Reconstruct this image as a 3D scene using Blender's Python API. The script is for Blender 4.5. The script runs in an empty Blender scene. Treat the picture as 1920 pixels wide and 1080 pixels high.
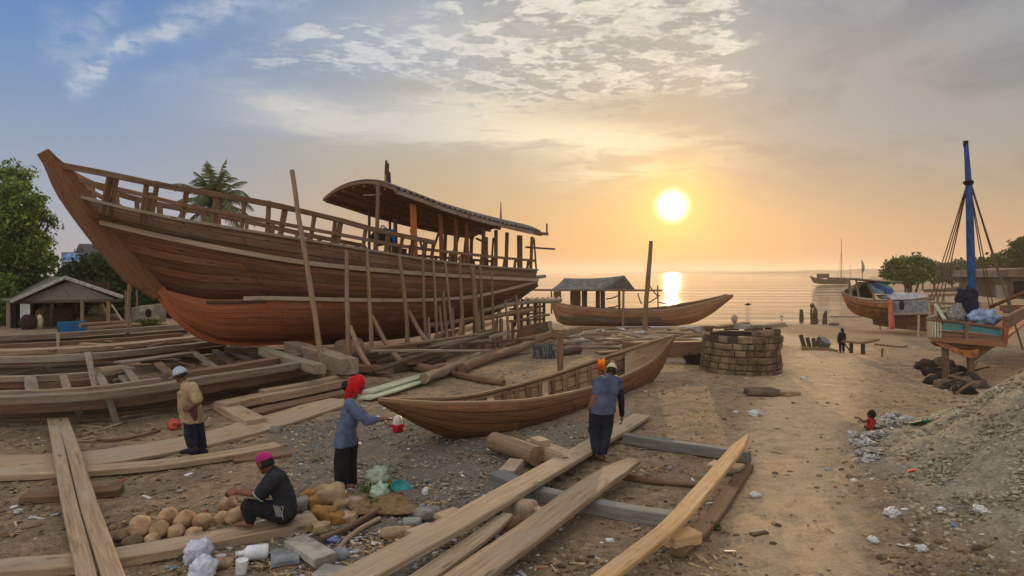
import bpy, bmesh, math, random
from mathutils import Vector, Matrix, Quaternion, noise
random.seed(7)
R = math.radians
V = Vector
F, H, HY = 1200.0, 3.0, 510.0           # focal length in photo pixels, eye height, horizon row
WATER = -1.3
scene = bpy.context.scene
col = scene.collection

# ---------------------------------------------------------------- terrain
def sstep(a, b, x):
    t = min(1.0, max(0.0, (x - a) / (b - a)))
    return t * t * (3 - 2 * t)

def shore(x):
    if x < 3: return 54.5 + (3 - x) * 0.9
    if x < 26: return 54.5 - 2.0 * sstep(3, 10, x)
    return 52.5 + (x - 26) * 1.78

def mound(x, y):
    m = 2.75 * math.exp(-(((x - 8.5) / 2.4) ** 2 + ((y - 7.5) / 3.0) ** 2))
    return m

def hgt(x, y):
    d = shore(x) - y
    h = -1.3 * (1 - d / 38.0)
    if d > 34: h = min(0.0, -1.3 * (1 - d / 38.0)) if d < 38 else 0.0
    if d < 0: h = max(-5.0, -1.3 + d * 0.06)
    h += mound(x, y)
    # dug hollow below the stern of the blue boat
    h -= 0.16 * math.exp(-(((x - 13.2) / 1.9) ** 2 + ((y - 18.6) / 2.2) ** 2))
    # far land rises a little on the right
    if x > 40 and d > 20: h += min(.35, 0.01 * (x - 40)) * sstep(20, 60, d)
    h += 0.05 * noise.noise(V((x * 0.35, y * 0.35, 3.1))) * sstep(-2, 3, d)
    return h

def ray(px, py):
    return V(((px - 960) / F, 1.0, (HY - py) / F))

def at(px, py, Y):
    r = ray(px, py)
    return V((r.x * Y, Y, H + r.z * Y))

def gp(px, py, lift=0.0):
    r = ray(px, py)
    f = lambda Y: H + r.z * Y - hgt(r.x * Y, Y) - lift
    a = 3.0
    while a < 400:
        b = a * 1.02
        if f(b) <= 0: break
        a = b
    for _ in range(40):
        m = (a + b) / 2
        if f(m) > 0: a = m
        else: b = m
    return V((r.x * b, b, hgt(r.x * b, b) + lift))

# ---------------------------------------------------------------- object helpers
def tag(o, label=None, cat=None, group=None, kind=None):
    if label: o['label'] = label
    if cat: o['category'] = cat
    if group: o['group'] = group
    if kind: o['kind'] = kind
    return o

def thing(name, loc, label, cat, group=None):
    o = bpy.data.objects.new(name, None)
    col.objects.link(o)
    o.location = loc
    o.empty_display_size = 0.2
    return tag(o, label, cat, group)

def root_loc(p):
    l = V((0, 0, 0))
    while p is not None:
        l = l + V(p.location) if p.parent is None else l
        p = p.parent
    return l

class MB:
    """collects faces with UVs (metres) and builds one mesh object; coordinates are world coordinates"""
    def __init__(s):
        s.v, s.f, s.uv, s.mi, s.sm = [], [], [], [], []
    def add(s, verts, faces, uvs=None, mi=0, smooth=False):
        o = len(s.v)
        s.v += [V(p) for p in verts]
        for k, f in enumerate(faces):
            s.f.append([o + i for i in f])
            s.uv.append(uvs[k] if uvs else [(verts[i][0] * .7 + verts[i][1] * .7, verts[i][2]) for i in f])
            s.mi.append(mi); s.sm.append(smooth)
        return s
    def rings(s, rings, closed=True, cap=True, us=None, mi=0, smooth=True, vs=None):
        n = len(rings[0]); verts = [p for r in rings for p in r]
        faces, uvs = [], []
        if us is None:
            us = [0.0]
            for a, b in zip(rings, rings[1:]):
                ca = sum((V(p) for p in a), V()) / n; cb = sum((V(p) for p in b), V()) / n
                us.append(us[-1] + max((cb - ca).length, 1e-4))
        if vs is None:
            vs = [0.0]
            ref = rings[len(rings) // 2]
            for k in range(n):
                vs.append(vs[-1] + (V(ref[(k + 1) % n]) - V(ref[k])).length)
        m = n if closed else n - 1
        for i in range(len(rings) - 1):
            for k in range(m):
                k2 = (k + 1) % n
                faces.append((i * n + k, i * n + k2, (i + 1) * n + k2, (i + 1) * n + k))
                uvs.append([(us[i], vs[k]), (us[i], vs[k + 1]), (us[i + 1], vs[k + 1]), (us[i + 1], vs[k])])
        s.add(verts, faces, uvs, mi, smooth)
        if cap and closed:
            for i, rev in ((0, True), (len(rings) - 1, False)):
                o = len(s.v); s.v += [V(p) for p in rings[i]]
                idx = list(range(n))
                if rev: idx.reverse()
                s.f.append([o + q for q in idx])
                s.uv.append([(us[i] + .01 * k, .03 * k) for k in range(n)])
                s.mi.append(mi); s.sm.append(False)
        return s
    def beam(s, pts, w, th, up=V((0, 0, 1)), jit=0.0, step=0.4, mi=0, ch=0.012, taper=None):
        """rectangular timber along a polyline; pts = centreline, w across, th along `up`"""
        pts = resample([V(p) for p in pts], step)
        n = len(pts); rings = []; sd = random.random() * 50
        for i, p in enumerate(pts):
            t = (pts[min(i + 1, n - 1)] - pts[max(i - 1, 0)]).normalized()
            side = t.cross(up)
            if side.length < 1e-4: side = V((1, 0, 0))
            side.normalize(); u = side.cross(t).normalized()
            k = i / max(1, n - 1)
            tw = taper(k) if taper else 1.0
            ww = w * tw * (1 + jit * noise.noise(V((sd, k * n * .35, 0)))) / 2
            hh = th * (1 + jit * .8 * noise.noise(V((sd + 9, k * n * .35, 0)))) / 2
            off = side * (jit * w * .5 * noise.noise(V((sd + 4, k * n * .25, 5)))) + u * (jit * th * .4 * noise.noise(V((sd + 7, k * n * .25, 5))))
            c = min(ch, ww * .4, hh * .4)
            q = p + off
            ring = []
            for (a, b) in ((ww - c, hh), (-ww + c, hh), (-ww, hh - c), (-ww, -hh + c), (-ww + c, -hh), (ww - c, -hh), (ww, -hh + c), (ww, hh - c)):
                ring.append(q + side * a + u * b)
            rings.append(ring)
        return s.rings(rings, mi=mi, smooth=False)
    def tube(s, pts, r, n=8, jit=0.0, step=None, mi=0, cap=True):
        pts = [V(p) for p in pts]
        rad = r if isinstance(r, (list, tuple)) else [r] * len(pts)
        if step:
            L = cum(pts); P = resample(pts, step); m = len(P)
            rad = [lerp_list(L, rad, L[-1] * i / (m - 1)) for i in range(m)]
            pts = P
        m = len(pts); rings = []; sd = random.random() * 60
        ref = V((0, 0, 1)) if abs((pts[-1] - pts[0]).normalized().z) < .9 else V((1, 0, 0))
        for i, p in enumerate(pts):
            t = (pts[min(i + 1, m - 1)] - pts[max(i - 1, 0)]).normalized()
            a = t.cross(ref).normalized(); b = t.cross(a).normalized()
            off = (a * noise.noise(V((sd, i * .4, 0))) + b * noise.noise(V((sd, i * .4, 7)))) * jit * rad[i] * 1.5
            rr = rad[i] * (1 + jit * .6 * noise.noise(V((sd + 3, i * .5, 0))))
            rings.append([p + off + (a * math.cos(2 * math.pi * k / n) + b * math.sin(2 * math.pi * k / n)) * rr for k in range(n)])
        return s.rings(rings, mi=mi, cap=cap)
    def box(s, c, sx, sy, sz, rz=0.0, mi=0, jit=0.0, ch=0.01):
        """box centred at c on its base"""
        ca, sa = math.cos(rz), math.sin(rz); c = V(c)
        d = V((ca, sa, 0))
        s.beam([c - d * sx / 2 + V((0, 0, sz / 2)), c + d * sx / 2 + V((0, 0, sz / 2))], sy, sz, jit=jit, step=max(.15, sx / 3), mi=mi, ch=ch)
        return s
    def blob(s, c, rx, ry, rz, rot=0.0, amp=.12, freq=1.4, nu=14, nv=9, mi=0, flat=None, smooth=True, boxy=1.0):
        c = V(c); rings = []; sd = V((random.random() * 40, random.random() * 40, random.random() * 40))
        ca, sa = math.cos(rot), math.sin(rot)
        for i in range(nv + 1):
            ph = math.pi * i / nv; ph = min(max(ph, .02), math.pi - .02)
            ring = []
            for k in range(nu):
                th = 2 * math.pi * k / nu
                d = V((math.sin(ph) * math.cos(th), math.sin(ph) * math.sin(th), -math.cos(ph)))
                if boxy != 1.0: d = V([math.copysign(abs(q_) ** boxy, q_) for q_ in d]); d *= .86
                q = 1 + amp * noise.noise(d * freq + sd) + amp * .5 * noise.noise(d * freq * 2.3 + sd)
                p = V((d.x * rx * q, d.y * ry * q, d.z * rz * q))
                if flat is not None: p.z = max(p.z, flat)
                ring.append(c + V((p.x * ca - p.y * sa, p.x * sa + p.y * ca, p.z)))
            rings.append(ring)
        return s.rings(rings, mi=mi, smooth=smooth)
    def build(s, name, mat, parent=None, origin=None):
        me = bpy.data.meshes.new(name)
        o = bpy.data.objects.new(name, me)
        base = root_loc(parent) if parent is not None else V(origin if origin is not None else (s.v[0] if s.v else (0, 0, 0)))
        me.from_pydata([p - base for p in s.v], [], s.f)
        uvl = me.uv_layers.new(name="UVMap")
        flat = [c for f in s.uv for uv in f for c in uv]
        uvl.data.foreach_set("uv", flat)
        mats = mat if isinstance(mat, (list, tuple)) else [mat]
        for m in mats: me.materials.append(m)
        me.polygons.foreach_set("material_index", s.mi)
        me.polygons.foreach_set("use_smooth", s.sm)
        me.validate(); me.update()
        col.objects.link(o)
        if parent is not None: o.parent = parent
        else: o.location = base
        return o

def cum(pts):
    L = [0.0]
    for a, b in zip(pts, pts[1:]): L.append(L[-1] + (b - a).length)
    return L

def lerp_list(xs, ys, x):
    if x <= xs[0]: return ys[0]
    for i in range(len(xs) - 1):
        if x <= xs[i + 1]:
            k = (x - xs[i]) / max(1e-9, xs[i + 1] - xs[i])
            return ys[i] * (1 - k) + ys[i + 1] * k
    return ys[-1]

def crom(xs, ys, x):
    """smooth interpolation through (xs, ys), xs monotone"""
    n = len(xs)
    sgn = 1 if xs[-1] > xs[0] else -1
    if (x - xs[0]) * sgn <= 0: return ys[0]
    if (x - xs[-1]) * sgn >= 0: return ys[-1]
    for i in range(n - 1):
        if (xs[i + 1] - x) * sgn >= 0: break
    def sl(j):
        if j <= 0: return (ys[1] - ys[0]) / (xs[1] - xs[0])
        if j >= n - 1: return (ys[-1] - ys[-2]) / (xs[-1] - xs[-2])
        return (ys[j + 1] - ys[j - 1]) / (xs[j + 1] - xs[j - 1])
    h = xs[i + 1] - xs[i]; t = (x - xs[i]) / h
    h00 = 2 * t ** 3 - 3 * t * t + 1; h10 = t ** 3 - 2 * t * t + t; h01 = -2 * t ** 3 + 3 * t * t; h11 = t ** 3 - t * t
    return h00 * ys[i] + h10 * h * sl(i) + h01 * ys[i + 1] + h11 * h * sl(i + 1)

def resample(pts, step):
    L = cum(pts); n = max(2, int(L[-1] / step + .5) + 1)
    out = []
    for i in range(n):
        x = L[-1] * i / (n - 1)
        out.append(V((crom(L, [p.x for p in pts], x), crom(L, [p.y for p in pts], x), crom(L, [p.z for p in pts], x))))
    return out

# ---------------------------------------------------------------- node helpers
class NT:
    def __init__(s, tree): s.t = tree; s.n = tree.nodes; s.l = tree.links
    def set(s, sock, v):
        if isinstance(v, bpy.types.NodeSocket): s.l.new(v, sock)
        else: sock.default_value = v
    def node(s, typ, ins=None, **props):
        nd = s.n.new(typ)
        for k, v in props.items(): setattr(nd, k, v)
        for k, v in (ins or {}).items(): s.set(nd.inputs[k], v)
        return nd
    def m(s, op, a, b=0.0, c=None, clamp=False):
        nd = s.n.new('ShaderNodeMath'); nd.operation = op; nd.use_clamp = clamp
        s.set(nd.inputs[0], a); s.set(nd.inputs[1], b)
        if c is not None: s.set(nd.inputs[2], c)
        return nd.outputs[0]
    def add(s, a, b): return s.m('ADD', a, b)
    def sub(s, a, b): return s.m('SUBTRACT', a, b)
    def mul(s, a, b): return s.m('MULTIPLY', a, b)
    def mix(s, f, a, b, blend='MIX'):
        nd = s.n.new('ShaderNodeMix'); nd.data_type = 'RGBA'; nd.blend_type = blend
        s.set(nd.inputs[0], f); s.set(nd.inputs[6], a); s.set(nd.inputs[7], b)
        return nd.outputs[2]
    def ramp(s, f, stops, interp='LINEAR'):
        nd = s.n.new('ShaderNodeValToRGB'); nd.color_ramp.interpolation = interp
        e = nd.color_ramp.elements
        while len(e) < len(stops): e.new(0.5)
        for q, (p, c) in zip(e, stops):
            q.position = p; q.color = c if len(c) == 4 else (*c, 1)
        s.set(nd.inputs[0], f)
        return nd.outputs[0]
    def sm(s, a, b, x):
        nd = s.n.new('ShaderNodeMapRange'); nd.interpolation_type = 'SMOOTHSTEP'
        s.set(nd.inputs[0], x); nd.inputs[1].default_value = a; nd.inputs[2].default_value = b
        return nd.outputs[0]
    def noise(s, vec, scale, detail=4, rough=.55, dist=0.0, out=0):
        nd = s.node('ShaderNodeTexNoise', {'Scale': scale, 'Detail': detail, 'Roughness': rough, 'Distortion': dist})
        if vec is not None: s.set(nd.inputs['Vector'], vec)
        return nd.outputs[out]
    def vmul(s, v, k):
        nd = s.n.new('ShaderNodeVectorMath'); nd.operation = 'MULTIPLY'
        s.set(nd.inputs[0], v); s.set(nd.inputs[1], k); return nd.outputs[0]
    def vadd(s, v, k):
        nd = s.n.new('ShaderNodeVectorMath'); nd.operation = 'ADD'
        s.set(nd.inputs[0], v); s.set(nd.inputs[1], k); return nd.outputs[0]

def srgb(r, g, b):
    f = lambda c: (c / 255 / 12.92) if c / 255 <= .04045 else ((c / 255 + .055) / 1.055) ** 2.4
    return (f(r), f(g), f(b), 1.0)

def newmat(name):
    m = bpy.data.materials.new(name); m.use_nodes = True
    t = NT(m.node_tree)
    b = m.node_tree.nodes['Principled BSDF']
    return m, t, b

def wood(name, dark, light, grey=None, greyamt=.4, planks=None, rough=.85, bump=.35, grain=1.0, vary=.25, usplit=None):
    """weathered timber; UV: u along the grain in metres, v across"""
    m, t, b = newmat(name)
    uv = t.node('ShaderNodeUVMap').outputs[0]
    oi = t.node('ShaderNodeObjectInfo')
    rnd = oi.outputs['Random']
    off = t.node('ShaderNodeCombineXYZ', {'X': t.mul(rnd, 37.0), 'Y': t.mul(rnd, 19.0), 'Z': t.mul(rnd, 11.0)}).outputs[0]
    p = t.vadd(uv, off)
    g1 = t.noise(t.vmul(p, (1.1 * grain, 24.0 * grain, 1)), 1.0, 5, .65, .6)
    g2 = t.noise(t.vmul(p, (3.0 * grain, 90.0 * grain, 1)), 1.0, 3, .6)
    bl = t.noise(t.vmul(p, (.7, 2.0, 1)), 1.0, 4, .6)
    f = t.add(t.mul(g1, .75), t.mul(g2, .25))
    c = t.ramp(f, [(.30, dark), (.62, light)])
    if usplit:
        us = t.node('ShaderNodeSeparateXYZ', {0: uv}).outputs[0]
        us = t.add(us, t.mul(t.sub(t.noise(t.vmul(uv, (.5, 3.0, 1)), 1.0, 4), .5), 3.5))
        c = t.mix(t.sm(usplit[0], usplit[1], us), c, t.ramp(f, [(.30, usplit[2]), (.62, usplit[3])]))
    if grey is not None:
        c = t.mix(t.mul(t.sm(.42, .66, bl), greyamt), c, grey)
    st = t.noise(t.vmul(p, (1.6, 5.0, 1)), 1.0, 5, .7)
    c = t.mix(t.mul(t.sm(.55, .75, st), .55), c, tuple(x * .45 for x in dark[:3]) + (1,))
    vo = t.node('ShaderNodeTexVoronoi', {'Vector': t.vmul(t.vadd(p, t.vmul(t.noise(p, 3.0, 3, .6, 0, 1), (.25, .05, 0))), (.9, 3.2, 1)), 'Scale': 1.0})
    c = t.mix(t.mul(t.sm(.13, .04, vo.outputs['Distance']), .75), c, tuple(x * .35 for x in dark[:3]) + (1,))
    saw = t.noise(t.vmul(p, (55.0, 1.6, 1)), 1.0, 3, .6)
    c = t.mix(t.mul(t.sm(.5, .7, saw), .22), c, dark)
    h = t.add(f, t.mul(saw, .2))
    if planks:
        br = t.node('ShaderNodeTexBrick', {'Vector': uv, 'Color1': (.74, .72, .70, 1), 'Color2': (1.34, 1.30, 1.27, 1), 'Mortar': (.16, .14, .12, 1),
                    'Scale': 1.0, 'Mortar Size': planks[2], 'Mortar Smooth': .35, 'Brick Width': planks[0], 'Row Height': planks[1], 'Bias': 0.0}, offset=.37, squash=1.0)
        c = t.mix(1.0, c, br.outputs[0], 'MULTIPLY')
        h = t.sub(h, t.mul(br.outputs[1], 1.6))
    v = t.add(1.0 - vary / 2, t.mul(rnd, vary))
    c = t.mix(1.0, c, t.node('ShaderNodeCombineColor', {0: v, 1: v, 2: v}).outputs[0], 'MULTIPLY')
    t.set(b.inputs['Base Color'], c)
    t.set(b.inputs['Roughness'], t.add(rough - .12, t.mul(g1, .24)))
    b.inputs['Specular IOR Level'].default_value = .25
    bm_ = t.node('ShaderNodeBump', {'Strength': bump, 'Distance': .02, 'Height': h})
    t.set(b.inputs['Normal'], bm_.outputs[0])
    return m

def plain(name, c1, c2=None, rough=.7, scale=8.0, bump=.15, spec=.3, metal=0.0, vary=.0, detail=5, trans=0.0, stretch=(1, 1, 1)):
    """mottled surface in object space"""
    m, t, b = newmat(name)
    c2 = c2 or tuple(x * .7 for x in c1[:3]) + (1,)
    tc = t.node('ShaderNodeTexCoord').outputs['Object']
    oi = t.node('ShaderNodeObjectInfo').outputs['Random']
    p = t.vadd(t.vmul(tc, stretch), t.node('ShaderNodeCombineXYZ', {'X': t.mul(oi, 31.0), 'Y': t.mul(oi, 17.0)}).outputs[0])
    n = t.noise(p, scale, detail, .6)
    c = t.mix(t.sm(.35, .65, n), c1, c2)
    if vary:
        v = t.add(1 - vary / 2, t.mul(oi, vary))
        c = t.mix(1.0, c, t.node('ShaderNodeCombineColor', {0: v, 1: v, 2: v}).outputs[0], 'MULTIPLY')
    t.set(b.inputs['Base Color'], c)
    b.inputs['Roughness'].default_value = rough
    b.inputs['Specular IOR Level'].default_value = spec
    b.inputs['Metallic'].default_value = metal
    if trans: b.inputs['Transmission Weight'].default_value = trans
    if bump:
        n2 = t.noise(p, scale * 3.5, 4, .6)
        t.set(b.inputs['Normal'], t.node('ShaderNodeBump', {'Strength': bump, 'Distance': .02, 'Height': n2}).outputs[0])
    return m
# ---------------------------------------------------------------- camera
cam_d = bpy.data.cameras.new('camera'); cam = bpy.data.objects.new('camera', cam_d); col.objects.link(cam)
cam.location = (0, 0, H); cam.rotation_euler = (R(90), 0, 0)
cam_d.sensor_width = 36.0; cam_d.lens = 36.0 * F / 1920.0
cam_d.shift_y = -(540 - HY) / 1920.0
cam_d.clip_end = 20000; cam_d.clip_start = .1
scene.camera = cam
scene.render.resolution_x, scene.render.resolution_y = 1024, 576
vs = scene.view_settings
vs.view_transform = 'Standard'; vs.look = 'None'; vs.exposure = 0.12; vs.gamma = 1.0; vs.use_curve_mapping = False

# ---------------------------------------------------------------- sky
def azel(px, py):
    d = ray(px, py).normalized()
    return math.degrees(math.atan2(d.x, d.y)), math.degrees(math.asin(d.z))
SUN_AZ, SUN_EL = azel(1260, 386)
SUN_DIR = ray(1260, 386).normalized()

w = bpy.data.worlds.new("World"); scene.world = w; w.use_nodes = True
T = NT(w.node_tree)
for n_ in list(T.n): T.n.remove(n_)
out = T.node('ShaderNodeOutputWorld')
SKY_K = 0.1
bg = T.node('ShaderNodeBackground', {'Strength': SKY_K})
T.l.new(bg.outputs[0], out.inputs[0])
sky = T.node('ShaderNodeTexSky', sky_type='NISHITA', sun_disc=False, sun_elevation=R(SUN_EL), sun_rotation=R(SUN_AZ), altitude=0.0, air_density=1.3, dust_density=2.5, ozone_density=1.5)
dirv = T.node('ShaderNodeTexCoord').outputs['Generated']
sp = T.node('ShaderNodeSeparateXYZ', {0: dirv})
X, Y_, Z = sp.outputs[0], sp.outputs[1], sp.outputs[2]
DEG = 180 / math.pi
AZ = T.mul(T.m('ARCTAN2', X, Y_), DEG)
EL = T.mul(T.m('ARCSINE', T.m('MINIMUM', T.m('MAXIMUM', Z, -1.0), 1.0)), DEG)
dt = T.node('ShaderNodeVectorMath', {0: dirv, 1: SUN_DIR}, operation='DOT_PRODUCT').outputs['Value']
ANG = T.mul(T.m('ARCCOSINE', T.m('MINIMUM', dt, 1.0)), DEG)
elf = T.m('DIVIDE', T.m('MAXIMUM', EL, 0.0), 40.0, clamp=True)
def e(py): return math.degrees(math.atan((HY - py) / F)) / 40.0
base_l = T.ramp(elf, [(0, srgb(172, 172, 180)), (e(420), srgb(164, 171, 186)), (e(300), srgb(142, 160, 186)), (e(150), srgb(106, 144, 192)), (e(0), srgb(84, 128, 186)), (1, srgb(70, 112, 170))])
base_c = T.ramp(elf, [(0, srgb(182, 142, 108)), (e(470), srgb(188, 150, 112)), (e(400), srgb(188, 162, 128)), (e(300), srgb(176, 167, 149)), (e(200), srgb(160, 163, 162)), (e(80), srgb(140, 158, 176)), (1, srgb(100, 130, 168))])
base_r = T.ramp(elf, [(0, srgb(188, 150, 120)), (e(460), srgb(190, 156, 126)), (e(380), srgb(174, 157, 134)), (e(280), srgb(158, 154, 146)), (e(150), srgb(136, 142, 150)), (e(0), srgb(112, 126, 152)), (1, srgb(100, 120, 150))])
c = T.mix(T.sm(-34, -6, AZ), base_l, base_c)
c = T.mix(T.sm(12, 34, AZ), c, base_r)
# the sky behind the viewer: unseen, brightened to warm white as soft fill light
back = T.sm(60, 120, T.m('ABSOLUTE', AZ))
c = T.mix(back, c, (1.0, .98, .95, 1))
c = T.mix(T.sm(28, 46, EL), c, (1.08, 1.06, 1.04, 1))  # overhead sky, out of view, also brightened to fill ground and hull

# grey mottled overcast in the upper right
ov = T.noise(T.vmul(T.node('ShaderNodeCombineXYZ', {'X': AZ, 'Y': EL, 'Z': 0.0}).outputs[0], (.07, .13, 1)), 1.0, 6, .6, .6)
c = T.mix(T.mul(T.mul(T.sm(10, 26, AZ), T.sm(3, 12, EL)), T.mul(T.sm(.40, .62, ov), .8)), c, srgb(150, 154, 160))
c = T.mix(T.mul(T.mul(T.sm(8, 20, AZ), T.sm(3, 12, EL)), T.mul(T.sm(.56, .38, ov), .65)), c, srgb(108, 117, 132))
# cloud layer seen on a plane high above: fluffy cells
den = T.m('ADD', T.m('MAXIMUM', Z, 0.0), 0.10)
pc = T.node('ShaderNodeCombineXYZ', {'X': T.m('DIVIDE', X, den), 'Y': T.m('DIVIDE', Y_, den), 'Z': 0.0}).outputs[0]
def gauss(px, py, sx, sy, k=1.0, rot=0.0):
    a, e_ = azel(px, py)
    da, de = T.sub(AZ, a), T.sub(EL, e_)
    if rot:
        cr, sr = math.cos(R(rot)), math.sin(R(rot))
        da, de = T.add(T.mul(da, cr), T.mul(de, sr)), T.sub(T.mul(de, cr), T.mul(da, sr))
    q = T.add(T.m('POWER', T.m('ABSOLUTE', T.m('DIVIDE', da, sx)), 2.0), T.m('POWER', T.m('ABSOLUTE', T.m('DIVIDE', de, sy)), 2.0))
    return T.mul(T.m('EXPONENT', T.mul(q, -1.0)), k)
def addl(*a):
    r_ = a[0]
    for q in a[1:]: r_ = T.add(r_, q)
    return r_
wob = T.noise(pc, 1.3, 3, .6, 0.0, 1)
pcw = T.vadd(pc, T.vmul(wob, (.35, .35, 0)))
# soft veil of high cloud
n0 = T.noise(T.vmul(pcw, (.55, 1.0, 1)), 0.7, 6, .6, .4)
veil_m = addl(gauss(1120, 150, 12, 7, 1.0), gauss(880, 80, 9, 4, .8), gauss(560, 225, 9, 2.6, .55, -8), gauss(820, 225, 12, 2.2, .7), gauss(1500, 120, 16, 8, .5), gauss(620, 60, 9, 3, .35), gauss(1750, 60, 10, 6, .35))
veil = T.mul(T.sm(.40, .68, T.add(n0, T.mul(veil_m, .22))), T.m('MINIMUM', veil_m, 1.0))
ccol = T.mix(T.sm(-20, 6, AZ), srgb(196, 200, 208), srgb(208, 200, 184))
ccol = T.mix(T.sm(14, 26, AZ), ccol, srgb(168, 164, 158))
c = T.mix(T.mul(veil, .62), c, ccol)
# altocumulus: small broken cells, lit from the sun side
SH = (SUN_DIR.x * .05 / .45, SUN_DIR.y * .05 / .45, 0)
def cells(p_):
    q1 = T.noise(T.vmul(p_, (1.0, 1.15, 1)), 3.6, 4, .55, .3)
    q2 = T.noise(T.vmul(p_, (1.0, 1.25, 1)), 11.0, 6, .62, .35)
    return T.add(T.mul(q1, .5), T.mul(q2, .5))
pcc = T.vadd(pc, T.vmul(wob, (.12, .12, 0)))
cA, cB = cells(pcc), cells(T.vadd(pcc, (SH[0], -SH[1], 0)))
cl_m = addl(gauss(1150, 95, 8.5, 4.4, 1.0, 10), gauss(1210, 40, 7, 3.2, .85), gauss(1000, 200, 6, 1.6, .45), gauss(890, 18, 5, 2.6, .85), gauss(690, 100, 5.2, 2.4, .75, 8), gauss(880, 125, 4, 2.2, .7), gauss(480, 105, 3.4, 1.4, .42), gauss(900, 195, 6, 1.2, .5), gauss(1080, 165, 7, 2, .75), gauss(1300, 110, 4, 3, .7), gauss(600, 60, 4, 1.2, .35), gauss(560, 205, 3, .9, .45), gauss(1390, 150, 1.3, .8, .5), gauss(230, 15, 3, 1, .3))
cl_m = T.m('MINIMUM', cl_m, 1.15)
dn = T.add(cA, T.mul(cl_m, .235))
cum_ = T.mul(T.sm(.53, .72, dn), T.sm(.12, .5, cl_m))
lit = T.sm(-.055, .065, T.sub(cA, cB))
core = T.sm(.70, .84, dn)
lit = T.mul(lit, T.sub(1.0, T.mul(core, .35)))
cb = T.mix(T.sm(-14, 6, AZ), srgb(214, 216, 218), srgb(244, 236, 218))
cd = T.mix(T.sm(-14, 6, AZ), srgb(158, 170, 186), srgb(166, 164, 158))
ripple = T.noise(T.vmul(pcc, (1.0, 1.5, 1)), 30.0, 4, .6, .3)
lit = T.m('ADD', lit, T.mul(T.sub(ripple, .5), 1.1), clamp=True)
c = T.mix(T.mul(cum_, .80), c, T.mix(lit, cd, cb))
# low bank of stratus between the cells and the sun
band = T.noise(T.node('ShaderNodeCombineXYZ', {'X': T.mul(AZ, .17), 'Y': T.mul(EL, .8), 'Z': 0.0}).outputs[0], 1.0, 7, .62, .9)
bm1 = addl(gauss(1130, 258, 9, 1.5, 1.1, -6), gauss(1010, 225, 9, 1.1, .6), gauss(1180, 325, 7, 1.4, .6), gauss(560, 205, 5, 1.2, .8, -10), gauss(700, 235, 9, 1.4, .75, 4), gauss(860, 190, 5, .9, .8), gauss(850, 250, 8, 1.2, .6))
c = T.mix(T.mul(T.mul(T.sm(.42, .68, T.add(band, T.mul(bm1, .15))), T.m('MINIMUM', T.mul(bm1, 1.3), 1.0)), .9), c, T.mix(T.sm(-12, 4, AZ), srgb(206, 204, 200), srgb(246, 234, 204)))
bm2 = addl(gauss(1270, 291, 3.2, .55, 1.0), gauss(1120, 205, 9, 1.5, .8), gauss(1260, 200, 5, 1.6, .7), gauss(640, 275, 7, .9, .45), gauss(820, 165, 6, .8, .4), gauss(1180, 350, 5.5, .5, .55), gauss(1330, 240, 6, 2.6, .4))
c = T.mix(T.mul(T.mul(T.sm(.33, .6, T.add(band, T.mul(bm2, .14))), T.m('MINIMUM', bm2, 1.0)), .75), c, T.mix(T.sm(4.5, 8, EL), srgb(200, 164, 120), srgb(172, 164, 150)))
# ice-cloud wisps high on the left
def seg(a, b, wd):
    ax, ay = azel(*a); bx, by = azel(*b)
    ux, uy = bx - ax, by - ay; L2 = ux * ux + uy * uy
    px_, py_ = T.sub(AZW, ax), T.sub(ELW, ay)
    k = T.m('DIVIDE', T.add(T.mul(px_, ux), T.mul(py_, uy)), L2, clamp=True)
    dx, dy = T.sub(px_, T.mul(k, ux)), T.sub(py_, T.mul(k, uy))
    d = T.m('SQRT', T.add(T.mul(dx, dx), T.mul(dy, dy)))
    return T.m('EXPONENT', T.mul(T.m('POWER', T.m('DIVIDE', d, wd), 2.0), -1.0))
ae = T.node('ShaderNodeCombineXYZ', {'X': AZ, 'Y': EL, 'Z': 0.0}).outputs[0]
wv = T.node('ShaderNodeSeparateXYZ', {0: T.noise(ae, .42, 5, .62, .3, 1)})
AZW = T.add(AZ, T.mul(T.sub(wv.outputs[0], .5), 2.6)); ELW = T.add(EL, T.mul(T.sub(wv.outputs[1], .5), 2.2))
ws = addl(seg((135, 165), (180, 140), .7), T.mul(seg((150, 130), (205, 10), 1.0), .5), seg((180, 140), (232, 82), .55), seg((232, 82), (320, 52), .6), T.mul(seg((320, 52), (430, 10), .9), .8), T.mul(seg((430, 10), (560, 0), .9), .6), T.mul(seg((110, 90), (118, 40), 1.0), .35), T.mul(seg((270, 160), (440, 110), .7), .25))
wn = T.noise(T.vmul(ae, (.5, 1.0, 1)), .9, 6, .65, .5)
c = T.mix(T.m('MINIMUM', T.mul(T.mul(ws, T.sm(.28, .62, wn)), .72), .8), c, srgb(192, 200, 214))
# haze and glow round the sun
HAZ = T.m('MULTIPLY', T.m('EXPONENT', T.mul(T.m('POWER', T.m('DIVIDE', ANG, 6.5), 2.0), -1.0)), .36)
c = T.mix(HAZ, c, srgb(238, 190, 112))
GL2 = T.m('MULTIPLY', T.m('EXPONENT', T.mul(T.m('POWER', T.m('DIVIDE', ANG, 3.0), 2.0), -1.0)), .90)
c = T.mix(GL2, c, (1.05, .66, .20, 1))
# Nishita daylight stays underneath
skyc = T.vmul(sky.outputs[0], (SKY_K * .75,) * 3)
c = T.mix(.12, c, skyc)
disc = T.m('POWER', T.sub(1.0, T.sm(.75, 2.0, ANG)), 1.8)
c = T.mix(disc, c, (2.7, 2.15, 1.25, 1))
# below the horizon the dome is the colour of the far water
c = T.mix(T.sm(0.0, -3.0, EL), c, srgb(150, 135, 110))
T.set(bg.inputs[0], T.vmul(c, (1 / SKY_K,) * 3))

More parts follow.
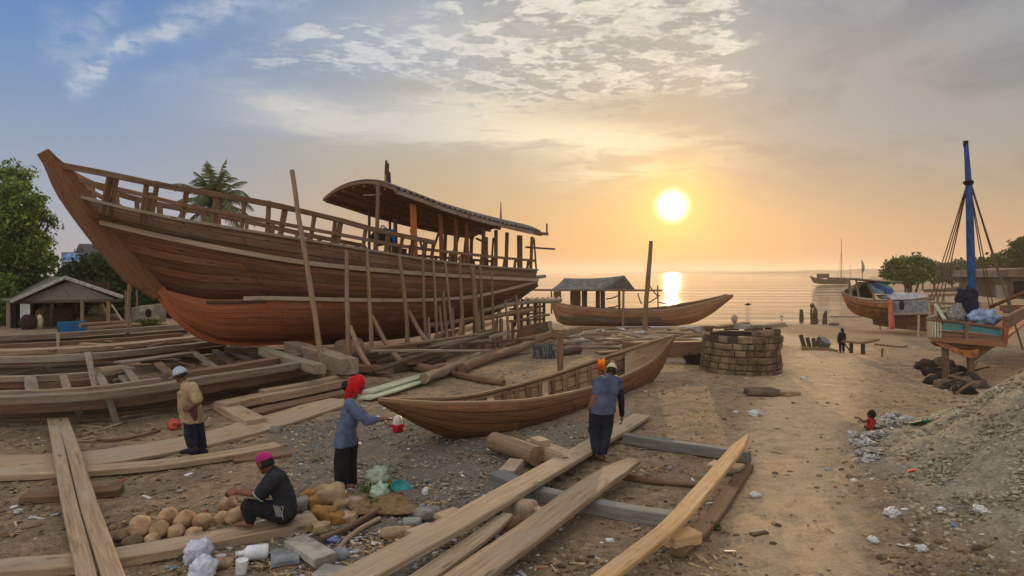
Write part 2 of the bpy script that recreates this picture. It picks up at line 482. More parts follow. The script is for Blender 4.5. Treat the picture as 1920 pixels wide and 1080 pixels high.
# ---------------------------------------------------------------- sun lamp
sl = bpy.data.lights.new('sun', 'SUN'); so = bpy.data.objects.new('sun', sl); col.objects.link(so)
sl.energy = 2.4; sl.angle = R(0.5); sl.color = (1.0, .62, .30)
so.rotation_euler = SUN_DIR.to_track_quat('Z', 'Y').to_euler(); so.location = (0, 0, 30)

# ---------------------------------------------------------------- ground sheet
def axis_grid(lo, hi, d0, far_lo, far_hi, g=1.09):
    xs = []; x = lo
    while x <= hi: xs.append(x); x += d0
    st = d0
    x = xs[-1]
    while x < far_hi: st *= g; x += st; xs.append(x)
    st = d0; x = xs[0]; pre = []
    while x > far_lo: st *= g; x -= st; pre.append(x)
    return pre[::-1] + xs
gx = axis_grid(-13, 13, .11, -2300, 3300)
gy = axis_grid(3.2, 22, .11, -35, 3300)
def zone(x, y):
    """ground cover: (path sand, grey shell gravel, mound)"""
    nz = noise.noise(V((x * .6, y * .6, 1.5))) * .5 + noise.noise(V((x * 1.7, y * 1.7, 8.5))) * .3
    # trodden path on the right
    cx = lerp_list([0, 6, 8, 11, 15, 20, 30], [2.9, 2.85, 3.35, 4.8, 6.9, 9.6, 15], y)
    pth = 1 - sstep(.35, 1.3, abs(x - cx) / (0.50 + .055 * y) + nz * .5)
    gr = math.exp(-(((x + 1.6) / 2.1) ** 2 + ((y - 9.6) / 2.6) ** 2)) * 1.35 + .8 * math.exp(-(((x + 3.4) / 1.6) ** 2 + ((y - 12.2) / 1.2) ** 2)) + .8 * math.exp(-(((x + 1.6) / 1.2) ** 2 + ((y - 6.9) / .9) ** 2))
    gr += .9 * math.exp(-(((x - 1.2) / 1.6) ** 2 + ((y - 12.2) / 1.3) ** 2)) * .6
    gr = sstep(.35, .75, gr + nz * .45)
    mo = sstep(.10, .45, mound(x, y) + nz * .15)
    return pth, gr, mo
gv = []; gc = []
for y in gy:
    for x in gx:
        z = hgt(x, y)
        if -16 < x < 16 and 2 < y < 30:
            pth, gr, mo = zone(x, y)
            k = sstep(16, 13, abs(x)) * sstep(30, 22, y)
            rough = .022 + .008 * gr + .04 * mo + .004 * pth
            z += k * rough * (noise.noise(V((x * 1.9, y * 1.9, 0))) + .8 * noise.noise(V((x * 4.3, y * 4.3, 3))) + .7 * noise.noise(V((x * 9.1, y * 9.1, 6))))
        else: pth, gr, mo = (zone(x, y) if y < 60 and abs(x) < 60 else (0, 0, 0))
        gv.append((x, y, z)); gc.append((pth, gr, mo, 1))
nx, ny = len(gx), len(gy)
gf = [(j * nx + i, j * nx + i + 1, (j + 1) * nx + i + 1, (j + 1) * nx + i) for j in range(ny - 1) for i in range(nx - 1)]
gm = bpy.data.meshes.new('ground'); gm.from_pydata(gv, [], gf); 
ca = gm.color_attributes.new('zone', 'FLOAT_COLOR', 'POINT'); ca.data.foreach_set('color', [c_ for q in gc for c_ in q])
gm.polygons.foreach_set('use_smooth', [True] * len(gf))
ground = bpy.data.objects.new('ground', gm); col.objects.link(ground); tag(ground, 'brown sandy beach ground sloping to the water', 'ground', kind='structure')
m, t, b = newmat('beach_soil')
pos = t.node('ShaderNodeNewGeometry').outputs['Position']
zn = t.node('ShaderNodeSeparateColor', {0: t.node('ShaderNodeVertexColor', layer_name='zone').outputs[0]})
n1 = t.noise(pos, .9, 6, .6); n2 = t.noise(pos, 5.0, 7, .68); n3 = t.noise(pos, 28.0, 5, .7); n4 = t.noise(pos, 90.0, 3, .7)
fine = t.add(t.mul(n2, .5), t.mul(n3, .5))
c = t.ramp(fine, [(.34, srgb(100, 84, 66)), (.5, srgb(154, 131, 104)), (.66, srgb(190, 167, 136))])
c = t.mix(t.mul(t.sm(.45, .68, n1), .55), c, t.ramp(fine, [(.35, srgb(82, 70, 58)), (.65, srgb(140, 126, 108))]))
gcol = t.ramp(t.add(t.mul(n3, .55), t.mul(n4, .45)), [(.34, srgb(66, 60, 54)), (.5, srgb(124, 115, 104)), (.62, srgb(152, 144, 132)), (.70, srgb(205, 200, 190))])
c = t.mix(t.mul(zn.outputs[1], .9), c, gcol)
mcol = t.ramp(fine, [(.34, srgb(114, 105, 88)), (.5, srgb(168, 156, 132)), (.66, srgb(202, 188, 160))])
c = t.mix(t.mul(zn.outputs[2], .9), c, mcol)
pcol = t.ramp(fine, [(.32, srgb(168, 140, 108)), (.5, srgb(208, 178, 141)), (.68, srgb(228, 202, 166))])
pm = t.noise(pos, 2.6, 6, .7, .6)
pcol = t.mix(t.mul(t.sm(.5, .68, pm), .6), pcol, t.ramp(fine, [(.34, srgb(128, 106, 80)), (.66, srgb(176, 150, 118))]))
c = t.mix(t.mul(zn.outputs[0], .95), c, pcol)
cre = t.sm(.60, .74, t.noise(pos, 11.0, 6, .75, .8))
c = t.mix(t.mul(cre, .45), c, srgb(62, 52, 42))
t.set(b.inputs['Base Color'], c); b.inputs['Roughness'].default_value = .95; b.inputs['Specular IOR Level'].default_value = .15
hb = t.add(t.mul(t.add(n2, t.mul(pm, .8)), .9), t.add(t.mul(n3, .55), t.mul(n4, .2)))
t.set(b.inputs['Normal'], t.node('ShaderNodeBump', {'Strength': 1.0, 'Distance': .07, 'Height': hb}).outputs[0])
gm.materials.append(m)

# ---------------------------------------------------------------- water
wm = bpy.data.meshes.new('water')
wx = axis_grid(-60, 160, 4, -6500, 7000, 1.2); wy = axis_grid(42, 200, 4, 40, 9000, 1.2)
wm.from_pydata([(x, y, WATER) for y in wy for x in wx], [], [(j * len(wx) + i, j * len(wx) + i + 1, (j + 1) * len(wx) + i + 1, (j + 1) * len(wx) + i) for j in range(len(wy) - 1) for i in range(len(wx) - 1)])
water = bpy.data.objects.new('water', wm); col.objects.link(water); tag(water, 'calm estuary water mirroring the low sun', 'water', kind='structure')
m, t, b = newmat('calm_water')
pos = t.node('ShaderNodeNewGeometry').outputs['Position']
b.inputs['Base Color'].default_value = srgb(74, 70, 60); b.inputs['Roughness'].default_value = .045; b.inputs['IOR'].default_value = 1.33
b.inputs['Specular IOR Level'].default_value = .8
a1 = t.noise(t.vmul(pos, (.10, 1.0, 1)), 1.0, 3, .5, .1); a2 = t.noise(t.vmul(pos, (.010, .2, 1)), 1.0, 3, .5)
a3 = t.noise(t.vmul(pos, (.3, 4.5, 1)), 1.0, 2, .5)
a4 = t.noise(t.vmul(pos, (.0035, .055, 1)), 1.0, 4, .5, .2)
pat = t.noise(t.vmul(pos, (.006, .05, 1)), 1.0, 6, .65, .8)
t.set(b.inputs['Roughness'], t.add(.02, t.mul(t.sm(.42, .62, pat), .07)))
hh = t.add(t.mul(a1, .5), t.add(t.mul(a2, 1.6), t.add(t.mul(a3, .12), t.mul(a4, 7.0))))
t.set(b.inputs['Normal'], t.node('ShaderNodeBump', {'Strength': .5, 'Distance': .5, 'Height': hh}).outputs[0])
wm.materials.append(m)

# ---------------------------------------------------------------- evening haze
hz_b = bpy.data.meshes.new('haze'); hx0, hx1, hy0, hy1, hz0, hz1 = -2500, 3500, -40, 3600, -7.0, 30.0
hz_b.from_pydata([(x, y, z) for z in (hz0, hz1) for x, y in ((hx0, hy0), (hx1, hy0), (hx1, hy1), (hx0, hy1))], [], [(3, 2, 1, 0), (4, 5, 6, 7), (0, 1, 5, 4), (1, 2, 6, 5), (2, 3, 7, 6), (3, 0, 4, 7)])
haze = bpy.data.objects.new('haze', hz_b); col.objects.link(haze); tag(haze, 'thin evening haze over the estuary', 'haze', kind='stuff')
hm = bpy.data.materials.new('evening_haze'); hm.use_nodes = True; ht_ = NT(hm.node_tree)
hm.node_tree.nodes.remove(hm.node_tree.nodes['Principled BSDF'])
pv = ht_.node('ShaderNodeVolumePrincipled', {'Color': (.95, .88, .80, 1), 'Density': .00045, 'Anisotropy': .5})
ht_.l.new(pv.outputs[0], hm.node_tree.nodes['Material Output'].inputs['Volume']); hz_b.materials.append(hm)
scene.cycles.volume_bounces = 0; scene.cycles.volume_step_rate = 10
# ---------------------------------------------------------------- materials for timber
W_GREY = wood('weathered_grey_wood', srgb(84, 70, 56), srgb(158, 138, 114), srgb(150, 142, 130), .6)
W_PLANK = wood('pale_sawn_wood', srgb(118, 94, 70), srgb(184, 157, 126), srgb(164, 150, 131), .55, bump=.3)
W_PALE = wood('fresh_pale_wood', srgb(138, 114, 88), srgb(192, 168, 138), srgb(170, 156, 136), .5, bump=.25)
W_ORANGE = wood('fresh_orange_wood', srgb(158, 116, 74), srgb(216, 176, 126), srgb(196, 170, 136), .4, bump=.25, vary=.1)
W_BROWN = wood('brown_timber', srgb(74, 52, 38), srgb(140, 106, 78), srgb(128, 112, 96), .45)
W_DARK = wood('old_dark_timber', srgb(46, 36, 29), srgb(98, 78, 60), srgb(104, 94, 84), .4)
W_POLE = wood('round_pole_wood', srgb(86, 64, 44), srgb(156, 124, 92), srgb(140, 126, 108), .5, grain=.7)
W_BLUEGREY = wood('grey_timber', srgb(84, 82, 78), srgb(140, 136, 128), srgb(118, 116, 112), .5)
W_MINT = wood('pale_green_painted_plank', srgb(150, 156, 132), srgb(206, 208, 178), srgb(190, 182, 156), .5, bump=.2)
W_RED = wood('reddish_timber', srgb(84, 48, 32), srgb(150, 92, 62), srgb(132, 104, 84), .3)
HULL_UP = wood('bulwark_wood', srgb(88, 66, 50), srgb(150, 120, 94), srgb(142, 126, 108), .6, planks=(4.2, .30, .012), bump=.5, vary=.05)
HULL_MID = wood('hull_plank_wood', srgb(66, 42, 31), srgb(136, 90, 65), srgb(126, 102, 84), .55, planks=(5.5, .26, .009), bump=.5, vary=.05)
HULL_BOT = wood('bottom_plank_wood', srgb(122, 68, 44), srgb(182, 110, 72), srgb(150, 104, 78), .5, planks=(6.0, .34, .006), bump=.5, vary=.05, usplit=(2.0, 8.5, srgb(66, 42, 31), srgb(120, 80, 58)))
FOREFOOT = wood('orange_primed_wood', srgb(144, 74, 42), srgb(206, 118, 70), srgb(184, 116, 80), .35, bump=.3, vary=.05)
STEMW = wood('stem_wood', srgb(88, 56, 38), srgb(146, 100, 70), srgb(130, 104, 82), .35, bump=.4)
RAILW = wood('pale_strake_wood', srgb(130, 108, 88), srgb(190, 166, 140), srgb(180, 164, 146), .5, bump=.3)
ROOF_UNDER = wood('roof_board_wood', srgb(92, 62, 44), srgb(158, 110, 78), srgb(110, 84, 64), .3, planks=(2.6, .22, .02), bump=.5)
ROOF_TOP = plain('grey_roof_sheet', srgb(112, 104, 94), srgb(84, 74, 64), .7, 3)
POSTO = wood('orange_lit_post_wood', srgb(140, 74, 36), srgb(206, 124, 66), None, bump=.2)  # orange sunlight on the aft post put into its wood colour
ROPE = plain('rope_fibre', srgb(120, 98, 72), srgb(70, 56, 42), .95, 30)
BLACK = plain('black_cloth', srgb(30, 29, 31), srgb(20, 20, 22), .9, 14)

# ---------------------------------------------------------------- lofted boats
class Axis:
    def __init__(s, pxa, Ya, pxb, Yb):
        s.A = V(((pxa - 960) / F * Ya, Ya, 0)); s.B = V(((pxb - 960) / F * Yb, Yb, 0))
        d = s.B - s.A; s.L = d.length; s.a = d / s.L
        s.n = V((s.a.y, -s.a.x, 0))                       # side nearer the camera
    def t_of(s, px, b):
        k = (px - 960) / F
        return (k * (s.A.y + s.n.y * b) - s.A.x - s.n.x * b) / (s.L * (s.a.x - k * s.a.y))
    def pt(s, px, py, b):
        t = s.t_of(px, b); p = s.A + s.a * (s.L * t) + s.n * b
        p.z = H + (HY - py) / F * p.y
        return p
    def mirror(s, p):
        return p - s.n * (2 * (V((p.x, p.y, 0)) - s.A).dot(s.n))
    def along(s, p): return (V((p.x, p.y, 0)) - s.A).dot(s.a)
    def curve(s, poly, bf, N):
        xs = [q[0] for q in poly]; ys = [q[1] for q in poly]
        out = []
        for i in range(N + 1):
            k = i / N
            px = xs[0] + (xs[-1] - xs[0]) * k
            out.append(s.pt(px, crom(xs, ys, px), bf(k)))
        return out
    def mir(s, c): return [s.mirror(p) for p in c]
def along_px(c, px):
    """point of a 3-D curve that projects to column px"""
    P = lambda p: 960 + F * p.x / p.y
    for a, b in zip(c, c[1:]):
        if (P(a) - px) * (P(b) - px) <= 0 and abs(P(a) - P(b)) > 1e-6:
            k = (px - P(a)) / (P(b) - P(a)); return a.lerp(b, k)
    return c[0] if abs(P(c[0]) - px) < abs(P(c[-1]) - px) else c[-1]
def sheet(mb, curves, flip=False, mi=0, th=0.0):
    """lofted skin through curves (lists of equal length), UV u along, v across"""
    N = len(curves[0])
    us = cum(curves[len(curves) // 2])
    vs_ = [0.0]
    for a, b in zip(curves, curves[1:]):
        vs_.append(vs_[-1] + (a[N // 2] - b[N // 2]).length)
    verts = [p for c_ in curves for p in c_]; faces = []; uvs = []
    for j in range(len(curves) - 1):
        for i in range(N - 1):
            f = [j * N + i, j * N + i + 1, (j + 1) * N + i + 1, (j + 1) * N + i]
            uv = [(us[i], vs_[j]), (us[i + 1], vs_[j]), (us[i + 1], vs_[j + 1]), (us[i], vs_[j + 1])]
            if flip: f.reverse(); uv.reverse()
            faces.append(f); uvs.append(uv)
    mb.add(verts, faces, uvs, mi, True)
    return mb
def belly(ax, ck, cc, M):
    """curves from the keel ck to the chine cc, rounded"""
    out = []
    for j in range(M + 1):
        th = math.pi / 2 * j / M
        row = []
        for k, c_ in zip(ck, cc):
            mid = k.lerp(c_, math.sin(th))
            mid.z = k.z + (c_.z - k.z) * (1 - math.cos(th) ** 1.0) if j else k.z
            row.append(mid)
        out.append(row)
    return out

# ================================================================ the big wooden ship
SX = Axis(78, 17.0, 1012, 34.0)
NS = 64
def beamf(B, full=.42, tail=.62, k0=0.0):
    def f(s):
        a = (1 - (1 - min(s / full, 1)) ** 2.1)
        r_ = 1 - (1 - tail) * sstep(.55, 1.0, s) ** 1.0
        return B * a * r_
    return f
k_keel = [(318, 572), (345, 603), (400, 632), (440, 641), (600, 636), (760, 624), (850, 606), (900, 590), (960, 560), (1005, 530)]
k_ch = [(300, 540), (345, 552), (395, 561), (490, 559), (600, 561), (720, 563), (807, 562), (877, 557), (930, 547), (1006, 527)]
k_rub = [(186, 416), (300, 443), (433, 470), (573, 493), (700, 506), (800, 514), (900, 520), (1006, 525)]
k_sheer = [(152, 370), (233, 390), (333, 411), (500, 439), (633, 460), (693, 470), (793, 486), (893, 498), (1006, 506)]
k_top = [(108, 309), (203, 327), (290, 345), (400, 364), (507, 383), (633, 412), (700, 430), (815, 455)]
k_mid = [(140, 336), (267, 365), (350, 386), (500, 414), (627, 438), (753, 461), (890, 478), (1004, 489)]
B = 2.15
cK = SX.curve(k_keel, lambda s: 0.0, NS)
cC = SX.curve(k_ch, beamf(B * .97, .47, .55), NS)
cR = SX.curve(k_rub, beamf(B, .45, .62), NS)
cS = SX.curve(k_sheer, beamf(B * 1.02, .45, .64), NS)
cT = SX.curve(k_top, beamf(B * 1.04, .62, 1.0), NS)
cM = SX.curve(k_mid, beamf(B * 1.03, .45, .65), NS)
ship_loc = SX.A.lerp(SX.B, .5); ship_loc.z = 0
ship = thing('wooden_ship', ship_loc, 'big unfinished brown wooden ship with open rails and a curved roof aft, propped on poles', 'ship')
def both(rows): return [rows, [SX.mir(c_) for c_ in rows]]
for nm, rows, mt in (('bottom_planking', belly(SX, cK, cC, 7), HULL_BOT), ('side_planking', [cC] + [[a.lerp(b, k) + SX.n * (.10 * math.sin(math.pi * k) * min(1, i / 20)) for i, (a, b) in enumerate(zip(cC, cR))] for k in (.2, .4, .6, .8)] + [cR], HULL_MID),
                     ('bulwark_planking', [cR, [a.lerp(b, .5) for a, b in zip(cR, cS)], cS], HULL_UP)):
    mb = MB(); r1, r2 = both(rows)
    sheet(mb, r1, flip=False); sheet(mb, r2, flip=True)
    o = mb.build(nm, mt, ship)
    so_ = o.modifiers.new('thick', 'SOLIDIFY'); so_.thickness = .07; so_.offset = -1 if nm != 'x' else 1
# transom closing the stern
mb = MB(); prof = [cK[-1], cC[-1], cR[-1], cS[-1]]
prof2 = [SX.mirror(p) for p in prof[::-1]]
tp = prof + prof2[:-1]
mb.add(tp, [list(range(len(tp)))], [[(p.z * 2, p.x) for p in tp]])
mb.build('transom', HULL_UP, ship)
# deck, below the sheer
mb = MB(); dk = [p - V((0, 0, .45)) for p in cS]; sheet(mb, [dk, SX.mir(dk)])
mb.build('deck', W_GREY, ship)
up0 = V((0, 0, 1))
for nm, c_, w_, t_, mt in (('rub_rail', cR, .16, .15, RAILW), ('lower_strake', [p for p in cC[14:]], .12, .13, RAILW), ('gunwale', cS, .17, .09, W_GREY)):
    for side in (0, 1):
        cc = [p + SX.n * .05 for p in c_]
        if side: cc = SX.mir(cc)
        MB().beam(cc, w_, t_, step=.5, jit=.08).build(nm, mt, ship)
for nm, c_, w_, t_ in (('top_rail', cT, .08, .17), ('middle_rail', cM, .07, .12)):
    for side in (0, 1):
        cc = list(c_)
        if side: cc = SX.mir(cc)
        MB().beam(cc, w_, t_, step=.6, jit=.15).build(nm, W_BROWN, ship)
MB().beam([p - V((0, 0, .10)) - SX.n * .0 for p in cC[8:19]], .10, .09, step=.5, jit=.1).build('shadow_strip', W_DARK, ship)  # dark strip added as the shadow line above the orange forefoot
# stem post and forefoot
stem_px = [(80, 284), (110, 322), (150, 381), (190, 434), (240, 494), (296, 552)]
sc = SX.curve(stem_px, lambda s: 0.0, 16)
mb = MB(); rings = []
for i, p in enumerate(sc):
    t_ = (sc[min(i + 1, 16)] - sc[max(i - 1, 0)]).normalized(); u_ = SX.n.cross(t_).normalized()
    k = i / 16; hw = .11 + .05 * k; dp = (.13 + .19 * sstep(0, .25, k) + .06 * k) * (1 - .5 * sstep(.80, 1.0, k))
    rings.append([p + SX.n * hw + u_ * dp, p - SX.n * hw + u_ * dp, p - SX.n * hw - u_ * dp, p + SX.n * hw - u_ * dp])
mb.rings(rings, smooth=False).build('stem_post', STEMW, ship)
ff_t = SX.curve([(303, 534), (322, 545), (350, 555), (390, 566), (440, 590), (520, 616), (600, 627)], lambda s: 0.0, 20)
ff_b = SX.curve([(292, 548), (314, 581), (342, 611), (383, 638), (440, 648), (520, 646), (600, 643)], lambda s: 0.0, 20)
mb = MB(); rings = []
for a, b_ in zip(ff_t, ff_b):
    rings.append([a + SX.n * .17, a - SX.n * .17, b_ - SX.n * .17, b_ + SX.n * .17])
mb.rings(rings, smooth=False).build('forefoot', FOREFOOT, ship)
# keel timber aft of the forefoot
kb = [p - V((0, 0, .08)) for p in cK[22:]]
MB().beam(kb, .26, .26, step=.6, jit=.05).build('keel', W_DARK, ship)
# stanchions on both sides
st_px = [(196, 209), (207, 221), (268, 277), (277, 284), (286, 296), (343, 352), (403, 409), (455, 461), (505, 506), (527, 537), (584, 592), (626, 631), (634, 641), (683, 688), (706, 708), (727, 730), (752, 757), (775, 776), (797, 800), (812, 815)]
for j, (a, b_) in enumerate(st_px):
    p0 = along_px(cS, a); p1 = along_px(cT, b_)
    if j in (4, 8, 12, 13): p1 = p1 + (p1 - p0) * .12
    if j == 3: p1 = p0.lerp(p1, .7)
    for side in (0, 1):
        q0, q1 = p0 - V((0, 0, .25)) - SX.n * .14, p1 - SX.n * .06
        if side: q0, q1 = SX.mirror(q0), SX.mirror(q1)
        wd = .12 if j % 3 else .17
        MB().beam([q0, q1], wd, .10, up=SX.n, jit=.12, step=.4).build('stanchion', W_BROWN, ship)
# low stanchions aft, under the roof
for a in (846, 872, 905, 928, 948, 968, 992):
    p0 = along_px(cS, a); p1 = along_px(cM, a + 2)
    for side in (0, 1):
        q0, q1 = p0 - V((0, 0, .2)) - SX.n * .16, p1 + V((0, 0, .05)) - SX.n * .08
        if side: q0, q1 = SX.mirror(q0), SX.mirror(q1)
        MB().beam([q0, q1], .14, .09, up=SX.n, jit=.1).build('stanchion', W_BROWN, ship)
# --- roof: barrel of corrugated sheet on purlins
RW = 2.2
near_e = SX.curve([(742, 357), (800, 378), (840, 393), (900, 411), (960, 426), (1014, 438)], lambda s: RW, 40)
def roofpt(p, a):                      # a from -1 (far eave) to 1 (near eave)
    return p + SX.n * (RW * (a - 1)) + V((0, 0, .44 * (1 - abs(a) ** 2.2)))
mb = MB(); rows = []
for q in range(0, 33):
    a = -1.04 + 2.08 * q / 32
    rows.append([roofpt(p, a) + V((0, 0, .10)) for p in near_e])
fine_n = 300
def dense(row):
    L = cum(row); xs = [p.x for p in row]; ys = [p.y for p in row]; zs = [p.z for p in row]
    o_ = []
    for i in range(fine_n + 1):
        x = L[-1] * i / fine_n
        o_.append(V((crom(L, xs, x), crom(L, ys, x), crom(L, zs, x) + .055 * math.sin(x * 2 * math.pi / .30))))
    return o_
sheet(mb, [dense(r_) for r_ in rows])
rf = mb.build('roof', ROOF_TOP, ship); md = rf.modifiers.new('t', 'SOLIDIFY'); md.thickness = .02
mb = MB(); sheet(mb, [[roofpt(p, -1 + 2 * q / 16) for p in near_e] for q in range(17)], flip=True)
ro = mb.build('roof_boarding', ROOF_UNDER, ship); md = ro.modifiers.new('t', 'SOLIDIFY'); md.thickness = .03
for a in (-.98, -.72, -.45, -.15, .15, .45, .72):
    MB().beam([roofpt(p, a) - V((0, 0, .10)) for p in near_e], .08, .12, step=.7, jit=.2).build('purlin', ROOF_UNDER, ship)
MB().beam([roofpt(p, 1.0) - V((0, 0, .04)) + SX.n * .03 for p in near_e], .06, .17, step=.7, jit=.06).build('eave_board', W_GREY, ship)
MB().beam([roofpt(p, -1.0) - V((0, 0, .04)) for p in near_e], .06, .15, step=.7, jit=.06).build('eave_board', W_BROWN, ship)
for p, nm in ((near_e[0], 'arch_beam'), (near_e[20], 'arch_beam'), (near_e[-1], 'arch_beam')):
    MB().beam([roofpt(p, -1.05 + 2.1 * q / 14) + V((0, 0, .02)) for q in range(15)], .10, .12, step=.3, jit=.06).build(nm, W_BROWN, ship)
# roof posts
def eave_z(p, a=0.98):
    d = SX.along(p); best = min(near_e, key=lambda q: abs(SX.along(q) - d)); return roofpt(best, a).z
for px, w_, mt in ((788, .24, POSTO), (838, .15, W_RED), (863, .17, W_RED), (886, .15, W_RED), (914, .15, W_BROWN), (939, .15, W_BROWN), (958, .15, W_BROWN), (984, .30, W_BROWN), (1004, .12, W_BROWN)):
    p0 = along_px(cS, px) - V((0, 0, .2)) - SX.n * .3
    p1 = V((p0.x, p0.y, eave_z(p0) - .1)) + SX.a * random.uniform(-.12, .12)
    for side in (0, 1):
        q0, q1 = (p0, p1) if not side else (SX.mirror(p0), SX.mirror(p1))
        if side and px in (788, 886, 939, 1004, 863): continue
        MB().beam([q0, q1], w_, .12, up=SX.n, jit=.06, step=.5).build('roof_post', mt if not side else W_BROWN, ship)
for px in (712, 745):                      # forward posts on the far side
    p0 = SX.mirror(along_px(cS, px + 90)); p1 = V((p0.x, p0.y, eave_z(p0) + .05))
    MB().tube([p0 - V((0, 0, .4)), p1], .06, 7, jit=.2).build('roof_post', W_DARK, ship)
p0 = along_px(cS, 712) - SX.n * .2; MB().tube([p0 - V((0, 0, .3)), V((p0.x, p0.y, 6.35)) + SX.a * .1], .07, 8, jit=.2, step=.5).build('roof_post', W_BROWN, ship)
# inner braces and loose sticks seen between the posts
for (a, b_) in (((786, 446), (800, 492)), ((822, 438), (808, 480)), ((862, 440), (843, 490)), ((830, 455), (826, 492)), ((893, 447), (912, 456)), ((770, 430), (778, 470)), ((1001, 446), (1006, 512)), ((874, 436), (868, 500)), ((905, 440), (908, 500)), ((925, 446), (921, 503))):
    MB().beam([SX.pt(a[0], a[1], .6), SX.pt(b_[0], b_[1], .6)], .09, .07, up=SX.n, jit=.2).build('deck_brace', W_DARK, ship)
# blocks and stacked short timbers standing on the deck
for px, hh in ((768, .55), (782, .5), (800, .7), (858, .6), (876, .55), (896, .7), (936, .5)):
    p0 = along_px(dk, px) - SX.n * .9
    MB().beam([p0, p0 + V((.05, 0, hh + .35))], .26, .2, up=SX.n, jit=.15).build('deck_timber', W_DARK, ship)
# top gear
q = roofpt(near_e[8], 0.0)
mb = MB()
for dx, hh in ((-.12, 1.35), (.02, 1.25), (.14, .9)):
    mb.tube([q + SX.a * dx, q + SX.a * dx * .6 + V((0, 0, hh))], .05, 6, jit=.3, step=.3)
mb.build('mast_stub', W_DARK, ship)
MB().tube([q + V((0, 0, .75)) - SX.a * .1, q - SX.a * .9 + V((0, 0, -.05)) + SX.n * .8, q - SX.a * 1.9 + SX.n * 1.7 - V((0, 0, .35)), q - SX.a * 2.5 + SX.n * 1.7 - V((0, 0, .42))], .035, 6, jit=.2, step=.3).build('stay_pole', W_POLE, ship)
q = roofpt(near_e[36], .3); MB().tube([q, q + V((0, 0, 1.0))], [.06, .02], 6, step=.3).build('flag_stick', W_DARK, ship)
q = near_e[-1] + SX.n * .05; MB().beam([q - SX.a * .6, q + SX.a * .5], .08, .14).build('eave_end', W_BROWN, ship)
MB().tube([q + SX.a * .42, q + SX.a * .42 + V((0, 0, .5))], .045, 6).build('flag_stick', W_DARK, ship)
p = SX.pt(986, 463, 1.1); MB().tube([p, SX.pt(1040, 467, 1.1)], .05, 6, jit=.2, step=.4).build('steering_pole', W_DARK, ship)
p = cR[-1]; MB().beam([SX.pt(985, 523, 1.2), SX.pt(1019, 518, .6)], .3, .16, jit=.1).build('stern_step', W_GREY, ship)
# dark bundle with a blue sack hung at the rail
bl = thing('bundle', SX.pt(722, 463, 1.2), 'dark bundle with a bright blue sack lying against the ship rail', 'bundle')
c0 = SX.pt(716, 440, 1.2)
MB().blob(c0 + V((0, 0, -.1)), .42, .3, .34, amp=.3).build('dark_cloth', BLACK, bl)
MB().blob(SX.pt(733, 446, 1.25), .20, .18, .36, amp=.2).build('blue_sack', plain('blue_sheet', srgb(38, 98, 178), srgb(24, 70, 140), .6, 6), bl)
MB().tube([c0 + V((-.1, 0, .16)), c0 + V((.05, -.1, .34)), c0 + V((.2, 0, .18))], .035, 6, step=.06).build('pale_strap', plain('pale_plastic', srgb(190, 186, 180), None, .6), bl)

# ---------------------------------------------------------------- props and scaffold poles round the hull
def hullY(px, b=2.3):
    t_ = SX.t_of(px, b); return (SX.A + SX.a * SX.L * t_ + SX.n * b).y
def lean_pole(x0, y0, x1, y1, r0, label, r1=None, b=2.35, name='prop_pole', cat='pole', grp='poles propping the big ship', mat=None, mid=None, depth=None):
    foot = gp(x1, y1, -.12)
    Yt = depth if depth else hullY(x0, b + .12)
    if foot.y > Yt - .25:
        foot = at(x1, y1, Yt - .25); foot.z = hgt(foot.x, foot.y) - .12
    top = at(x0, y0, min(Yt, foot.y + 9))
    pts = [top, foot]
    if mid: pts = [top, at(mid[0], mid[1], top.y + (foot.y - top.y) * (mid[1] - y0) / (y1 - y0)), foot]
    o = MB().tube(pts, [r1 or r0 * .75, r0] if len(pts) == 2 else [r1 or r0 * .75, r0 * .9, r0], 8, jit=.25, step=.45).build(name, mat or W_POLE, origin=foot)
    return tag(o, label, cat, grp)
lean_pole(547, 320, 611, 724, .085, 'tallest dark pole leaning on the ship amidships, standing clear above the rail', .075)
lean_pole(649, 470, 657, 703, .085, 'pole just left of the red scarf, with the shortest brace tied to it', b=2.3, mid=(652, 610))
lean_pole(688, 470, 698, 690, .08, 'pole with the middle sloping brace, second right of the tallest dark pole', b=2.3, mid=(694, 585))
lean_pole(748, 478, 763, 672, .085, 'bent pole with a long brace, left of the close row of thin poles', b=2.3, mid=(761, 580))
lean_pole(793, 487, 798, 645, .07, 'straight thin pole first right of the long sloping brace', b=2.3)
lean_pole(812, 488, 822, 652, .07, 'thin pole leaning slightly right against the pale strake amidships', b=2.3)
lean_pole(831, 547, 841, 668, .08, 'shorter pole that ends at the lower pale strake', b=2.3)
lean_pole(835, 493, 853, 667, .065, 'slim pole crossing just behind the shorter one', b=2.3)
lean_pole(862, 480, 869, 640, .08, 'pole under the orange-lit aft posts, standing alone in a gap', b=2.3)
lean_pole(885, 497, 896, 662, .13, 'thickest scaffold post near the stern', b=2.3, mid=(893, 590))
lean_pole(900, 500, 909, 660, .075, 'post tied beside the thickest scaffold post', b=2.3)
lean_pole(922, 512, 926, 632, .06, 'thin pole right of the paired scaffold posts', b=2.2)
lean_pole(947, 567, 957, 634, .06, 'short pole under the rising stern, left of the last pole', b=2.0)
lean_pole(967, 553, 977, 636, .08, 'last pole before the stern overhang', b=1.8)
for (a, b_, lab) in (((656, 612), (708, 708), 'shortest sloping brace, its foot just above the red scarf'), ((697, 592), (764, 692), 'middle sloping brace of the three under the hull'), ((765, 583), (838, 680), 'longest sloping brace, reaching down to the timber pile')):
    foot = gp(b_[0], b_[1], -.08); top = at(a[0], a[1], foot.y + 1.7)
    tag(MB().tube([top, at((a[0] + b_[0]) / 2 - 5, (a[1] + b_[1]) / 2 + 4, foot.y + .8), foot], [.075, .085, .09], 8, jit=.2, step=.4).build('brace_pole', W_POLE, origin=foot), lab, 'brace', 'sloping braces under the big ship')
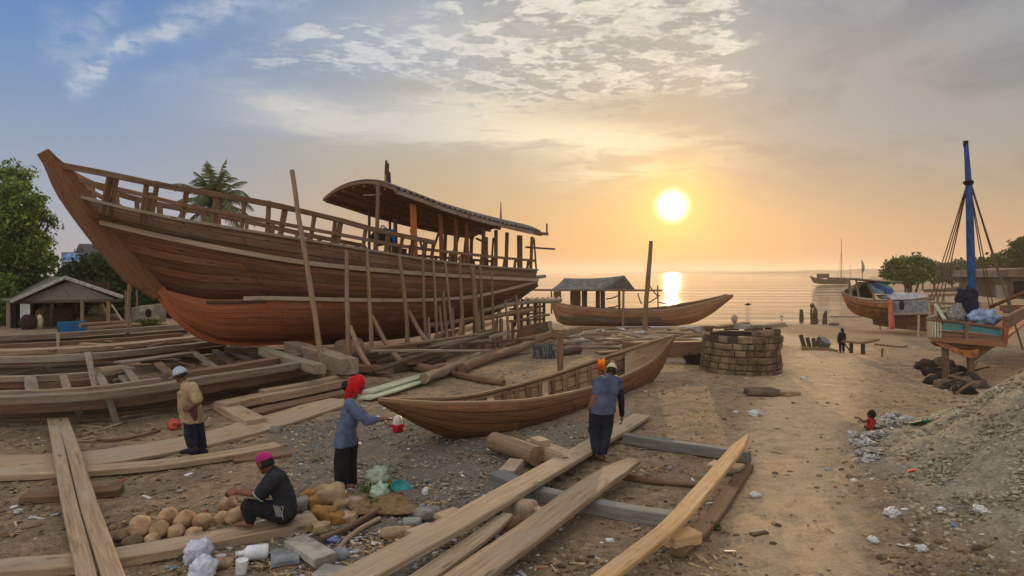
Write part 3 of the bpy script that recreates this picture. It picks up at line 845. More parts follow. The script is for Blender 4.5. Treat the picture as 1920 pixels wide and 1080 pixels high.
# ================================================================ boats
BOAT_TAN = wood('tan_boat_wood', srgb(96, 66, 46), srgb(160, 118, 82), srgb(140, 112, 88), .4, planks=(3.5, .3, .012), vary=.05)  # tan plank wood of the covered boat
CANOE_W = wood('canoe_wood', srgb(66, 42, 28), srgb(134, 92, 60), srgb(124, 96, 70), .35, planks=(5.0, .24, .008), bump=.5, vary=.05)
CANOE_IN = wood('canoe_inner_wood', srgb(104, 80, 58), srgb(170, 136, 102), srgb(146, 128, 106), .5, planks=(4.0, .22, .01), vary=.05)
RIMW = wood('canoe_rim_wood', srgb(110, 84, 60), srgb(176, 144, 110), srgb(160, 140, 116), .5)
TARP_G = plain('grey_tarpaulin', srgb(112, 110, 106), srgb(84, 80, 76), .75, 3, bump=.3)
TARP_W = plain('white_tarpaulin', srgb(214, 212, 214), srgb(176, 176, 184), .6, 4, bump=.3)
TARP_B = plain('blue_tarpaulin', srgb(60, 104, 168), srgb(30, 56, 118), .6, 5, bump=.3)
TARP_LB = plain('pale_blue_tarpaulin', srgb(150, 176, 200), srgb(110, 140, 176), .6, 5, bump=.3)
TARP_GR = plain('green_tarpaulin', srgb(40, 140, 120), srgb(30, 104, 98), .6, 5)
CLOTH_O = plain('orange_cloth', srgb(206, 122, 92), srgb(186, 96, 76), .9, 5, bump=.3)
PAINT_T = plain('worn_turquoise_paint', srgb(52, 138, 146), srgb(92, 120, 112), .6, 5, bump=.3)
PAINT_OR = plain('worn_orange_paint', srgb(176, 112, 62), srgb(120, 78, 52), .7, 4, bump=.3)
PAINT_BL = plain('blue_mast_paint', srgb(34, 82, 142), srgb(28, 54, 92), .6, 5, bump=.4, stretch=(3, 3, .8))
STEEL = plain('dull_grey_metal', srgb(134, 134, 136), srgb(96, 94, 94), .5, 5, metal=.3)
RUSTY = wood('dark_red_boat_wood', srgb(58, 36, 30), srgb(104, 66, 54), srgb(96, 76, 66), .4, planks=(3.0, .25, .01), vary=.05)

def hull(name, ax, keel, sheer_c, B, label, cat, mats, full=.45, tail=.3, N=36, far=None, both_ends=True, rim=(.09, .06), M=6, inner=True, tuck=.8):
    def bf(k):
        a = 1 - (1 - min(k / full, 1)) ** 2.0
        r_ = (1 - sstep(.0, 1, max(0, (k - (1 - full)) / full)) ** 1.5 * (1 - tail))
        return B * a * r_
    ck = ax.curve(keel, lambda s: 0.0, N); cs = ax.curve(sheer_c, bf, N)
    cf = ax.mir(cs)
    if far:                                   # the far edge follows its own line (a heeled boat)
        cf = ax.curve(far, lambda k: -bf(k), N)
    mid_ = cs[N // 2]
    base = V((ck[N // 2].x, ck[N // 2].y, min(p.z for p in ck)))
    root = thing(name, base, label, cat)
    rows = belly(ax, ck, cs, M); rows2 = belly(ax, ck, cf, M)
    mb = MB(); sheet(mb, rows); sheet(mb, rows2, flip=True)
    o = mb.build('hull', mats[0], root); md = o.modifiers.new('t', 'SOLIDIFY'); md.thickness = .05; md.offset = 1
    if inner:
        mb = MB(); up = V((0, 0, .05))
        def ins(c_, sgn): return [p - ax.n * (.06 * sgn) for p in c_]
        r1 = [[k.lerp(c_, .94) + (up if j < M else up * 0) for k, c_ in zip(ck, row)] for j, row in enumerate(rows)]
        r2 = [[k.lerp(c_, .94) + (up if j < M else up * 0) for k, c_ in zip(ck, row)] for j, row in enumerate(rows2)]
        sheet(mb, r1, flip=True); sheet(mb, r2)
        mb.build('inner_planking', mats[1], root)
    if tail > .05:
        prof = [r_[-1] for r_ in rows]; pr2 = [r_[-1] for r_ in rows2][::-1]
        tp = prof + pr2[:-1]
        MB().add(tp, [list(range(len(tp)))], [[(p.z * 2, p.x) for p in tp]]).build('transom', mats[0], root)
    for c_ in (cs, cf):
        MB().beam([p + V((0, 0, .01)) for p in c_], rim[0], rim[1], step=.5, jit=.1).build('gunwale', mats[2], root)
    return root, ck, cs, cf

# --- the dugout-like canoe in the middle of the yard
CA = Axis(714, 10.47, 1263, 18.5)
canoe, ck, cs, cf = hull('canoe', CA, [(714, 753), (750, 772), (791, 794), (840, 813), (880, 820), (950, 816), (1002, 807), (1105, 773), (1170, 746), (1213, 722), (1240, 688), (1263, 632)],
    [(714, 750), (760, 754), (827, 757), (911, 756), (1002, 750), (1111, 727), (1171, 705), (1226, 674), (1263, 629)], .72,
    'long slender brown wooden canoe lying open on the sand', 'canoe', (CANOE_W, CANOE_IN, RIMW), full=.5, tail=.0, N=48,
    far=[(714, 750), (780, 749), (869, 745), (957, 726), (1047, 700), (1123, 674), (1190, 652), (1226, 640), (1263, 629)])
# ribs inside the far side
for k in list(range(10, 44, 2)):
    a, b_ = ck[k], cf[k]
    pts = [a.lerp(b_, q) for q in (.35, .65, .93)]
    pts[0] = a.lerp(b_, .30) + V((0, 0, .03)); pts[1] = V((a.lerp(b_, .80).x, a.lerp(b_, .80).y, a.z + (b_.z - a.z) * .36 + .04))
    pts = [p + CA.n * .05 for p in pts]
    MB().beam(pts, .10 if k % 3 else .16, .05, up=CA.n, jit=.15, step=.2).build('rib', CANOE_IN if k % 4 else W_BROWN, canoe)
for k in (18, 27, 38):
    MB().beam([cs[k].lerp(cf[k], .03) - V((0, 0, .10)), cs[k].lerp(cf[k], .97) - V((0, 0, .10))], .14, .04, jit=.1).build('thwart', CANOE_IN, canoe)
# bow seam and stern deck of split planks
MB().beam([CA.pt(826, 758, .33) + CA.n * .02, CA.pt(819, 800, .24)], .03, .02, up=CA.n).build('bow_seam', W_DARK, canoe)
mb = MB(); sheet(mb, [[cs[k].lerp(cf[k], .04) - V((0, 0, .03)) for k in range(40, 49)], [ck[k].lerp(cs[k].lerp(cf[k], .5), .90) for k in range(40, 49)], [cs[k].lerp(cf[k], .96) - V((0, 0, .03)) for k in range(40, 49)]])
mb.build('stern_deck', RIMW, canoe)
oc = MB().rings([[at(1122 + 12 * u, 673 + 20 * k + 3 * math.sin(k * 5 + u * 4), 15.9 - .10 * math.sin(math.pi * k) - .05 * math.sin(u * 7)) for u in (0, .25, .5, .75, 1)] for k in (0, .2, .4, .6, .8, 1)], closed=False).build('cloth', plain('bright_orange_cloth', srgb(255, 138, 20), srgb(240, 96, 20), .8, 6), origin=at(1132, 679, 16.0))
md = oc.modifiers.new('t', 'SOLIDIFY'); md.thickness = .02
tag(oc, 'bright orange cloth hung on the far edge of the canoe', 'cloth')

# --- covered boat at the water's edge
CB = Axis(1034, 47.0, 1374, 50.0)
cboat, ck, cs, cf = hull('covered_boat', CB, [(1034, 570), (1040, 592), (1050, 606), (1100, 610), (1200, 611), (1290, 607), (1330, 590), (1374, 556)],
    [(1034, 566), (1070, 573), (1130, 580), (1200, 583), (1260, 580), (1320, 568), (1374, 553)], 1.25,
    'old wooden boat with a grey gabled awning at the water edge, bow pointing right', 'boat', (BOAT_TAN, W_BROWN, RIMW), full=.4, tail=.35, N=30, rim=(.12, .1))
MB().beam([CB.pt(1048 + 22 * i, 598 + 3 * math.sin(i * .3), 1.25 * min(1, .6 + i * .1) * (1 if i < 8 else 1 - (i - 8) * .2)) for i in range(12)], .05, .34, jit=.1).build('dark_waterline_plank', W_DARK, cboat)
def roofpoly(px, py, Y): return at(px, py, Y)
Yc = 47.3; hw = 1.7
ridge0, ridge1 = at(1058, 522, Yc + 1.0), at(1171, 517, Yc + 1.6)
n0, n1 = at(1030, 545, Yc - .8), at(1128, 545, Yc - .4)
f0, f1 = at(1062, 541, Yc + 2.9), at(1191, 543, Yc + 3.3)
mb = MB()
def sag(a, b, c_, d, nu=10, nv=6):
    rows = []
    for j in range(nv + 1):
        k = j / nv
        r_ = []
        for i in range(nu + 1):
            u_ = i / nu
            p = a.lerp(b, u_).lerp(d.lerp(c_, u_), k)
            p.z -= .12 * math.sin(math.pi * u_) * (1 - k) + .10 * math.sin(math.pi * k)
            r_.append(p)
        rows.append(r_)
    return rows
sheet(mb, sag(ridge0, ridge1, n1, n0)); sheet(mb, sag(ridge0, ridge1, f1, f0), flip=True)
aw = mb.build('awning', TARP_G, cboat); md = aw.modifiers.new('t', 'SOLIDIFY'); md.thickness = .03
mb = MB(); mb.add([ridge1, n1, f1], [[0, 1, 2]]); g_ = mb.build('awning_end', TARP_G, cboat); md = g_.modifiers.new('t', 'SOLIDIFY'); md.thickness = .03
MB().beam([n0 - V((1.2, 0, -.05)), n1 + V((4.6, .6, 0))], .1, .14, jit=.2).build('eave_pole', W_BROWN, cboat)
for px, wd in ((1034, .1), (1045, .55), (1079, .75), (1096, .38), (1121, .3), (1130, .32), (1161, .14)):
    p = at(px, 546, Yc + .2 + (px % 3) * .5); MB().beam([p, V((p.x, p.y, CB.pt(px, 590, 0).z))], wd, .3, up=V((0, 1, 0)), jit=.1).build('cabin_post', W_DARK if wd < .5 else W_BROWN, cboat)
for (a, b_) in (((1136, 561), (1163, 552)), ((1140, 577), (1164, 571)), ((1210, 570), (1237, 553)), ((1216, 532), (1233, 555)), ((1234, 566), (1290, 573)), ((1233, 535), (1234, 580)), ((1196, 550), (1203, 570))):
    MB().tube([at(*a, 48.6), at((a[0] + b_[0]) / 2, (a[1] + b_[1]) / 2 + 2, 48.6), at(*b_, 48.6)], .05, 6, jit=.4, step=.5).build('loose_stick', W_DARK, cboat)
f_ = gp(1208, 630, -.2)
tag(MB().tube([at(1221, 452, f_.y + .2), at(1214, 540, f_.y + .1), f_], [.13, .15, .17], 8, jit=.2, step=.6).build('mooring_post', W_POLE, origin=f_), 'tall lone leaning pole in front of the awning boat', 'pole')
f_ = gp(1168, 618, -.1)
tag(MB().tube([at(1169, 546, f_.y), f_], .09, 8, jit=.15, step=.5).build('post', W_POLE, origin=f_), 'pale straight post under the right end of the grey awning', 'post')

# --- beached cargo boat on the right
CC = Axis(1580, 42.5, 1765, 41.0)
g, ck, cs, cf = hull('cargo_boat', CC, [(1582, 553), (1592, 575), (1606, 588), (1640, 598), (1690, 610), (1765, 616)],
    [(1579, 548), (1600, 558), (1630, 565), (1670, 568), (1765, 572)], 1.6, 'tan wooden cargo boat with arched cabin beached right of the path', 'boat',
    (PAINT_OR, W_DARK, RIMW), full=.4, tail=.8, N=26, rim=(.14, .12), inner=False)
mb = MB(); sheet(mb, [cs, cf]); mb.build('deck', W_GREY, g)
for dz in (.35, .62):
    MB().beam([p + V((0, 0, -dz)) + CC.n * -.02 * 0 + CC.n * .06 for p in cs[1:20]], .06, .06).build('rubbing_strake', W_DARK, g)
def prism(name, pts, depthv, mat, parent):
    mb = MB(); n = len(pts); v_ = list(pts) + [p + depthv for p in pts]
    fs = [list(range(n)), list(range(2 * n - 1, n - 1, -1))] + [[i, i + n, (i + 1) % n + n, (i + 1) % n] for i in range(n)]
    mb.add(v_, fs); return mb.build(name, mat, parent)
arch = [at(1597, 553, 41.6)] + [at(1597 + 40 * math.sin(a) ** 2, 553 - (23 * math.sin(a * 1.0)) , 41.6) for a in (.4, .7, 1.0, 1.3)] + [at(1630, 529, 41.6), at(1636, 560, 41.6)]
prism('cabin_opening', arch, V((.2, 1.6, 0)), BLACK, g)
MB().beam([at(1594, 554, 41.4), at(1598, 540, 41.4), at(1612, 532, 41.4), at(1628, 529, 41.4), at(1633, 540, 41.3), at(1640, 563, 41.2)], .12, .12, up=V((0, 1, 0)), step=.3).build('cabin_arch', RIMW, g)
MB().beam([at(1589, 522, 41.5), at(1630, 526, 41.5), at(1671, 528, 41.5)], 2.4, .08, jit=.05).build('cabin_roof', W_GREY, g)
for px in (1590, 1592, 1605): MB().beam([at(px, 523, 41.2), at(px + 5, 556, 41.2)], .1, .1, up=V((0, 1, 0))).build('cabin_post', W_GREY, g)
def tarp(name, pts, mat, label, cat, parent=None, th=.2, Y=41.3, dep=1.5, amp=.1):
    mb = MB(); top = [at(px, py, Y + .0) for px, py in pts]
    n = len(top); c_ = sum(top, V()) / n
    rings = [[p + V((0, 0, 0)) for p in top]]
    for q in (.25, .5, .75, 1.0): rings.append([p.lerp(c_, .12 * q) + V((0, dep * q, -.05 * q + amp * noise.noise(p * 1.3 + V((0, q * 3, 0))))) for p in top])
    mb.rings(rings, smooth=True)
    o = mb.build(name, mat, parent, origin=c_)
    if label: tag(o, label, cat)
    return o
tarp('tarpaulin', [(1633, 532), (1650, 530), (1672, 538), (1678, 549), (1660, 551), (1640, 548)], TARP_LB, 'pale blue tarpaulin bundled behind the cabin arch of the cargo boat', 'tarpaulin', Y=41.0)
tarp('tarpaulin', [(1634, 530), (1645, 533), (1664, 541), (1674, 543), (1674, 551), (1664, 551), (1658, 544), (1640, 537)], TARP_B, 'dark blue tarpaulin strip over the pale blue bundle', 'tarpaulin', Y=40.85, dep=.4)
tarp('tarpaulin', [(1640, 526), (1671, 528), (1670, 533), (1660, 536), (1645, 531)], TARP_GR, 'green tarpaulin under the cabin roof edge', 'tarpaulin', Y=41.1, dep=1)
tarp('tarpaulin', [(1664, 555), (1690, 551), (1715, 548), (1742, 553), (1736, 557), (1710, 561), (1672, 562)], TARP_W, 'long white tarpaulin roll lying over the cargo boat stern', 'tarpaulin', Y=40.4, dep=1.6)
# orange cloth hanging at the side
mb = MB(); rows = []
for j in range(10):
    k = j / 9; r_ = []
    for i in range(7):
        u_ = i / 6
        px = 1664 + 3 * k + (10 + 1 * k) * u_; py = 562 + 55 * k
        r_.append(at(px, py, 39.0 - .25 * k + .08 * math.sin(u_ * 9 + k * 2)))
    rows.append(r_)
sheet(mb, rows); o = mb.build('hanging_cloth', CLOTH_O, origin=rows[0][0]); md = o.modifiers.new('t', 'SOLIDIFY'); md.thickness = .03
tag(o, 'long faded orange cloth hanging down between cargo boat and barge', 'cloth')
# dark barge box behind it
CD = Axis(1674, 39.5, 1745, 38.6)
prism('x', [at(1676, 590, 39.0), at(1746, 589, 38.4), at(1744, 622, 38.4), at(1680, 616, 39.0)], V((.3, 3.0, 0)), RUSTY, None)
bo = bpy.data.objects['x']; bo.name = 'barge'; tag(bo, 'dark red flat barge beside the hanging orange cloth', 'barge')
MB().beam([at(1674, 589, 38.9), at(1748, 588, 38.3)], .18, .12, jit=.1).build('deck_edge', W_GREY, None)
de = bpy.data.objects['deck_edge']; de.parent = bo; de.location = de.location - bo.location
mb = MB()
mb.add([at(1678, 566, 39.6), at(1745, 564, 39.2), at(1742, 587, 39.0), at(1680, 588, 39.4)] + [p + V((.2, 2.2, 0)) for p in (at(1678, 566, 39.6), at(1745, 564, 39.2), at(1742, 587, 39.0), at(1680, 588, 39.4))],
       [[0, 1, 2, 3], [7, 6, 5, 4], [0, 4, 5, 1], [1, 5, 6, 2], [2, 6, 7, 3], [3, 7, 4, 0]])
mb.build('grey_house', STEEL, bo)
MB().blob(at(1691, 573, 38.8), .17, .1, .3, amp=.3).build('hanging_gear', BLACK, bo)
MB().tube([at(1735, 562, 38.2), at(1726, 584, 38.2)], .05, 6).build('brace_pole', STEEL, bo)
for px, y0, y1, lab in ((1650, 590, 620, 'pale stake under the tan cargo boat hull'), (1722, 591, 634, 'pale stake in front of the dark red barge')):
    f_ = gp(px, y1, -.05); tag(MB().tube([at(px + 1, y0, f_.y), f_], .06, 6, jit=.2, step=.4).build('stake', W_PALE, origin=f_), lab, 'stake')
f_ = gp(1745, 632, -.05); tag(MB().tube([at(1742, 568, f_.y), f_], .05, 6, jit=.2, step=.4).build('stake', W_PALE, origin=f_), 'thin stake at the left end of the turquoise boat', 'stake')

# --- boat with the tall blue mast, stern toward the viewer
Yb = 19.6
mboat = thing('mast_boat', at(1822, 700, 19.5), 'blunt wooden boat with turquoise side panels and a tall blue mast, raised on posts', 'boat')
DV = V((7.4, 7.6, 0))                        # direction the boat runs away from us
def quad3(name, pts, dv, mat, parent): return prism(name, pts, dv, mat, parent)
sh_l, sh_r = at(1740, 601, Yb), at(1884, 618, Yb - .3)
# hull: transom outline lofted forward
def station(k):
    off = DV * k; s_ = 1 - .15 * k
    base = [(1741, 640), (1752, 648), (1775, 652), (1800, 664), (1822, 672), (1836, 668), (1858, 655), (1878, 644), (1884, 640)]
    top = [(1740, 602), (1884, 618)]
    P = [at(px, py, Yb + .6 * max(0, 1 - abs(px - 1815) / 70) * 0) for px, py in base]
    c_ = at(1815, 640, Yb)
    out = []
    for p in P: out.append(c_ + V(((p.x - c_.x) * s_, p.y - c_.y, p.z - c_.z + .5 * k * (1 if p.z < c_.z - .2 else .6))) + off)
    return out
mb = MB(); st_ = [station(k) for k in (0, .25, .5, .75, 1.0)]
sheet(mb, [[r_[i] for r_ in st_] for i in range(9)])
bt = mb.build('hull', PAINT_OR, mboat); md = bt.modifiers.new('t', 'SOLIDIFY'); md.thickness = .06
tr = st_[0]; MB().add(tr, [list(range(9))[::-1]], [[(p.x * 1, p.z) for p in tr][::-1]]).build('transom', W_BROWN, mboat)
fl = [at(1740, 632, Yb - .10), at(1884, 640, Yb - .4), at(1890, 652, Yb - .4), at(1748, 640, Yb - .1)]
quad3('stern_plank', fl, V((.05, .12, 0)), wood('orange_brown_boat_wood', srgb(112, 76, 50), srgb(176, 126, 84), srgb(150, 120, 94), .4), mboat)
quad3('lower_frame', [at(1752, 642, Yb - .2), at(1776, 645, Yb - .25), at(1800, 656, Yb - .3), at(1822, 658, Yb - .35), at(1836, 655, Yb - .35), at(1834, 668, Yb - .35), at(1822, 672, Yb - .35), at(1798, 665, Yb - .3), at(1770, 652, Yb - .25)], V((.1, .3, 0)), PAINT_OR, mboat)
quad3('stern_board', [at(1768, 621, Yb - .1), at(1880, 632, Yb - .3), at(1882, 640, Yb - .3), at(1742, 632, Yb), at(1748, 621, Yb)], V((.1, .2, 0)), W_BROWN, mboat)
quad3('side_panel', [at(1769, 604, Yb - .05), at(1810, 608, Yb - .12), at(1810, 620, Yb - .12), at(1768, 619, Yb - .05)], V((.03, .08, 0)), PAINT_T, mboat)
quad3('side_panel', [at(1816, 610, Yb - .14), at(1876, 614, Yb - .25), at(1878, 631, Yb - .25), at(1816, 621, Yb - .14)], V((.03, .08, 0)), PAINT_T, mboat)
MB().beam([at(1738, 601, Yb), at(1790, 603, Yb - .1), at(1840, 610, Yb - .2), at(1886, 617, Yb - .3)], .08, .07, up=V((0, 1, 0))).build('top_rail', W_BROWN, mboat)
MB().beam([at(1813, 606, Yb - .2), at(1812, 636, Yb - .2)], .1, .08, up=V((0, 1, 0))).build('stern_frame', W_BROWN, mboat)
MB().beam([at(1886, 606, Yb - .25), at(1883, 645, Yb - .35)], .13, .12, up=V((0, 1, 0))).build('corner_post', W_RED, mboat)
MB().beam([at(1742, 602, Yb - .05), at(1744, 640, Yb - .05)], .1, .1, up=V((0, 1, 0))).build('corner_post', W_PALE, mboat)
for px in (1748, 1753, 1758, 1763): MB().beam([at(px, 603, Yb - .04), at(px, 636, Yb - .04)], .05, .05, up=V((0, 1, 0)), jit=.2).build('pale_slat', W_MINT, mboat)
for a in (0, 1):
    p0 = st_[0][0 if a == 0 else 8] + V((0, 0, .55)); MB().beam([p0, p0 + DV * .55 + V((0, 0, .15))], .12, .4, jit=.1).build('bulwark', W_GREY if not a else W_BROWN, mboat)
MB().beam([at(1755, 572, Yb + 1.2), at(1772, 600, Yb + .3)], .12, .08, up=V((0, 1, 0))).build('gallows_post', W_MINT, mboat)
MB().beam([at(1757, 578, Yb + 1.2), at(1757, 602, Yb + .6)], .16, .1, up=V((0, 1, 0))).build('gallows_post', W_GREY, mboat)
MB().beam([at(1752, 579, Yb + 1.2), at(1800, 574, Yb + 1.2)], .1, .08).build('gallows_beam', W_GREY, mboat)
for (px, y0, py) in ((1774, 648, 692), (1821, 670, 702)):
    f_ = at(px, py, Yb - .1); MB().beam([at(px - 2, y0, Yb - .1), V((f_.x, f_.y, min(f_.z, hgt(f_.x, f_.y)) - .1))], .15, .14, up=V((0, 1, 0)), jit=.1).build('support_post', W_BROWN, mboat)
MB().beam([at(1820, 672, Yb + .1), at(1822, 672, Yb + .1) + DV * .9 + V((0, 0, .4))], .2, .2).build('keel', W_BROWN, mboat)
Ym = Yb + 1.6
mast_p = [at(1823, 590, Ym), at(1820, 470, Ym), at(1816, 345, Ym + .1), at(1811, 266, Ym + .2)]
ms = MB().tube(mast_p, [.13, .125, .10, .065], 10, step=.5).build('mast', PAINT_BL, mboat)
MB().tube([at(1811, 275, Ym + .2), at(1810.5, 264, Ym + .2)], .075, 8).build('mast_cap', BLACK, ms)
bpy.data.objects['mast_cap'].location = bpy.data.objects['mast_cap'].location
MB().blob(at(1816, 343, Ym + .1), .16, .16, .10, amp=.3).build('rope_lashing', BLACK, mboat)
for j, (a, b_) in enumerate((((1812, 348), (1744, 560)), ((1813, 349), (1751, 562)), ((1814, 350), (1758, 566)), ((1813, 352), (1766, 566)), ((1815, 352), (1814, 560)), ((1818, 350), (1856, 580)), ((1819, 350), (1866, 592)), ((1820, 347), (1898, 580)), ((1821, 347), (1918, 655)))):
    q1 = at(*b_, Ym + (1.5 if j < 5 else 1.5 if j < 7 else -1.0)); MB().tube([at(*a, Ym + .1), at((a[0] + b_[0]) / 2, (a[1] + b_[1]) / 2 + 3, Ym + 1), q1], .018 if j < 7 else .03, 5, step=1.2).build('stay_rope', ROPE, mboat)
MB().tube([at(1856, 575, Ym), at(1922, 548, Ym - 1)], .06, 7, jit=.2, step=.4).build('boom', W_RED, mboat)
# cargo lying in it
tag(MB().blob(at(1812, 574, Yb + 1.0), .34, .3, .62, amp=.35, freq=2.0, nu=26, nv=18).build('clothing_heap', plain('navy_cloth', srgb(30, 34, 66), srgb(24, 20, 34), .9, 5, bump=.3), origin=at(1812, 600, Yb + 1)), 'dark navy cloth wrapped round the foot of the blue mast', 'cloth')
tag(MB().blob(at(1843, 597, Yb + .5), .42, .3, .28, amp=.7, freq=2.4, nu=26, nv=18).build('sheet_heap', plain('pale_blue_sheet', srgb(164, 182, 208), srgb(96, 116, 150), .8, 5, bump=.4), origin=at(1843, 605, Yb + .5)), 'crumpled pale blue sheet heaped at the mast boat stern', 'sheet')
tag(MB().blob(at(1793, 593, Yb + .6), .22, .2, .36, amp=.6, freq=2.4, nu=22, nv=16).build('net_heap', plain('grey_net', srgb(150, 148, 140), srgb(104, 100, 94), .9, 12, bump=.5), origin=at(1793, 603, Yb + .6)), 'grey netting heap left of the navy cloth', 'net')

# --- boat out on the water
Yw = 215.0
fb = thing('moored_boat', at(1553, 533, Yw), 'small dark trawler moored out on the water with a thin mast', 'boat')
AX = Axis(1520, Yw, 1590, Yw + 6)
ckk = AX.curve([(1521, 522), (1528, 531), (1560, 533), (1590, 533)], lambda s: 0, 12); css = AX.curve([(1519, 517), (1530, 521), (1560, 524), (1590, 523)], lambda s: 1.6 * min(1, s * 3), 12)
mb = MB(); rr = belly(AX, ckk, css, 4); sheet(mb, rr); sheet(mb, [AX.mir(c_) for c_ in rr], flip=True); sheet(mb, [css, AX.mir(css)])
mb.build('hull', plain('dark_boat_paint', srgb(62, 56, 50), srgb(42, 38, 36), .7, 2), fb)
MB().box(at(1543, 522, Yw + 2), 3.2, 2.2, 1.6).build('wheelhouse', plain('far_dark_paint', srgb(58, 52, 50), None, .7), fb)
MB().box(at(1568, 524, Yw + 2), 5.0, 2.4, .7).build('deckhouse', plain('far_dark_paint2', srgb(66, 58, 52), None, .7), fb)
MB().tube([at(1577, 525, Yw + 2), at(1577.5, 447, Yw + 2)], [.16, .07], 6).build('mast', plain('far_mast_paint', srgb(84, 74, 66), None, .7), fb)
for px in (1570, 1584): MB().tube([at(px, 524, Yw + 2), at(1577.5, 470, Yw + 2)], .03, 4).build('stay_rope', ROPE, fb)
MB().tube([at(1594, 522, Yw), at(1594, 497, Yw)], .08, 5).build('stern_pole', ROPE, fb)
# slim flag mast nearer in
fm = at(1617, 522, 48.0)
fp = thing('flag_mast', fm, 'thin pole with a limp greyish green flag behind the cargo boat', 'flag pole')
MB().tube([at(1617, 527, 44), at(1616, 487, 44)], .03, 5).build('pole', W_GREY, fp)
mb = MB(); rows = [[at(1616 + 1.5 * math.sin(k * 3) + 4 * u_ * math.sin(math.pi * min(1, k + .1)), 486 + 27 * k + 4 * u_, 44 + .1 * math.sin(k * 9)) for u_ in (0, .5, 1)] for k in [i / 8 for i in range(9)]]
sheet(mb, rows); mb.build('flag', plain('grey_green_flag', srgb(120, 130, 118), srgb(150, 152, 140), .9), fp)
# ================================================================ timber lying about the yard
random.seed(21)
def timber(label, pts, w, th, lift=0.0, mat=None, name='plank', cat='plank', group=None, jit=.06, lifts=None, step=.35, taper=None, ch=.012):
    P = []
    for i, (px, py) in enumerate(pts):
        l = lifts[i] if lifts else lift
        p = gp(px, py, l + th); p.z -= th / 2; P.append(p)
    o = MB().beam(P, w, th, jit=jit, step=step, taper=taper, ch=ch).build(name, mat or W_GREY, origin=P[0])
    return tag(o, label, cat, group)
def log_(label, pts, r, lift=0.0, mat=None, name='log', cat='log', r1=None, lifts=None, jit=.2, group=None):
    P = []; n = len(pts)
    for i, (px, py) in enumerate(pts):
        P.append(gp(px, py, (lifts[i] if lifts else lift) + r))
    rr = [r + ((r1 or r) - r) * i / (n - 1) for i in range(n)]
    o = MB().tube(P, rr, 10, jit=jit, step=.35).build(name, mat or W_POLE, origin=P[0])
    return tag(o, label, cat, group)
TB = 'long beams stacked in the left yard'
# (label, points, width, thickness, lift, material)
for lab, pts, w_, th, l_, mt in (
    ('thin pale beam farthest back, just below the blue sheet', [(-40, 631), (0, 629), (110, 624), (240, 615), (365, 606), (420, 598)], .3, .20, .30, W_GREY),
    ('dark slab of timber under the farthest pale beam', [(-40, 640), (60, 637), (230, 627), (350, 618)], .3, .18, .05, W_DARK),
    ('grey beam second from the back, behind the white stake', [(-40, 646), (60, 643), (230, 633), (340, 624)], .28, .16, .12, W_BROWN),
    ('broad tan beam crossing behind the white stake foot', [(-40, 656), (80, 654), (200, 647), (330, 634), (400, 626)], .6, .18, 0.05, W_PLANK),
    ('upper of two stacked beams behind the loose cross sticks', [(-40, 669), (100, 666), (200, 660), (330, 647), (430, 635)], .34, .18, .42, W_GREY),
    ('lower of two stacked beams behind the loose cross sticks', [(-40, 680), (100, 677), (200, 671), (330, 657), (420, 647)], .34, .22, .14, W_BROWN),
    ('thin batten lying below the two stacked beams', [(-40, 686), (100, 683), (230, 676)], .10, .08, .22, W_GREY),
    ('dark sunken beam left of the wide askew board', [(-40, 695), (80, 693), (200, 686)], .3, .20, 0, W_DARK),
    ('narrow light beam ending near the crossed sticks', [(-40, 705), (60, 704), (160, 698), (220, 692), (250, 688)], .18, .14, .22, W_GREY),
    ('low brown beam under the narrow light one', [(-40, 717), (60, 716), (150, 713), (210, 707)], .22, .14, .04, W_BROWN),
    ('thin pale batten along the back of the front stack', [(-40, 733), (60, 731), (170, 725), (300, 708)], .12, .10, .55, W_PLANK),
    ('pale top beam of the front stack, curving up to the right', [(-40, 743), (0, 742), (160, 735), (280, 722), (380, 706), (480, 691), (580, 675)], .24, .15, .60, W_GREY),
    ('second top beam of the front stack, set behind the pale one', [(330, 699), (400, 689), (500, 673), (560, 662)], .34, .16, .55, W_BROWN),
    ('narrow ledge beam below the pale top beam', [(-40, 752), (0, 751), (120, 747), (250, 735)], .22, .12, .46, W_PLANK),
    ('upper brown beam in the face of the front stack', [(-40, 757), (0, 756), (160, 749), (280, 736), (400, 717), (500, 701), (590, 684)], .26, .20, .34, W_BROWN),
    ('darker middle beam in the face of the front stack', [(-40, 768), (0, 767), (160, 761), (290, 747), (420, 724), (520, 705), (600, 690)], .26, .17, .16, W_DARK),
    ('bottom beam of the front stack, nearest the ground', [(-40, 779), (0, 778), (160, 773), (290, 759), (420, 735), (520, 713), (600, 699)], .30, .16, -.03, W_BROWN)):
    timber(lab, pts, w_, th, l_, mt, 'beam', 'beam', TB, .16)
CS = 'loose sticks laid across the left beams'
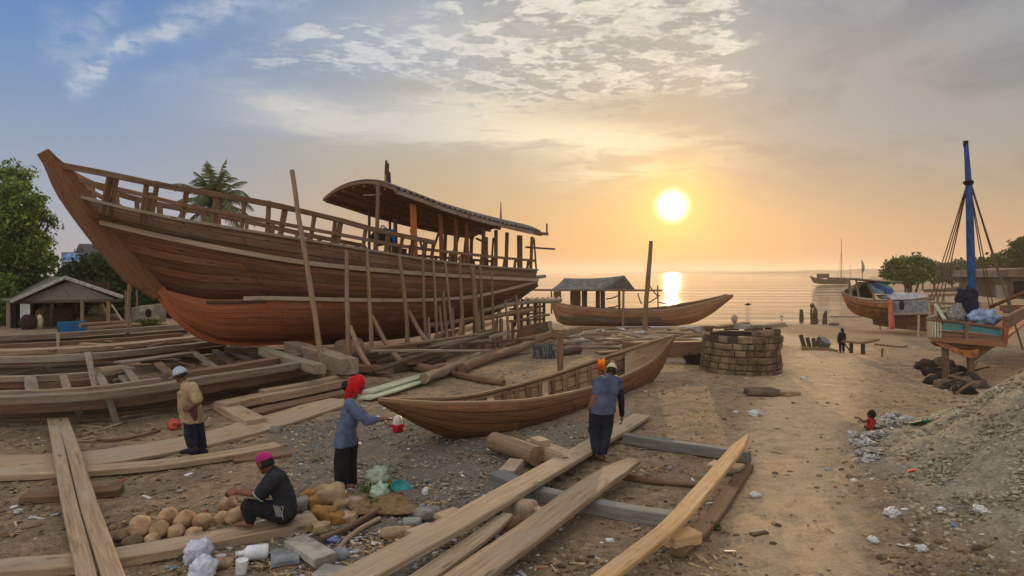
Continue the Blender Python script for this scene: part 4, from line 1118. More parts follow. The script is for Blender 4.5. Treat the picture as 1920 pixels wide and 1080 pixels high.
for lab, a, b_, w_, l0, l1, mt in (
    ('longest pale cross stick, leaning down from the dark-faced beam', (164, 662), (179, 727), .14, .75, .30, W_GREY),
    ('short cross stick just right of the longest pale one', (182, 698), (202, 732), .17, .3, .5, W_GREY),
    ('cross stick pointing at the white-capped man, upper of two', (233, 687), (260, 721), .17, .25, .5, W_GREY),
    ('cross stick pointing at the white-capped man, lower of two', (224, 700), (248, 723), .22, .15, .3, W_GREY),
    ('stubby upright board at the far left of the cross sticks', (57, 706), (60, 733), .24, .35, .5, W_GREY),
    ('thin stubby board between the far left one and the longest', (119, 706), (127, 731), .16, .35, .5, W_GREY),
    ('dark cross stick left of the white cap, under the wide board', (290, 676), (320, 702), .24, .2, .35, W_BROWN),
    ('grey cross timber right of the wide board, sloping down right', (357, 656), (404, 690), .2, .3, .45, W_GREY),
    ('dark cross timber second from the chip heap', (392, 650), (440, 686), .24, .2, .4, W_DARK),
    ('dark cross timber nearest the chip heap', (412, 646), (476, 680), .26, .2, .4, W_DARK),
    ('stick hanging down the front stack, left one of the pair', (142, 744), (152, 796), .12, .62, -.05, W_GREY),
    ('stick hanging down the front stack, right one of the pair', (201, 738), (221, 801), .12, .66, -.05, W_GREY),
    ('little peg sticking out under the front stack at the left edge', (15, 770), (18, 792), .12, .2, -.05, W_BROWN)):
    p0, p1 = gp(a[0], a[1], l0), gp(b_[0], b_[1], l1)
    tag(MB().beam([p0, p1], w_, .07, jit=.1, step=.3).build('stick', mt, origin=p0), lab, 'stick', CS)
timber('wide grey board lying askew between the left beams', [(222, 678), (285, 670), (356, 660)], .45, .05, .35, W_GREY, jit=.03)
log_('short round log among the left beams', [(182, 703), (228, 694)], .18, .1, W_PLANK)
# stakes and poles near the shed
f_ = gp(109, 655, 0); tag(MB().beam([at(109, 624, f_.y), f_], .10, .08, up=V((0, 1, 0)), jit=.1).build('stake', W_PALE, origin=f_), 'white upright stake below the blue sheet', 'stake')
f_ = gp(240, 640, -.1); tag(MB().tube([at(243, 514, f_.y), at(241, 580, f_.y), f_], .07, 7, jit=.3, step=.4).build('pole', W_POLE, origin=f_), 'thin upright pole right of the open shed', 'pole')
f_ = gp(238, 634, -.1); tag(MB().tube([at(236, 545, f_.y + .3), f_], .06, 7, jit=.3, step=.4).build('pole', W_BROWN, origin=f_), 'short dark pole standing close left of the thin upright one', 'pole')
f_ = gp(257, 615, -.1); tag(MB().tube([at(256, 524, f_.y), f_], .04, 6, jit=.3, step=.5).build('pole', W_POLE, origin=f_), 'thinnest pole before the ruined wall', 'pole')

# --- wide planks on the ground, left and middle
timber('broad weathered plank on which the white-capped man stands', [(-60, 868), (0, 868), (150, 860), (300, 838), (400, 818), (520, 785), (640, 748)], .92, .06, 0.0, W_PLANK, jit=.03)
timber('plank in front of the broad one, ending near the magenta cap', [(-60, 886), (0, 885), (152, 878), (300, 866), (420, 850), (521, 832)], .34, .09, 0.02, W_PLANK, jit=.03)
timber('dark tipped board under the end of the plank near the cap', [(440, 858), (500, 853), (542, 846)], .32, .05, .0, W_BROWN)
timber('short brown board lying left of the twin planks crossing', [(46, 926), (130, 921), (228, 912)], .26, .10, 0, W_BROWN)
timber('left plank of the pair running down to the corner', [(98, 783), (112, 850), (130, 940), (152, 1030), (170, 1110)], .155, .07, .16, W_PLANK, jit=.03)
timber('right plank of the pair running down to the corner', [(117, 782), (140, 850), (166, 940), (196, 1030), (224, 1110)], .18, .07, .16, W_PLANK, jit=.03)
timber('long brown plank on which the magenta-capped man sits', [(-60, 1066), (0, 1058), (140, 1048), (300, 1022), (450, 995), (590, 968)], .33, .11, .0, W_PLANK, jit=.03)
timber('thick tan beam beneath the foot of the tallest pole', [(414, 755), (480, 741), (560, 727), (645, 709)], .42, .18, .05, W_PLANK, 'beam', 'beam')
timber('narrow plank lying on the thick tan beam', [(490, 731), (560, 720), (640, 703)], .26, .08, .22, W_PLANK)
timber('low plank in front of the thick tan beam', [(470, 773), (540, 757), (640, 735)], .34, .10, 0, W_BROWN)
timber('short cut block pointing at the viewer from the tan beam', [(415, 754), (445, 768), (482, 786)], .40, .15, .0, W_PLANK, 'block', 'block')
timber('upper one of two pale green planks behind the red scarf', [(690, 733), (750, 715), (818, 695)], .34, .05, .12, W_MINT, jit=.02)
timber('lower one of two pale green planks behind the red scarf', [(684, 745), (740, 729), (800, 708)], .34, .05, .06, W_MINT, jit=.02)
log_('rough pole continuing the lower pale green plank', [(795, 711), (845, 690), (898, 665)], .14, .05, W_GREY, r1=.12)
log_('long bowed log rising toward the ship stern', [(868, 690), (920, 668), (975, 652), (1032, 627)], .16, .0, W_POLE, lifts=[0, .05, .1, .5])
log_('dark log lying in front of the longest brace', [(756, 679), (790, 690), (826, 695)], .14, 0, W_BROWN)
log_('thin pole across the top of the dark log', [(815, 690), (850, 680), (884, 668)], .09, .05, W_POLE)
log_('slim branch on the sand beyond the canoe', [(845, 699), (890, 710), (944, 717)], .09, 0, W_BROWN, 'branch', 'branch')
log_('small forked branch beside the canoe edge', [(935, 716), (943, 708)], .05, .05, W_DARK, 'branch', 'branch')
# --- clutter under the ship
for lab, pts, w_, th, lift, mt in (
    ('thick grey beam from the forefoot down to the tallest pole', [(545, 640), (600, 655), (655, 673)], .45, .4, .35, W_GREY),
    ('light split beam sloping to the tallest pole foot', [(494, 651), (540, 667), (600, 684)], .3, .22, .55, W_GREY),
    ('dark bearer under the keel left of the tallest pole', [(430, 650), (520, 656), (590, 660)], .4, .35, .1, W_DARK),
    ('dark bearer under the keel amidships', [(600, 672), (680, 662), (760, 650)], .35, .3, .1, W_DARK),
    ('bowed bearer under the hull before the short brace', [(560, 690), (640, 684), (735, 688)], .25, .2, .1, W_BROWN),
    ('bearer running toward the stern behind the long brace', [(770, 668), (840, 646), (905, 620)], .3, .25, .25, W_BROWN),
    ('upper bearer behind the scaffold posts', [(820, 628), (880, 612), (940, 598)], .25, .2, .5, W_BROWN),
    ('low dark sleeper behind the longest brace', [(650, 690), (760, 684), (830, 668)], .3, .2, 0, W_DARK),
    ('short sleeper between the sloping braces', [(700, 684), (770, 676)], .3, .3, 0, W_DARK)):
    timber(lab, pts, w_, th, lift, mt, 'bearer', 'timber', 'timbers under the big ship', .12)
tag(MB().tube([gp(640, 655, .25) + V((0, 0, 0)), gp(640, 655, .25) + V((.3, 1.0, 0))], .34, 14).build('log', W_PALE, origin=gp(640, 655)), 'sawn log end showing pale under the keel', 'log')
# --- rails and platform at the stern
def rail(label, pts, Y0, Y1, r, mat=W_POLE, name='scaffold_rail'):
    n = len(pts); P = [at(px, py, Y0 + (Y1 - Y0) * i / (n - 1)) for i, (px, py) in enumerate(pts)]
    return tag(MB().tube(P, r, 8, jit=.25, step=.5).build(name, mat, origin=P[0]), label, 'rail', 'scaffold rails by the ship stern')
rail('main rail of the stern scaffold, tied across the posts', [(797, 611), (860, 603), (920, 594), (1000, 580)], 24.5, 31, .11)
rail('upper rail reaching to the landing stage', [(890, 588), (950, 572), (1000, 566), (1052, 563)], 28, 33, .10, W_GREY)
rail('rail curving up beneath the stern planks', [(905, 584), (930, 576), (962, 558)], 28.5, 31.5, .08)
rail('low rail leading from the post foot to the dark box', [(947, 645), (985, 636), (1025, 628)], 25, 28.5, .10)
rail('thin rail low between the paired posts and the short one', [(862, 642), (890, 640), (925, 632)], 23.5, 26, .07, W_BROWN)
rail('sloping rail half way down behind the posts', [(835, 652), (880, 632), (930, 618)], 25, 28, .09, W_BROWN)
rail('dark rail under the hull turn', [(800, 640), (850, 634), (900, 628)], 25.5, 28, .08, W_DARK)
rail('thin rail along the landing stage side', [(960, 604), (1000, 594), (1030, 590)], 29, 32.5, .06, W_BROWN)
for j, (px, y0, y1, lab) in enumerate(((928, 600, 660, 'left leg of the small trestle near the stern'), (941, 597, 656, 'right leg of the small trestle near the stern'), (934, 600, 655, 'middle leg of the small trestle near the stern'), (952, 590, 636, 'thin post right of the small trestle'), (1001, 566, 604, 'first short post of the landing stage'), (1008, 566, 603, 'second short post of the landing stage'), (1013, 567, 603, 'third short post of the landing stage'), (1019, 566, 602, 'last thick post of the landing stage'), (890, 600, 655, 'post tied behind the thickest scaffold post'), (905, 595, 658, 'crooked post right of the thickest one'), (961, 600, 640, 'short post under the main rail end'), (1044, 623, 715, 'dark square post on the sand beyond the canoe'))):
    f_ = gp(px, y1, -.1)
    if j == 11: tag(MB().beam([at(px + 6, y0, f_.y), at(px + 7, y1, f_.y)], .17, .15, up=V((0, 1, 0)), jit=.1).build('post', W_BROWN, origin=f_), lab, 'post'); continue
    tag(MB().tube([at(px - (3 if j in (0, 2) else 0), y0, f_.y), f_], .06 if j < 4 else .09, 7, jit=.25, step=.4).build('post', W_POLE, origin=f_), lab, 'post', 'short posts by the ship stern')
TH = 'dense thin poles under the ship stern'
rs = random.Random(3)
for i in range(20):
    px = 800 + i * 11 + rs.uniform(-4, 4); y1 = 668 - (px - 800) * .17 + rs.uniform(-14, 10)
    f_ = gp(px, y1, -.1); hl = rs.uniform(.9, 2.3)
    tp = V((f_.x + rs.uniform(-.3, .3), f_.y + rs.uniform(-.2, .8), f_.z + hl))
    if SX.along(tp) > 0 and (V((tp.x, tp.y, 0)) - SX.A).dot(SX.n) < 1.9: f_ = f_ + SX.n * .9; tp = tp + SX.n * .9
    tag(MB().tube([tp, f_], rs.uniform(.04, .07), 7, jit=.3, step=.4).build('thin_pole', W_POLE if i % 3 else W_GREY, origin=f_), 'one of the thin poles crowded upright under the ship stern', 'pole', TH)
for i in range(14):
    px = 780 + rs.uniform(0, 210); y1 = 660 - (px - 780) * .15 + rs.uniform(-16, 8)
    f_ = gp(px, y1, rs.uniform(.1, .9)); d_ = V((rs.uniform(.6, 1), rs.uniform(.3, .9), rs.uniform(-.1, .25))).normalized() * rs.uniform(1.2, 2.4)
    tag(MB().beam([f_ - d_, f_ + d_], rs.uniform(.1, .2), rs.uniform(.06, .14), jit=.25).build('loose_timber', (W_GREY, W_BROWN, W_DARK)[i % 3], origin=f_), 'one of the loose timbers lying among the poles under the ship stern', 'timber', 'loose timbers under the ship stern')
ls = thing('landing_stage', at(1000, 605, 33), 'rough pole landing stage behind the ship stern', 'landing stage')
for i in range(9):
    MB().tube([at(962 + i * 10, 566 - i * .3, 31.5 + i * .2), at(968 + i * 10, 560 - i * .2, 34.5 + i * .2)], .09, 6, jit=.3, step=.6).build('deck_pole', W_GREY if i % 2 else W_BROWN, ls)
for i in range(3): MB().beam([at(955, 580 + i * 11, 32.5), at(1020, 574 + i * 12, 33.5)], .1, .1, jit=.2, up=V((0, 1, 0))).build('cross_rail', W_BROWN, ls)
for px in (965, 978, 990, 1004, 1020): MB().tube([at(px, 560, 33), at(px, 612, 33)], .08, 6, jit=.2, step=.5).build('leg', W_DARK, ls)
bx = thing('trough', gp(1020, 633), 'dark open wooden trough by the ship stern', 'trough')
prism('side', [at(1001, 607, 28.3), at(1026, 603, 28.9), at(1030, 626, 28.6), at(1003, 633, 28.1)], V((.2, .5, 0)), W_DARK, bx)
prism('front_board', [at(1026, 603, 28.8), at(1033, 604, 29.4), at(1033, 622, 29.3), at(1030, 627, 28.5)], V((.06, .05, 0)), W_GREY, bx)
prism('long_wall', [at(975, 612, 28.9), at(1001, 607, 28.5), at(1003, 633, 28.3), at(978, 636, 28.8)], V((.1, .2, 0)), W_BROWN, bx)
# bundle of short grey stakes, a thing of many rods
g0 = gp(1021, 672)
mb = MB()
for i in range(46):
    a = random.random() * 2 * math.pi; r_ = .44 * math.sqrt(random.random())
    p = g0 + V((r_ * math.cos(a) * 1.15, r_ * math.sin(a) * .8, 0)); q_ = p + V((random.uniform(-.12, .08) - .08 * (p.x - g0.x), random.uniform(-.05, .05), .52 + random.uniform(-.05, .05)))
    mb.tube([p, q_], .032, 6)
tag(mb.build('stake_bundle', plain('grey_green_rod', srgb(128, 130, 128), srgb(74, 78, 78), .7, 6, vary=.3), origin=g0), 'upright bundle of short grey rods on the sand', 'bundle')
log_('flat dark stump beside the grey rod bundle', [(1050, 660), (1085, 655)], .16, 0, W_DARK)
# --- foreground frame of planks right of centre
timber('widest pale plank, its far end by the bending man', [(640, 1090), (700, 1057), (860, 972), (1000, 893), (1100, 837), (1203, 777)], .36, .075, .30, W_PALE, jit=.02, lifts=[.26, .26, .25, .2, .10, .03])
timber('narrow pale plank wedged under the widest one', [(775, 1090), (830, 1052), (900, 1003), (952, 962)], .22, .06, .14, W_PALE, jit=.06, taper=lambda k: 1.0 if k < .75 else 1.0 - (k - .75) * 1.6)
timber('tan plank with a notched end, second from the right curve', [(850, 1095), (940, 1030), (1000, 987), (1060, 942), (1120, 900), (1163, 873), (1190, 860)], .37, .075, .20, W_PLANK, jit=.05, taper=lambda k: 1.0 if k < .86 else 1.0 - (k - .86) * 3.5)
timber('curved orange plank with a pointed tip', [(1085, 1112), (1165, 1052), (1250, 987), (1310, 922), (1365, 858), (1402, 814)], .19, .07, .30, W_ORANGE, jit=.03, taper=lambda k: .95 + .12 * math.sin(math.pi * k) if k < .88 else (1.0 - (k - .88) * 7.0), lifts=[.10, .16, .26, .28, .30, .32])
timber('dark plank under the curved orange one', [(1268, 1032), (1320, 985), (1365, 925), (1402, 870)], .18, .06, .02, W_BROWN, jit=.04)
timber('square block carrying the curved orange plank', [(1252, 1004), (1303, 992)], .22, .13, .05, W_ORANGE, 'block', 'block', jit=.02)
timber('flat offcut under the orange plank near its tip', [(1333, 866), (1390, 874)], .30, .05, .10, W_PALE, 'offcut', 'offcut', jit=.04)
timber('grey beam reaching from the widest plank end to the orange tip', [(1172, 812), (1230, 822), (1300, 831), (1405, 847)], .17, .17, .02, W_BLUEGREY, 'beam', 'beam', jit=.04)
timber('pale strip beside the far grey beam', [(1300, 838), (1380, 851)], .10, .06, .0, W_PALE)
timber('long grey beam crossing under both big planks', [(1000, 912), (1060, 925), (1150, 944), (1220, 955), (1270, 962)], .18, .17, .0, W_BLUEGREY, 'beam', 'beam', jit=.04)
timber('grey beam end left of the widest plank', [(932, 883), (960, 895), (1010, 908)], .26, .2, .0, W_BLUEGREY, 'beam', 'beam', jit=.06)
log_('thin brown rod half buried between the big planks', [(1165, 893), (1230, 903), (1316, 910)], .045, 0, W_BROWN, 'rod', 'rod')
log_('thick round log in front of the canoe', [(925, 826), (965, 840), (1006, 856)], .155, .06, W_POLE, jit=.1)
log_('thinner log continuing behind the thick round one', [(1000, 851), (1030, 862), (1060, 872)], .13, .0, W_POLE, jit=.15)
timber('pale wedge of timber right of the thick log', [(998, 822), (1030, 835), (1072, 850)], .26, .18, .03, W_PLANK, 'block', 'block')
timber('squared timber stub pointing from the log to the widest plank', [(968, 860), (948, 882)], .24, .2, 0, W_PLANK, 'block', 'block')
timber('small pale chock on top of the wedge', [(1003, 818), (1022, 826)], .2, .1, .2, W_PALE, 'block', 'block')
def rockobj(label, px, py, rx, ry, rz, mat, name='stone', cat='stone', amp=.3, lift=0.0, rot=None, group=None, freq=1.4):
    p = gp(px, py); p.z += rz * .55 + lift
    o = MB().blob(p, rx, ry, rz, rot if rot is not None else random.random() * 6, amp, freq, 16, 10).build(name, mat, origin=p - V((0, 0, rz * .6)))
    return tag(o, label, cat, group)
rockobj('pale faceted wood chunk under the widest plank', 982, 970, .20, .16, .15, W_PALE, 'wood_chunk', 'wood chunk', .35)
timber('short offcut leaning behind the pale wood chunk', [(995, 945), (1028, 962)], .12, .1, .05, W_PLANK, 'offcut', 'offcut')
log_('small dark roller under the widest plank', [(945, 988), (968, 978)], .07, 0, W_BROWN)
timber('triangular offcut left of the widest plank', [(826, 968), (862, 955)], .26, .06, .1, W_PALE, 'offcut', 'offcut')
timber('flat offcut half hidden by the widest plank', [(775, 1000), (815, 985)], .3, .06, .1, W_PALE, 'offcut', 'offcut')
# bent sticks by the gravel
log_('bent cane lying beside the gravel strip', [(632, 1032), (650, 1010), (690, 982), (712, 972)], .026, .02, W_PLANK, 'cane', 'cane')
log_('forked stick crossing the bent cane', [(600, 1010), (650, 990), (695, 965), (712, 955)], .035, .03, W_BROWN, 'stick', 'stick')
timber('curved bark strip by the yellow rocks', [(690, 958), (722, 945), (748, 925)], .2, .02, .02, W_PLANK, 'bark_strip', 'bark', jit=.2)
# slab blocks at the bottom
SLAB = plain('grey_slab', srgb(172, 164, 150), srgb(132, 126, 116), .9, 4, bump=.4, vary=.15)
timber('long grey slab right of the blue-grey slab', [(552, 1007), (585, 1024), (612, 1042)], .24, .10, .04, SLAB, 'slab', 'slab', jit=.03)
timber('blue-grey flat slab left of the long slab', [(508, 1042), (560, 1034)], .34, .06, .02, plain('blue_grey_slab', srgb(138, 142, 144), srgb(104, 106, 106), .9, 5, bump=.4), 'slab', 'slab', jit=.05)
timber('broken grey slab at the bottom by the widest plank', [(597, 1066), (640, 1072)], .26, .08, .0, SLAB, 'slab', 'slab', jit=.05)
rockobj('smooth grey stone beside the bent cane', 638, 1046, .12, .09, .07, plain('blue_grey_stone', srgb(150, 154, 154), srgb(122, 124, 122), .85, 6), amp=.12)
# ---------------------------------------------------------------- brick ring beside the path
ring_c = gp(1413, 704); ring_c = V((ring_c.x, ring_c.y + 1.1, hgt(ring_c.x, ring_c.y + 1.1)))
BR = plain('sun_dried_brick', srgb(136, 115, 90), srgb(90, 75, 59), .95, 3, bump=.7)
t_b = NT(BR.node_tree); bb_ = BR.node_tree.nodes['Principled BSDF']; lk = bb_.inputs['Base Color'].links[0].from_socket
rv = t_b.ramp(t_b.node('ShaderNodeNewGeometry').outputs['Random Per Island'], [(0, (.62, .6, .58)), (.5, (1, 1, 1)), (1, (1.22, 1.2, 1.15))]); t_b.set(bb_.inputs['Base Color'], t_b.mix(1.0, lk, rv, 'MULTIPLY'))
BR2 = plain('brick_core', srgb(88, 73, 57), srgb(66, 54, 43), .95, 5)
kiln = thing('brick_ring', ring_c, 'round dry-stacked brick wall beside the path, beams lying over its top', 'brick ring')
KR, n_b = 1.2, 30
mb = MB(); mb.rings([[ring_c + V((math.cos(a) * (KR - .05), math.sin(a) * (KR - .05), z)) for a in [2 * math.pi * i / 40 for i in range(40)]] for z in (-.05, 1.2)], cap=False)
mb.rings([[ring_c + V((math.cos(a) * (KR - .28), math.sin(a) * (KR - .28), z)) for a in [2 * math.pi * i / 40 for i in range(40)]] for z in (1.2, .0)], cap=False)
mb.build('core', BR2, kiln)
hts = [.19, .20, .22, .21, .2, .22, .2]; z = -.02
mbk = MB()
for ci, ch_ in enumerate(hts):
    mb = mbk; nb = n_b if ci < 5 else 22
    a = random.random()
    while a < random.random() * 0 + 2 * math.pi + .9:
        wd = (2 * math.pi / nb) * random.uniform(.6, 1.4)
        back_top = math.sin(a + wd / 2) > 0
        if not (ci == 6 and random.random() < .35) and not (ci == 5 and 2.7 < (a % 6.283) < 4.3 and random.random() < .9) and not (ci == 6 and 2.6 < (a % 6.283) < 4.6):
            am = a + wd / 2; rr = KR + random.uniform(-.05, .05)
            mb.box(ring_c + V((math.cos(am) * (rr - .11), math.sin(am) * (rr - .11), z)), wd * rr - random.uniform(.006, .03), .24, ch_ - random.uniform(.004, .03), am + math.pi / 2 + random.uniform(-.12, .12), jit=.22, ch=.03)
        a += wd
        if a > 2 * math.pi + .3: break
    z += ch_
mbk.build('brick_courses', BR, kiln)
zt = ring_c.z + z
for lab, a, b_, w_, th, mt in (('board on the brick ring pointing right with a dark end', (1405, 612), (1470, 612), .3, .1, W_GREY), ('long grey board sloping over the right of the brick ring', (1400, 627), (1465, 606), .35, .06, W_GREY), ('short plank across the back of the brick ring', (1340, 614), (1400, 606), .3, .08, W_BROWN), ('flat sack-coloured slab lying on the brick ring', (1385, 613), (1415, 612), .5, .12, SLAB)):
    p0, p1 = at(a[0], a[1], ring_c.y - .2), at(b_[0], b_[1], ring_c.y + .3)
    p0.z = max(p0.z, zt - .02); p1.z = max(p1.z, zt + .03)
    tag(MB().beam([p0, p1], w_, th, jit=.1).build('board', mt, origin=p0), lab, 'board')
tag(MB().blob(at(1377, 598, ring_c.y + .3), .10, .10, .14, amp=.1).build('clay_pot', plain('pale_clay', srgb(172, 156, 134), None, .9), origin=at(1377, 598, ring_c.y + .3)), 'small pale pot standing on the brick ring', 'pot')
for px, w_ in ((1462, .03), (1455, .025)):
    f_ = gp(px, 690, -.05); f_.y += .3; tag(MB().tube([at(px + 2, 640, f_.y), f_], w_, 6, jit=.3, step=.3).build('stick', W_BROWN, origin=f_), 'thin stick propped against the right side of the brick ring', 'stick', 'sticks at the brick ring')
# low walls and rubbish behind it
timber('long brown timber wall left of the brick ring, upper piece', [(1170, 641), (1250, 640), (1325, 640)], .4, .45, .35, W_BROWN, 'low_timber', 'timber', jit=.1)
timber('long brown timber wall left of the brick ring, lower piece', [(1165, 656), (1250, 653), (1325, 652)], .4, .35, .0, W_BROWN, 'low_timber', 'timber', jit=.1)
timber('white sheet of board on the sand left of the brick ring', [(1255, 661), (1320, 660)], .7, .04, .05, TARP_W, 'sheet', 'sheet', jit=.02)
bl = rockobj('black refuse heap against the left of the brick ring', 1306, 682, .45, .4, .30, BLACK, 'refuse_heap', 'refuse heap', .4)
rockobj('crumpled silvery bag on the black refuse heap', 1296, 676, .22, .2, .14, plain('silvery_bag', srgb(170, 170, 172), srgb(110, 110, 116), .4, 9), 'bag', 'bag', .4, lift=.22)
# ================================================================ people
random.seed(5)
def skin_mat(name, c1, c2): 
    m = plain(name, c1, c2, .55, 9, bump=.08, spec=.35); m.node_tree.nodes['Principled BSDF'].inputs['Subsurface Weight'].default_value = .06; return m
SKIN = skin_mat('brown_skin', srgb(132, 84, 58), srgb(106, 66, 46))
SKIN2 = skin_mat('dark_brown_skin', srgb(104, 66, 46), srgb(80, 50, 36))
HAIR = plain('black_hair', srgb(28, 24, 22), srgb(16, 14, 14), .7, 30, bump=.4)
EYE = plain('dark_eye', srgb(30, 22, 18), srgb(20, 14, 12), .3, 5, bump=0)
NAVY = plain('navy_trousers', srgb(36, 42, 58), srgb(24, 28, 40), .9, 7, bump=.3)
BLK = plain('black_trousers', srgb(34, 33, 34), srgb(22, 22, 24), .9, 7, bump=.3)
def cloth_tex(name, size):
    t_ = bpy.data.textures.new(name, 'CLOUDS'); t_.noise_scale = size; t_.noise_depth = 2; return t_
FOLD = cloth_tex('cloth_folds', .09)
def capsule(mb, p0, r0, p1, r1, n=12):
    p0, p1 = V(p0), V(p1); d = p1 - p0
    if d.length < 1e-5: d = V((0, 0, 1e-3)); p1 = p0 + d
    t_ = d.normalized(); ref = V((0, 0, 1)) if abs(t_.z) < .9 else V((1, 0, 0))
    a = t_.cross(ref).normalized(); b_ = t_.cross(a)
    rings = []
    for q in range(5):
        f = math.pi / 2 * (1 - q / 4); rings.append((p0 - t_ * r0 * math.sin(f), max(r0 * math.cos(f), r0 * .02)))
    for q in range(5):
        f = math.pi / 2 * q / 4; rings.append((p1 + t_ * r1 * math.sin(f), max(r1 * math.cos(f), r1 * .02)))
    mb.rings([[c_ + (a * math.cos(2 * math.pi * k / n) + b_ * math.sin(2 * math.pi * k / n)) * r_ for k in range(n)] for c_, r_ in rings])
def ellip(mb, c, axes, n=16):
    """ellipsoid; axes = three orthogonal half-axis vectors"""
    rings = []
    for i in range(11):
        ph = min(max(math.pi * i / 10, .03), math.pi - .03)
        rings.append([V(c) + axes[0] * math.sin(ph) * math.cos(2 * math.pi * k / n) + axes[1] * math.sin(ph) * math.sin(2 * math.pi * k / n) - axes[2] * math.cos(ph) for k in range(n)])
    mb.rings(rings)
def flesh(name, mat, parent, fill, vox=.010, smooth=3, folds=0.0):
    mb = MB(); fill(mb); o = mb.build(name, mat, parent)
    md = o.modifiers.new('join', 'REMESH'); md.mode = 'VOXEL'; md.voxel_size = vox; md.use_smooth_shade = True
    md = o.modifiers.new('relax', 'SMOOTH'); md.iterations = smooth; md.factor = .5
    if folds:
        md = o.modifiers.new('folds', 'DISPLACE'); md.texture = FOLD; md.strength = folds; md.mid_level = .5; md.texture_coords = 'GLOBAL'
    return o
def loftsolid(mb, *secs, n=20):
    """closed solid through elliptic sections (centre, half-axis, half-axis) with flat ends"""
    mb.rings([[V(c_) + a * math.cos(2 * math.pi * k / n) + b_ * math.sin(2 * math.pi * k / n) for k in range(n)] for c_, a, b_ in secs])
XA, YA = V((1, 0, 0)), V((0, 1, 0))
def chain(mb, *pr):
    for (p0, r0), (p1, r1) in zip(pr, pr[1:]): capsule(mb, p0, r0, p1, r1)
def hand(mb, wrist, d, palm, thumb_side, s=1.0, curl=.5):
    """palm from the wrist along d; `palm` is the way the palm faces, `thumb_side` the side of the thumb"""
    d = d.normalized(); palm = (palm - d * palm.dot(d)).normalized(); side = d.cross(palm).normalized()
    if side.dot(thumb_side) < 0: side = -side
    kn = []
    for j, o_ in enumerate((.030, .010, -.010, -.029)):
        k = wrist + (d * (.086 - .004 * abs(j - 1)) + side * o_) * s; kn.append(k)
        capsule(mb, wrist + side * o_ * .55 * s + d * .012 * s, .017 * s, k, .0125 * s)
    for j, (k, L) in enumerate(zip(kn, (.072, .080, .074, .058))):
        ang = 0; p = k; L *= s
        for q, (f, r_) in enumerate(((.42, .0098), (.32, .0090), (.26, .0078))):
            ang += curl * (.75 + .12 * j) * (1.0 if q else .7)
            dd = d * math.cos(ang) + palm * math.sin(ang) + side * .05 * (1.5 - j)
            p2 = p + dd.normalized() * L * f
            capsule(mb, p, r_ * s, p2, r_ * .93 * s); p = p2
    b0 = wrist + (d * .022 + side * .026) * s
    b1 = b0 + (d * .030 + side * .026 + palm * .012) * s; b2 = b1 + (d * .030 + side * .004 + palm * .016 * (1 + curl)) * s
    capsule(mb, b0, .015 * s, b1, .0115 * s); capsule(mb, b1, .011 * s, b2, .0085 * s)
def head_fill(mb, c, f, up, s=1.0, ears=True):
    """head at c looking along f"""
    f = f.normalized(); up = (up - f * up.dot(f)).normalized(); r_ = f.cross(up)
    ellip(mb, c + up * .02 * s, [r_ * .073 * s, f * .092 * s, up * .105 * s])
    ellip(mb, c + f * .028 * s - up * .045 * s, [r_ * .055 * s, f * .06 * s, up * .075 * s])         # jaw
    capsule(mb, c + f * .072 * s - up * .095 * s, .02 * s, c + f * .066 * s - up * .09 * s, .024 * s)  # chin
    capsule(mb, c + f * .088 * s + up * .018 * s, .009 * s, c + f * .110 * s - up * .022 * s, .013 * s)  # nose
    capsule(mb, c + f * .100 * s - up * .024 * s + r_ * .012 * s, .009 * s, c + f * .100 * s - up * .024 * s - r_ * .012 * s, .009 * s)
    capsule(mb, c + f * .088 * s - up * .056 * s + r_ * .018 * s, .008 * s, c + f * .088 * s - up * .056 * s - r_ * .018 * s, .008 * s)  # lips
    capsule(mb, c + f * .082 * s + up * .032 * s + r_ * .035 * s, .011 * s, c + f * .082 * s + up * .032 * s - r_ * .035 * s, .011 * s)  # brow
    if ears:
        for q in (1, -1):
            ellip(mb, c + r_ * .076 * q * s - up * .008 * s - f * .008 * s, [r_ * .012 * s, f * .02 * s, up * .034 * s], 10)
def eyes(parent, c, f, up, s=1.0):
    f = f.normalized(); up = (up - f * up.dot(f)).normalized(); r_ = f.cross(up); mb = MB()
    for q in (1, -1): ellip(mb, c + f * .080 * s + up * .012 * s + r_ * .032 * q * s, [r_ * .014 * s, f * .010 * s, up * .008 * s], 8)
    mb.build('eyes', EYE, parent)
def shell(mb, c, axes, zmin, n=18, dome=7):
    """open dome (cap, hair): upper part of an ellipsoid down to zmin (in units of the up axis)"""
    rings = []
    lo = math.acos(max(-1, min(1, zmin)))
    for i in range(dome + 1):
        ph = max(.04, lo * i / dome)
        rings.append([V(c) + axes[0] * math.sin(ph) * math.cos(2 * math.pi * k / n) + axes[1] * math.sin(ph) * math.sin(2 * math.pi * k / n) + axes[2] * math.cos(ph) for k in range(n)])
    mb.rings(rings[::-1])
def foot(mb, ankle, d, s=1.0):
    d = V((d.x, d.y, 0)).normalized()
    b_ = V((ankle.x, ankle.y, ankle.z - .055 * s))
    chain(mb, (ankle, .036 * s), (b_ - d * .03 * s, .034 * s), (b_ + d * .07 * s - V((0, 0, .005)) * s, .034 * s), (b_ + d * .15 * s - V((0, 0, .012)) * s, .024 * s))
    capsule(mb, b_ + d * .10 * s + d.cross(V((0, 0, 1))) * .02 * s - V((0, 0, .012)) * s, .022 * s, b_ + d * .10 * s - d.cross(V((0, 0, 1))) * .02 * s - V((0, 0, .012)) * s, .022 * s)
UP = V((0, 0, 1))

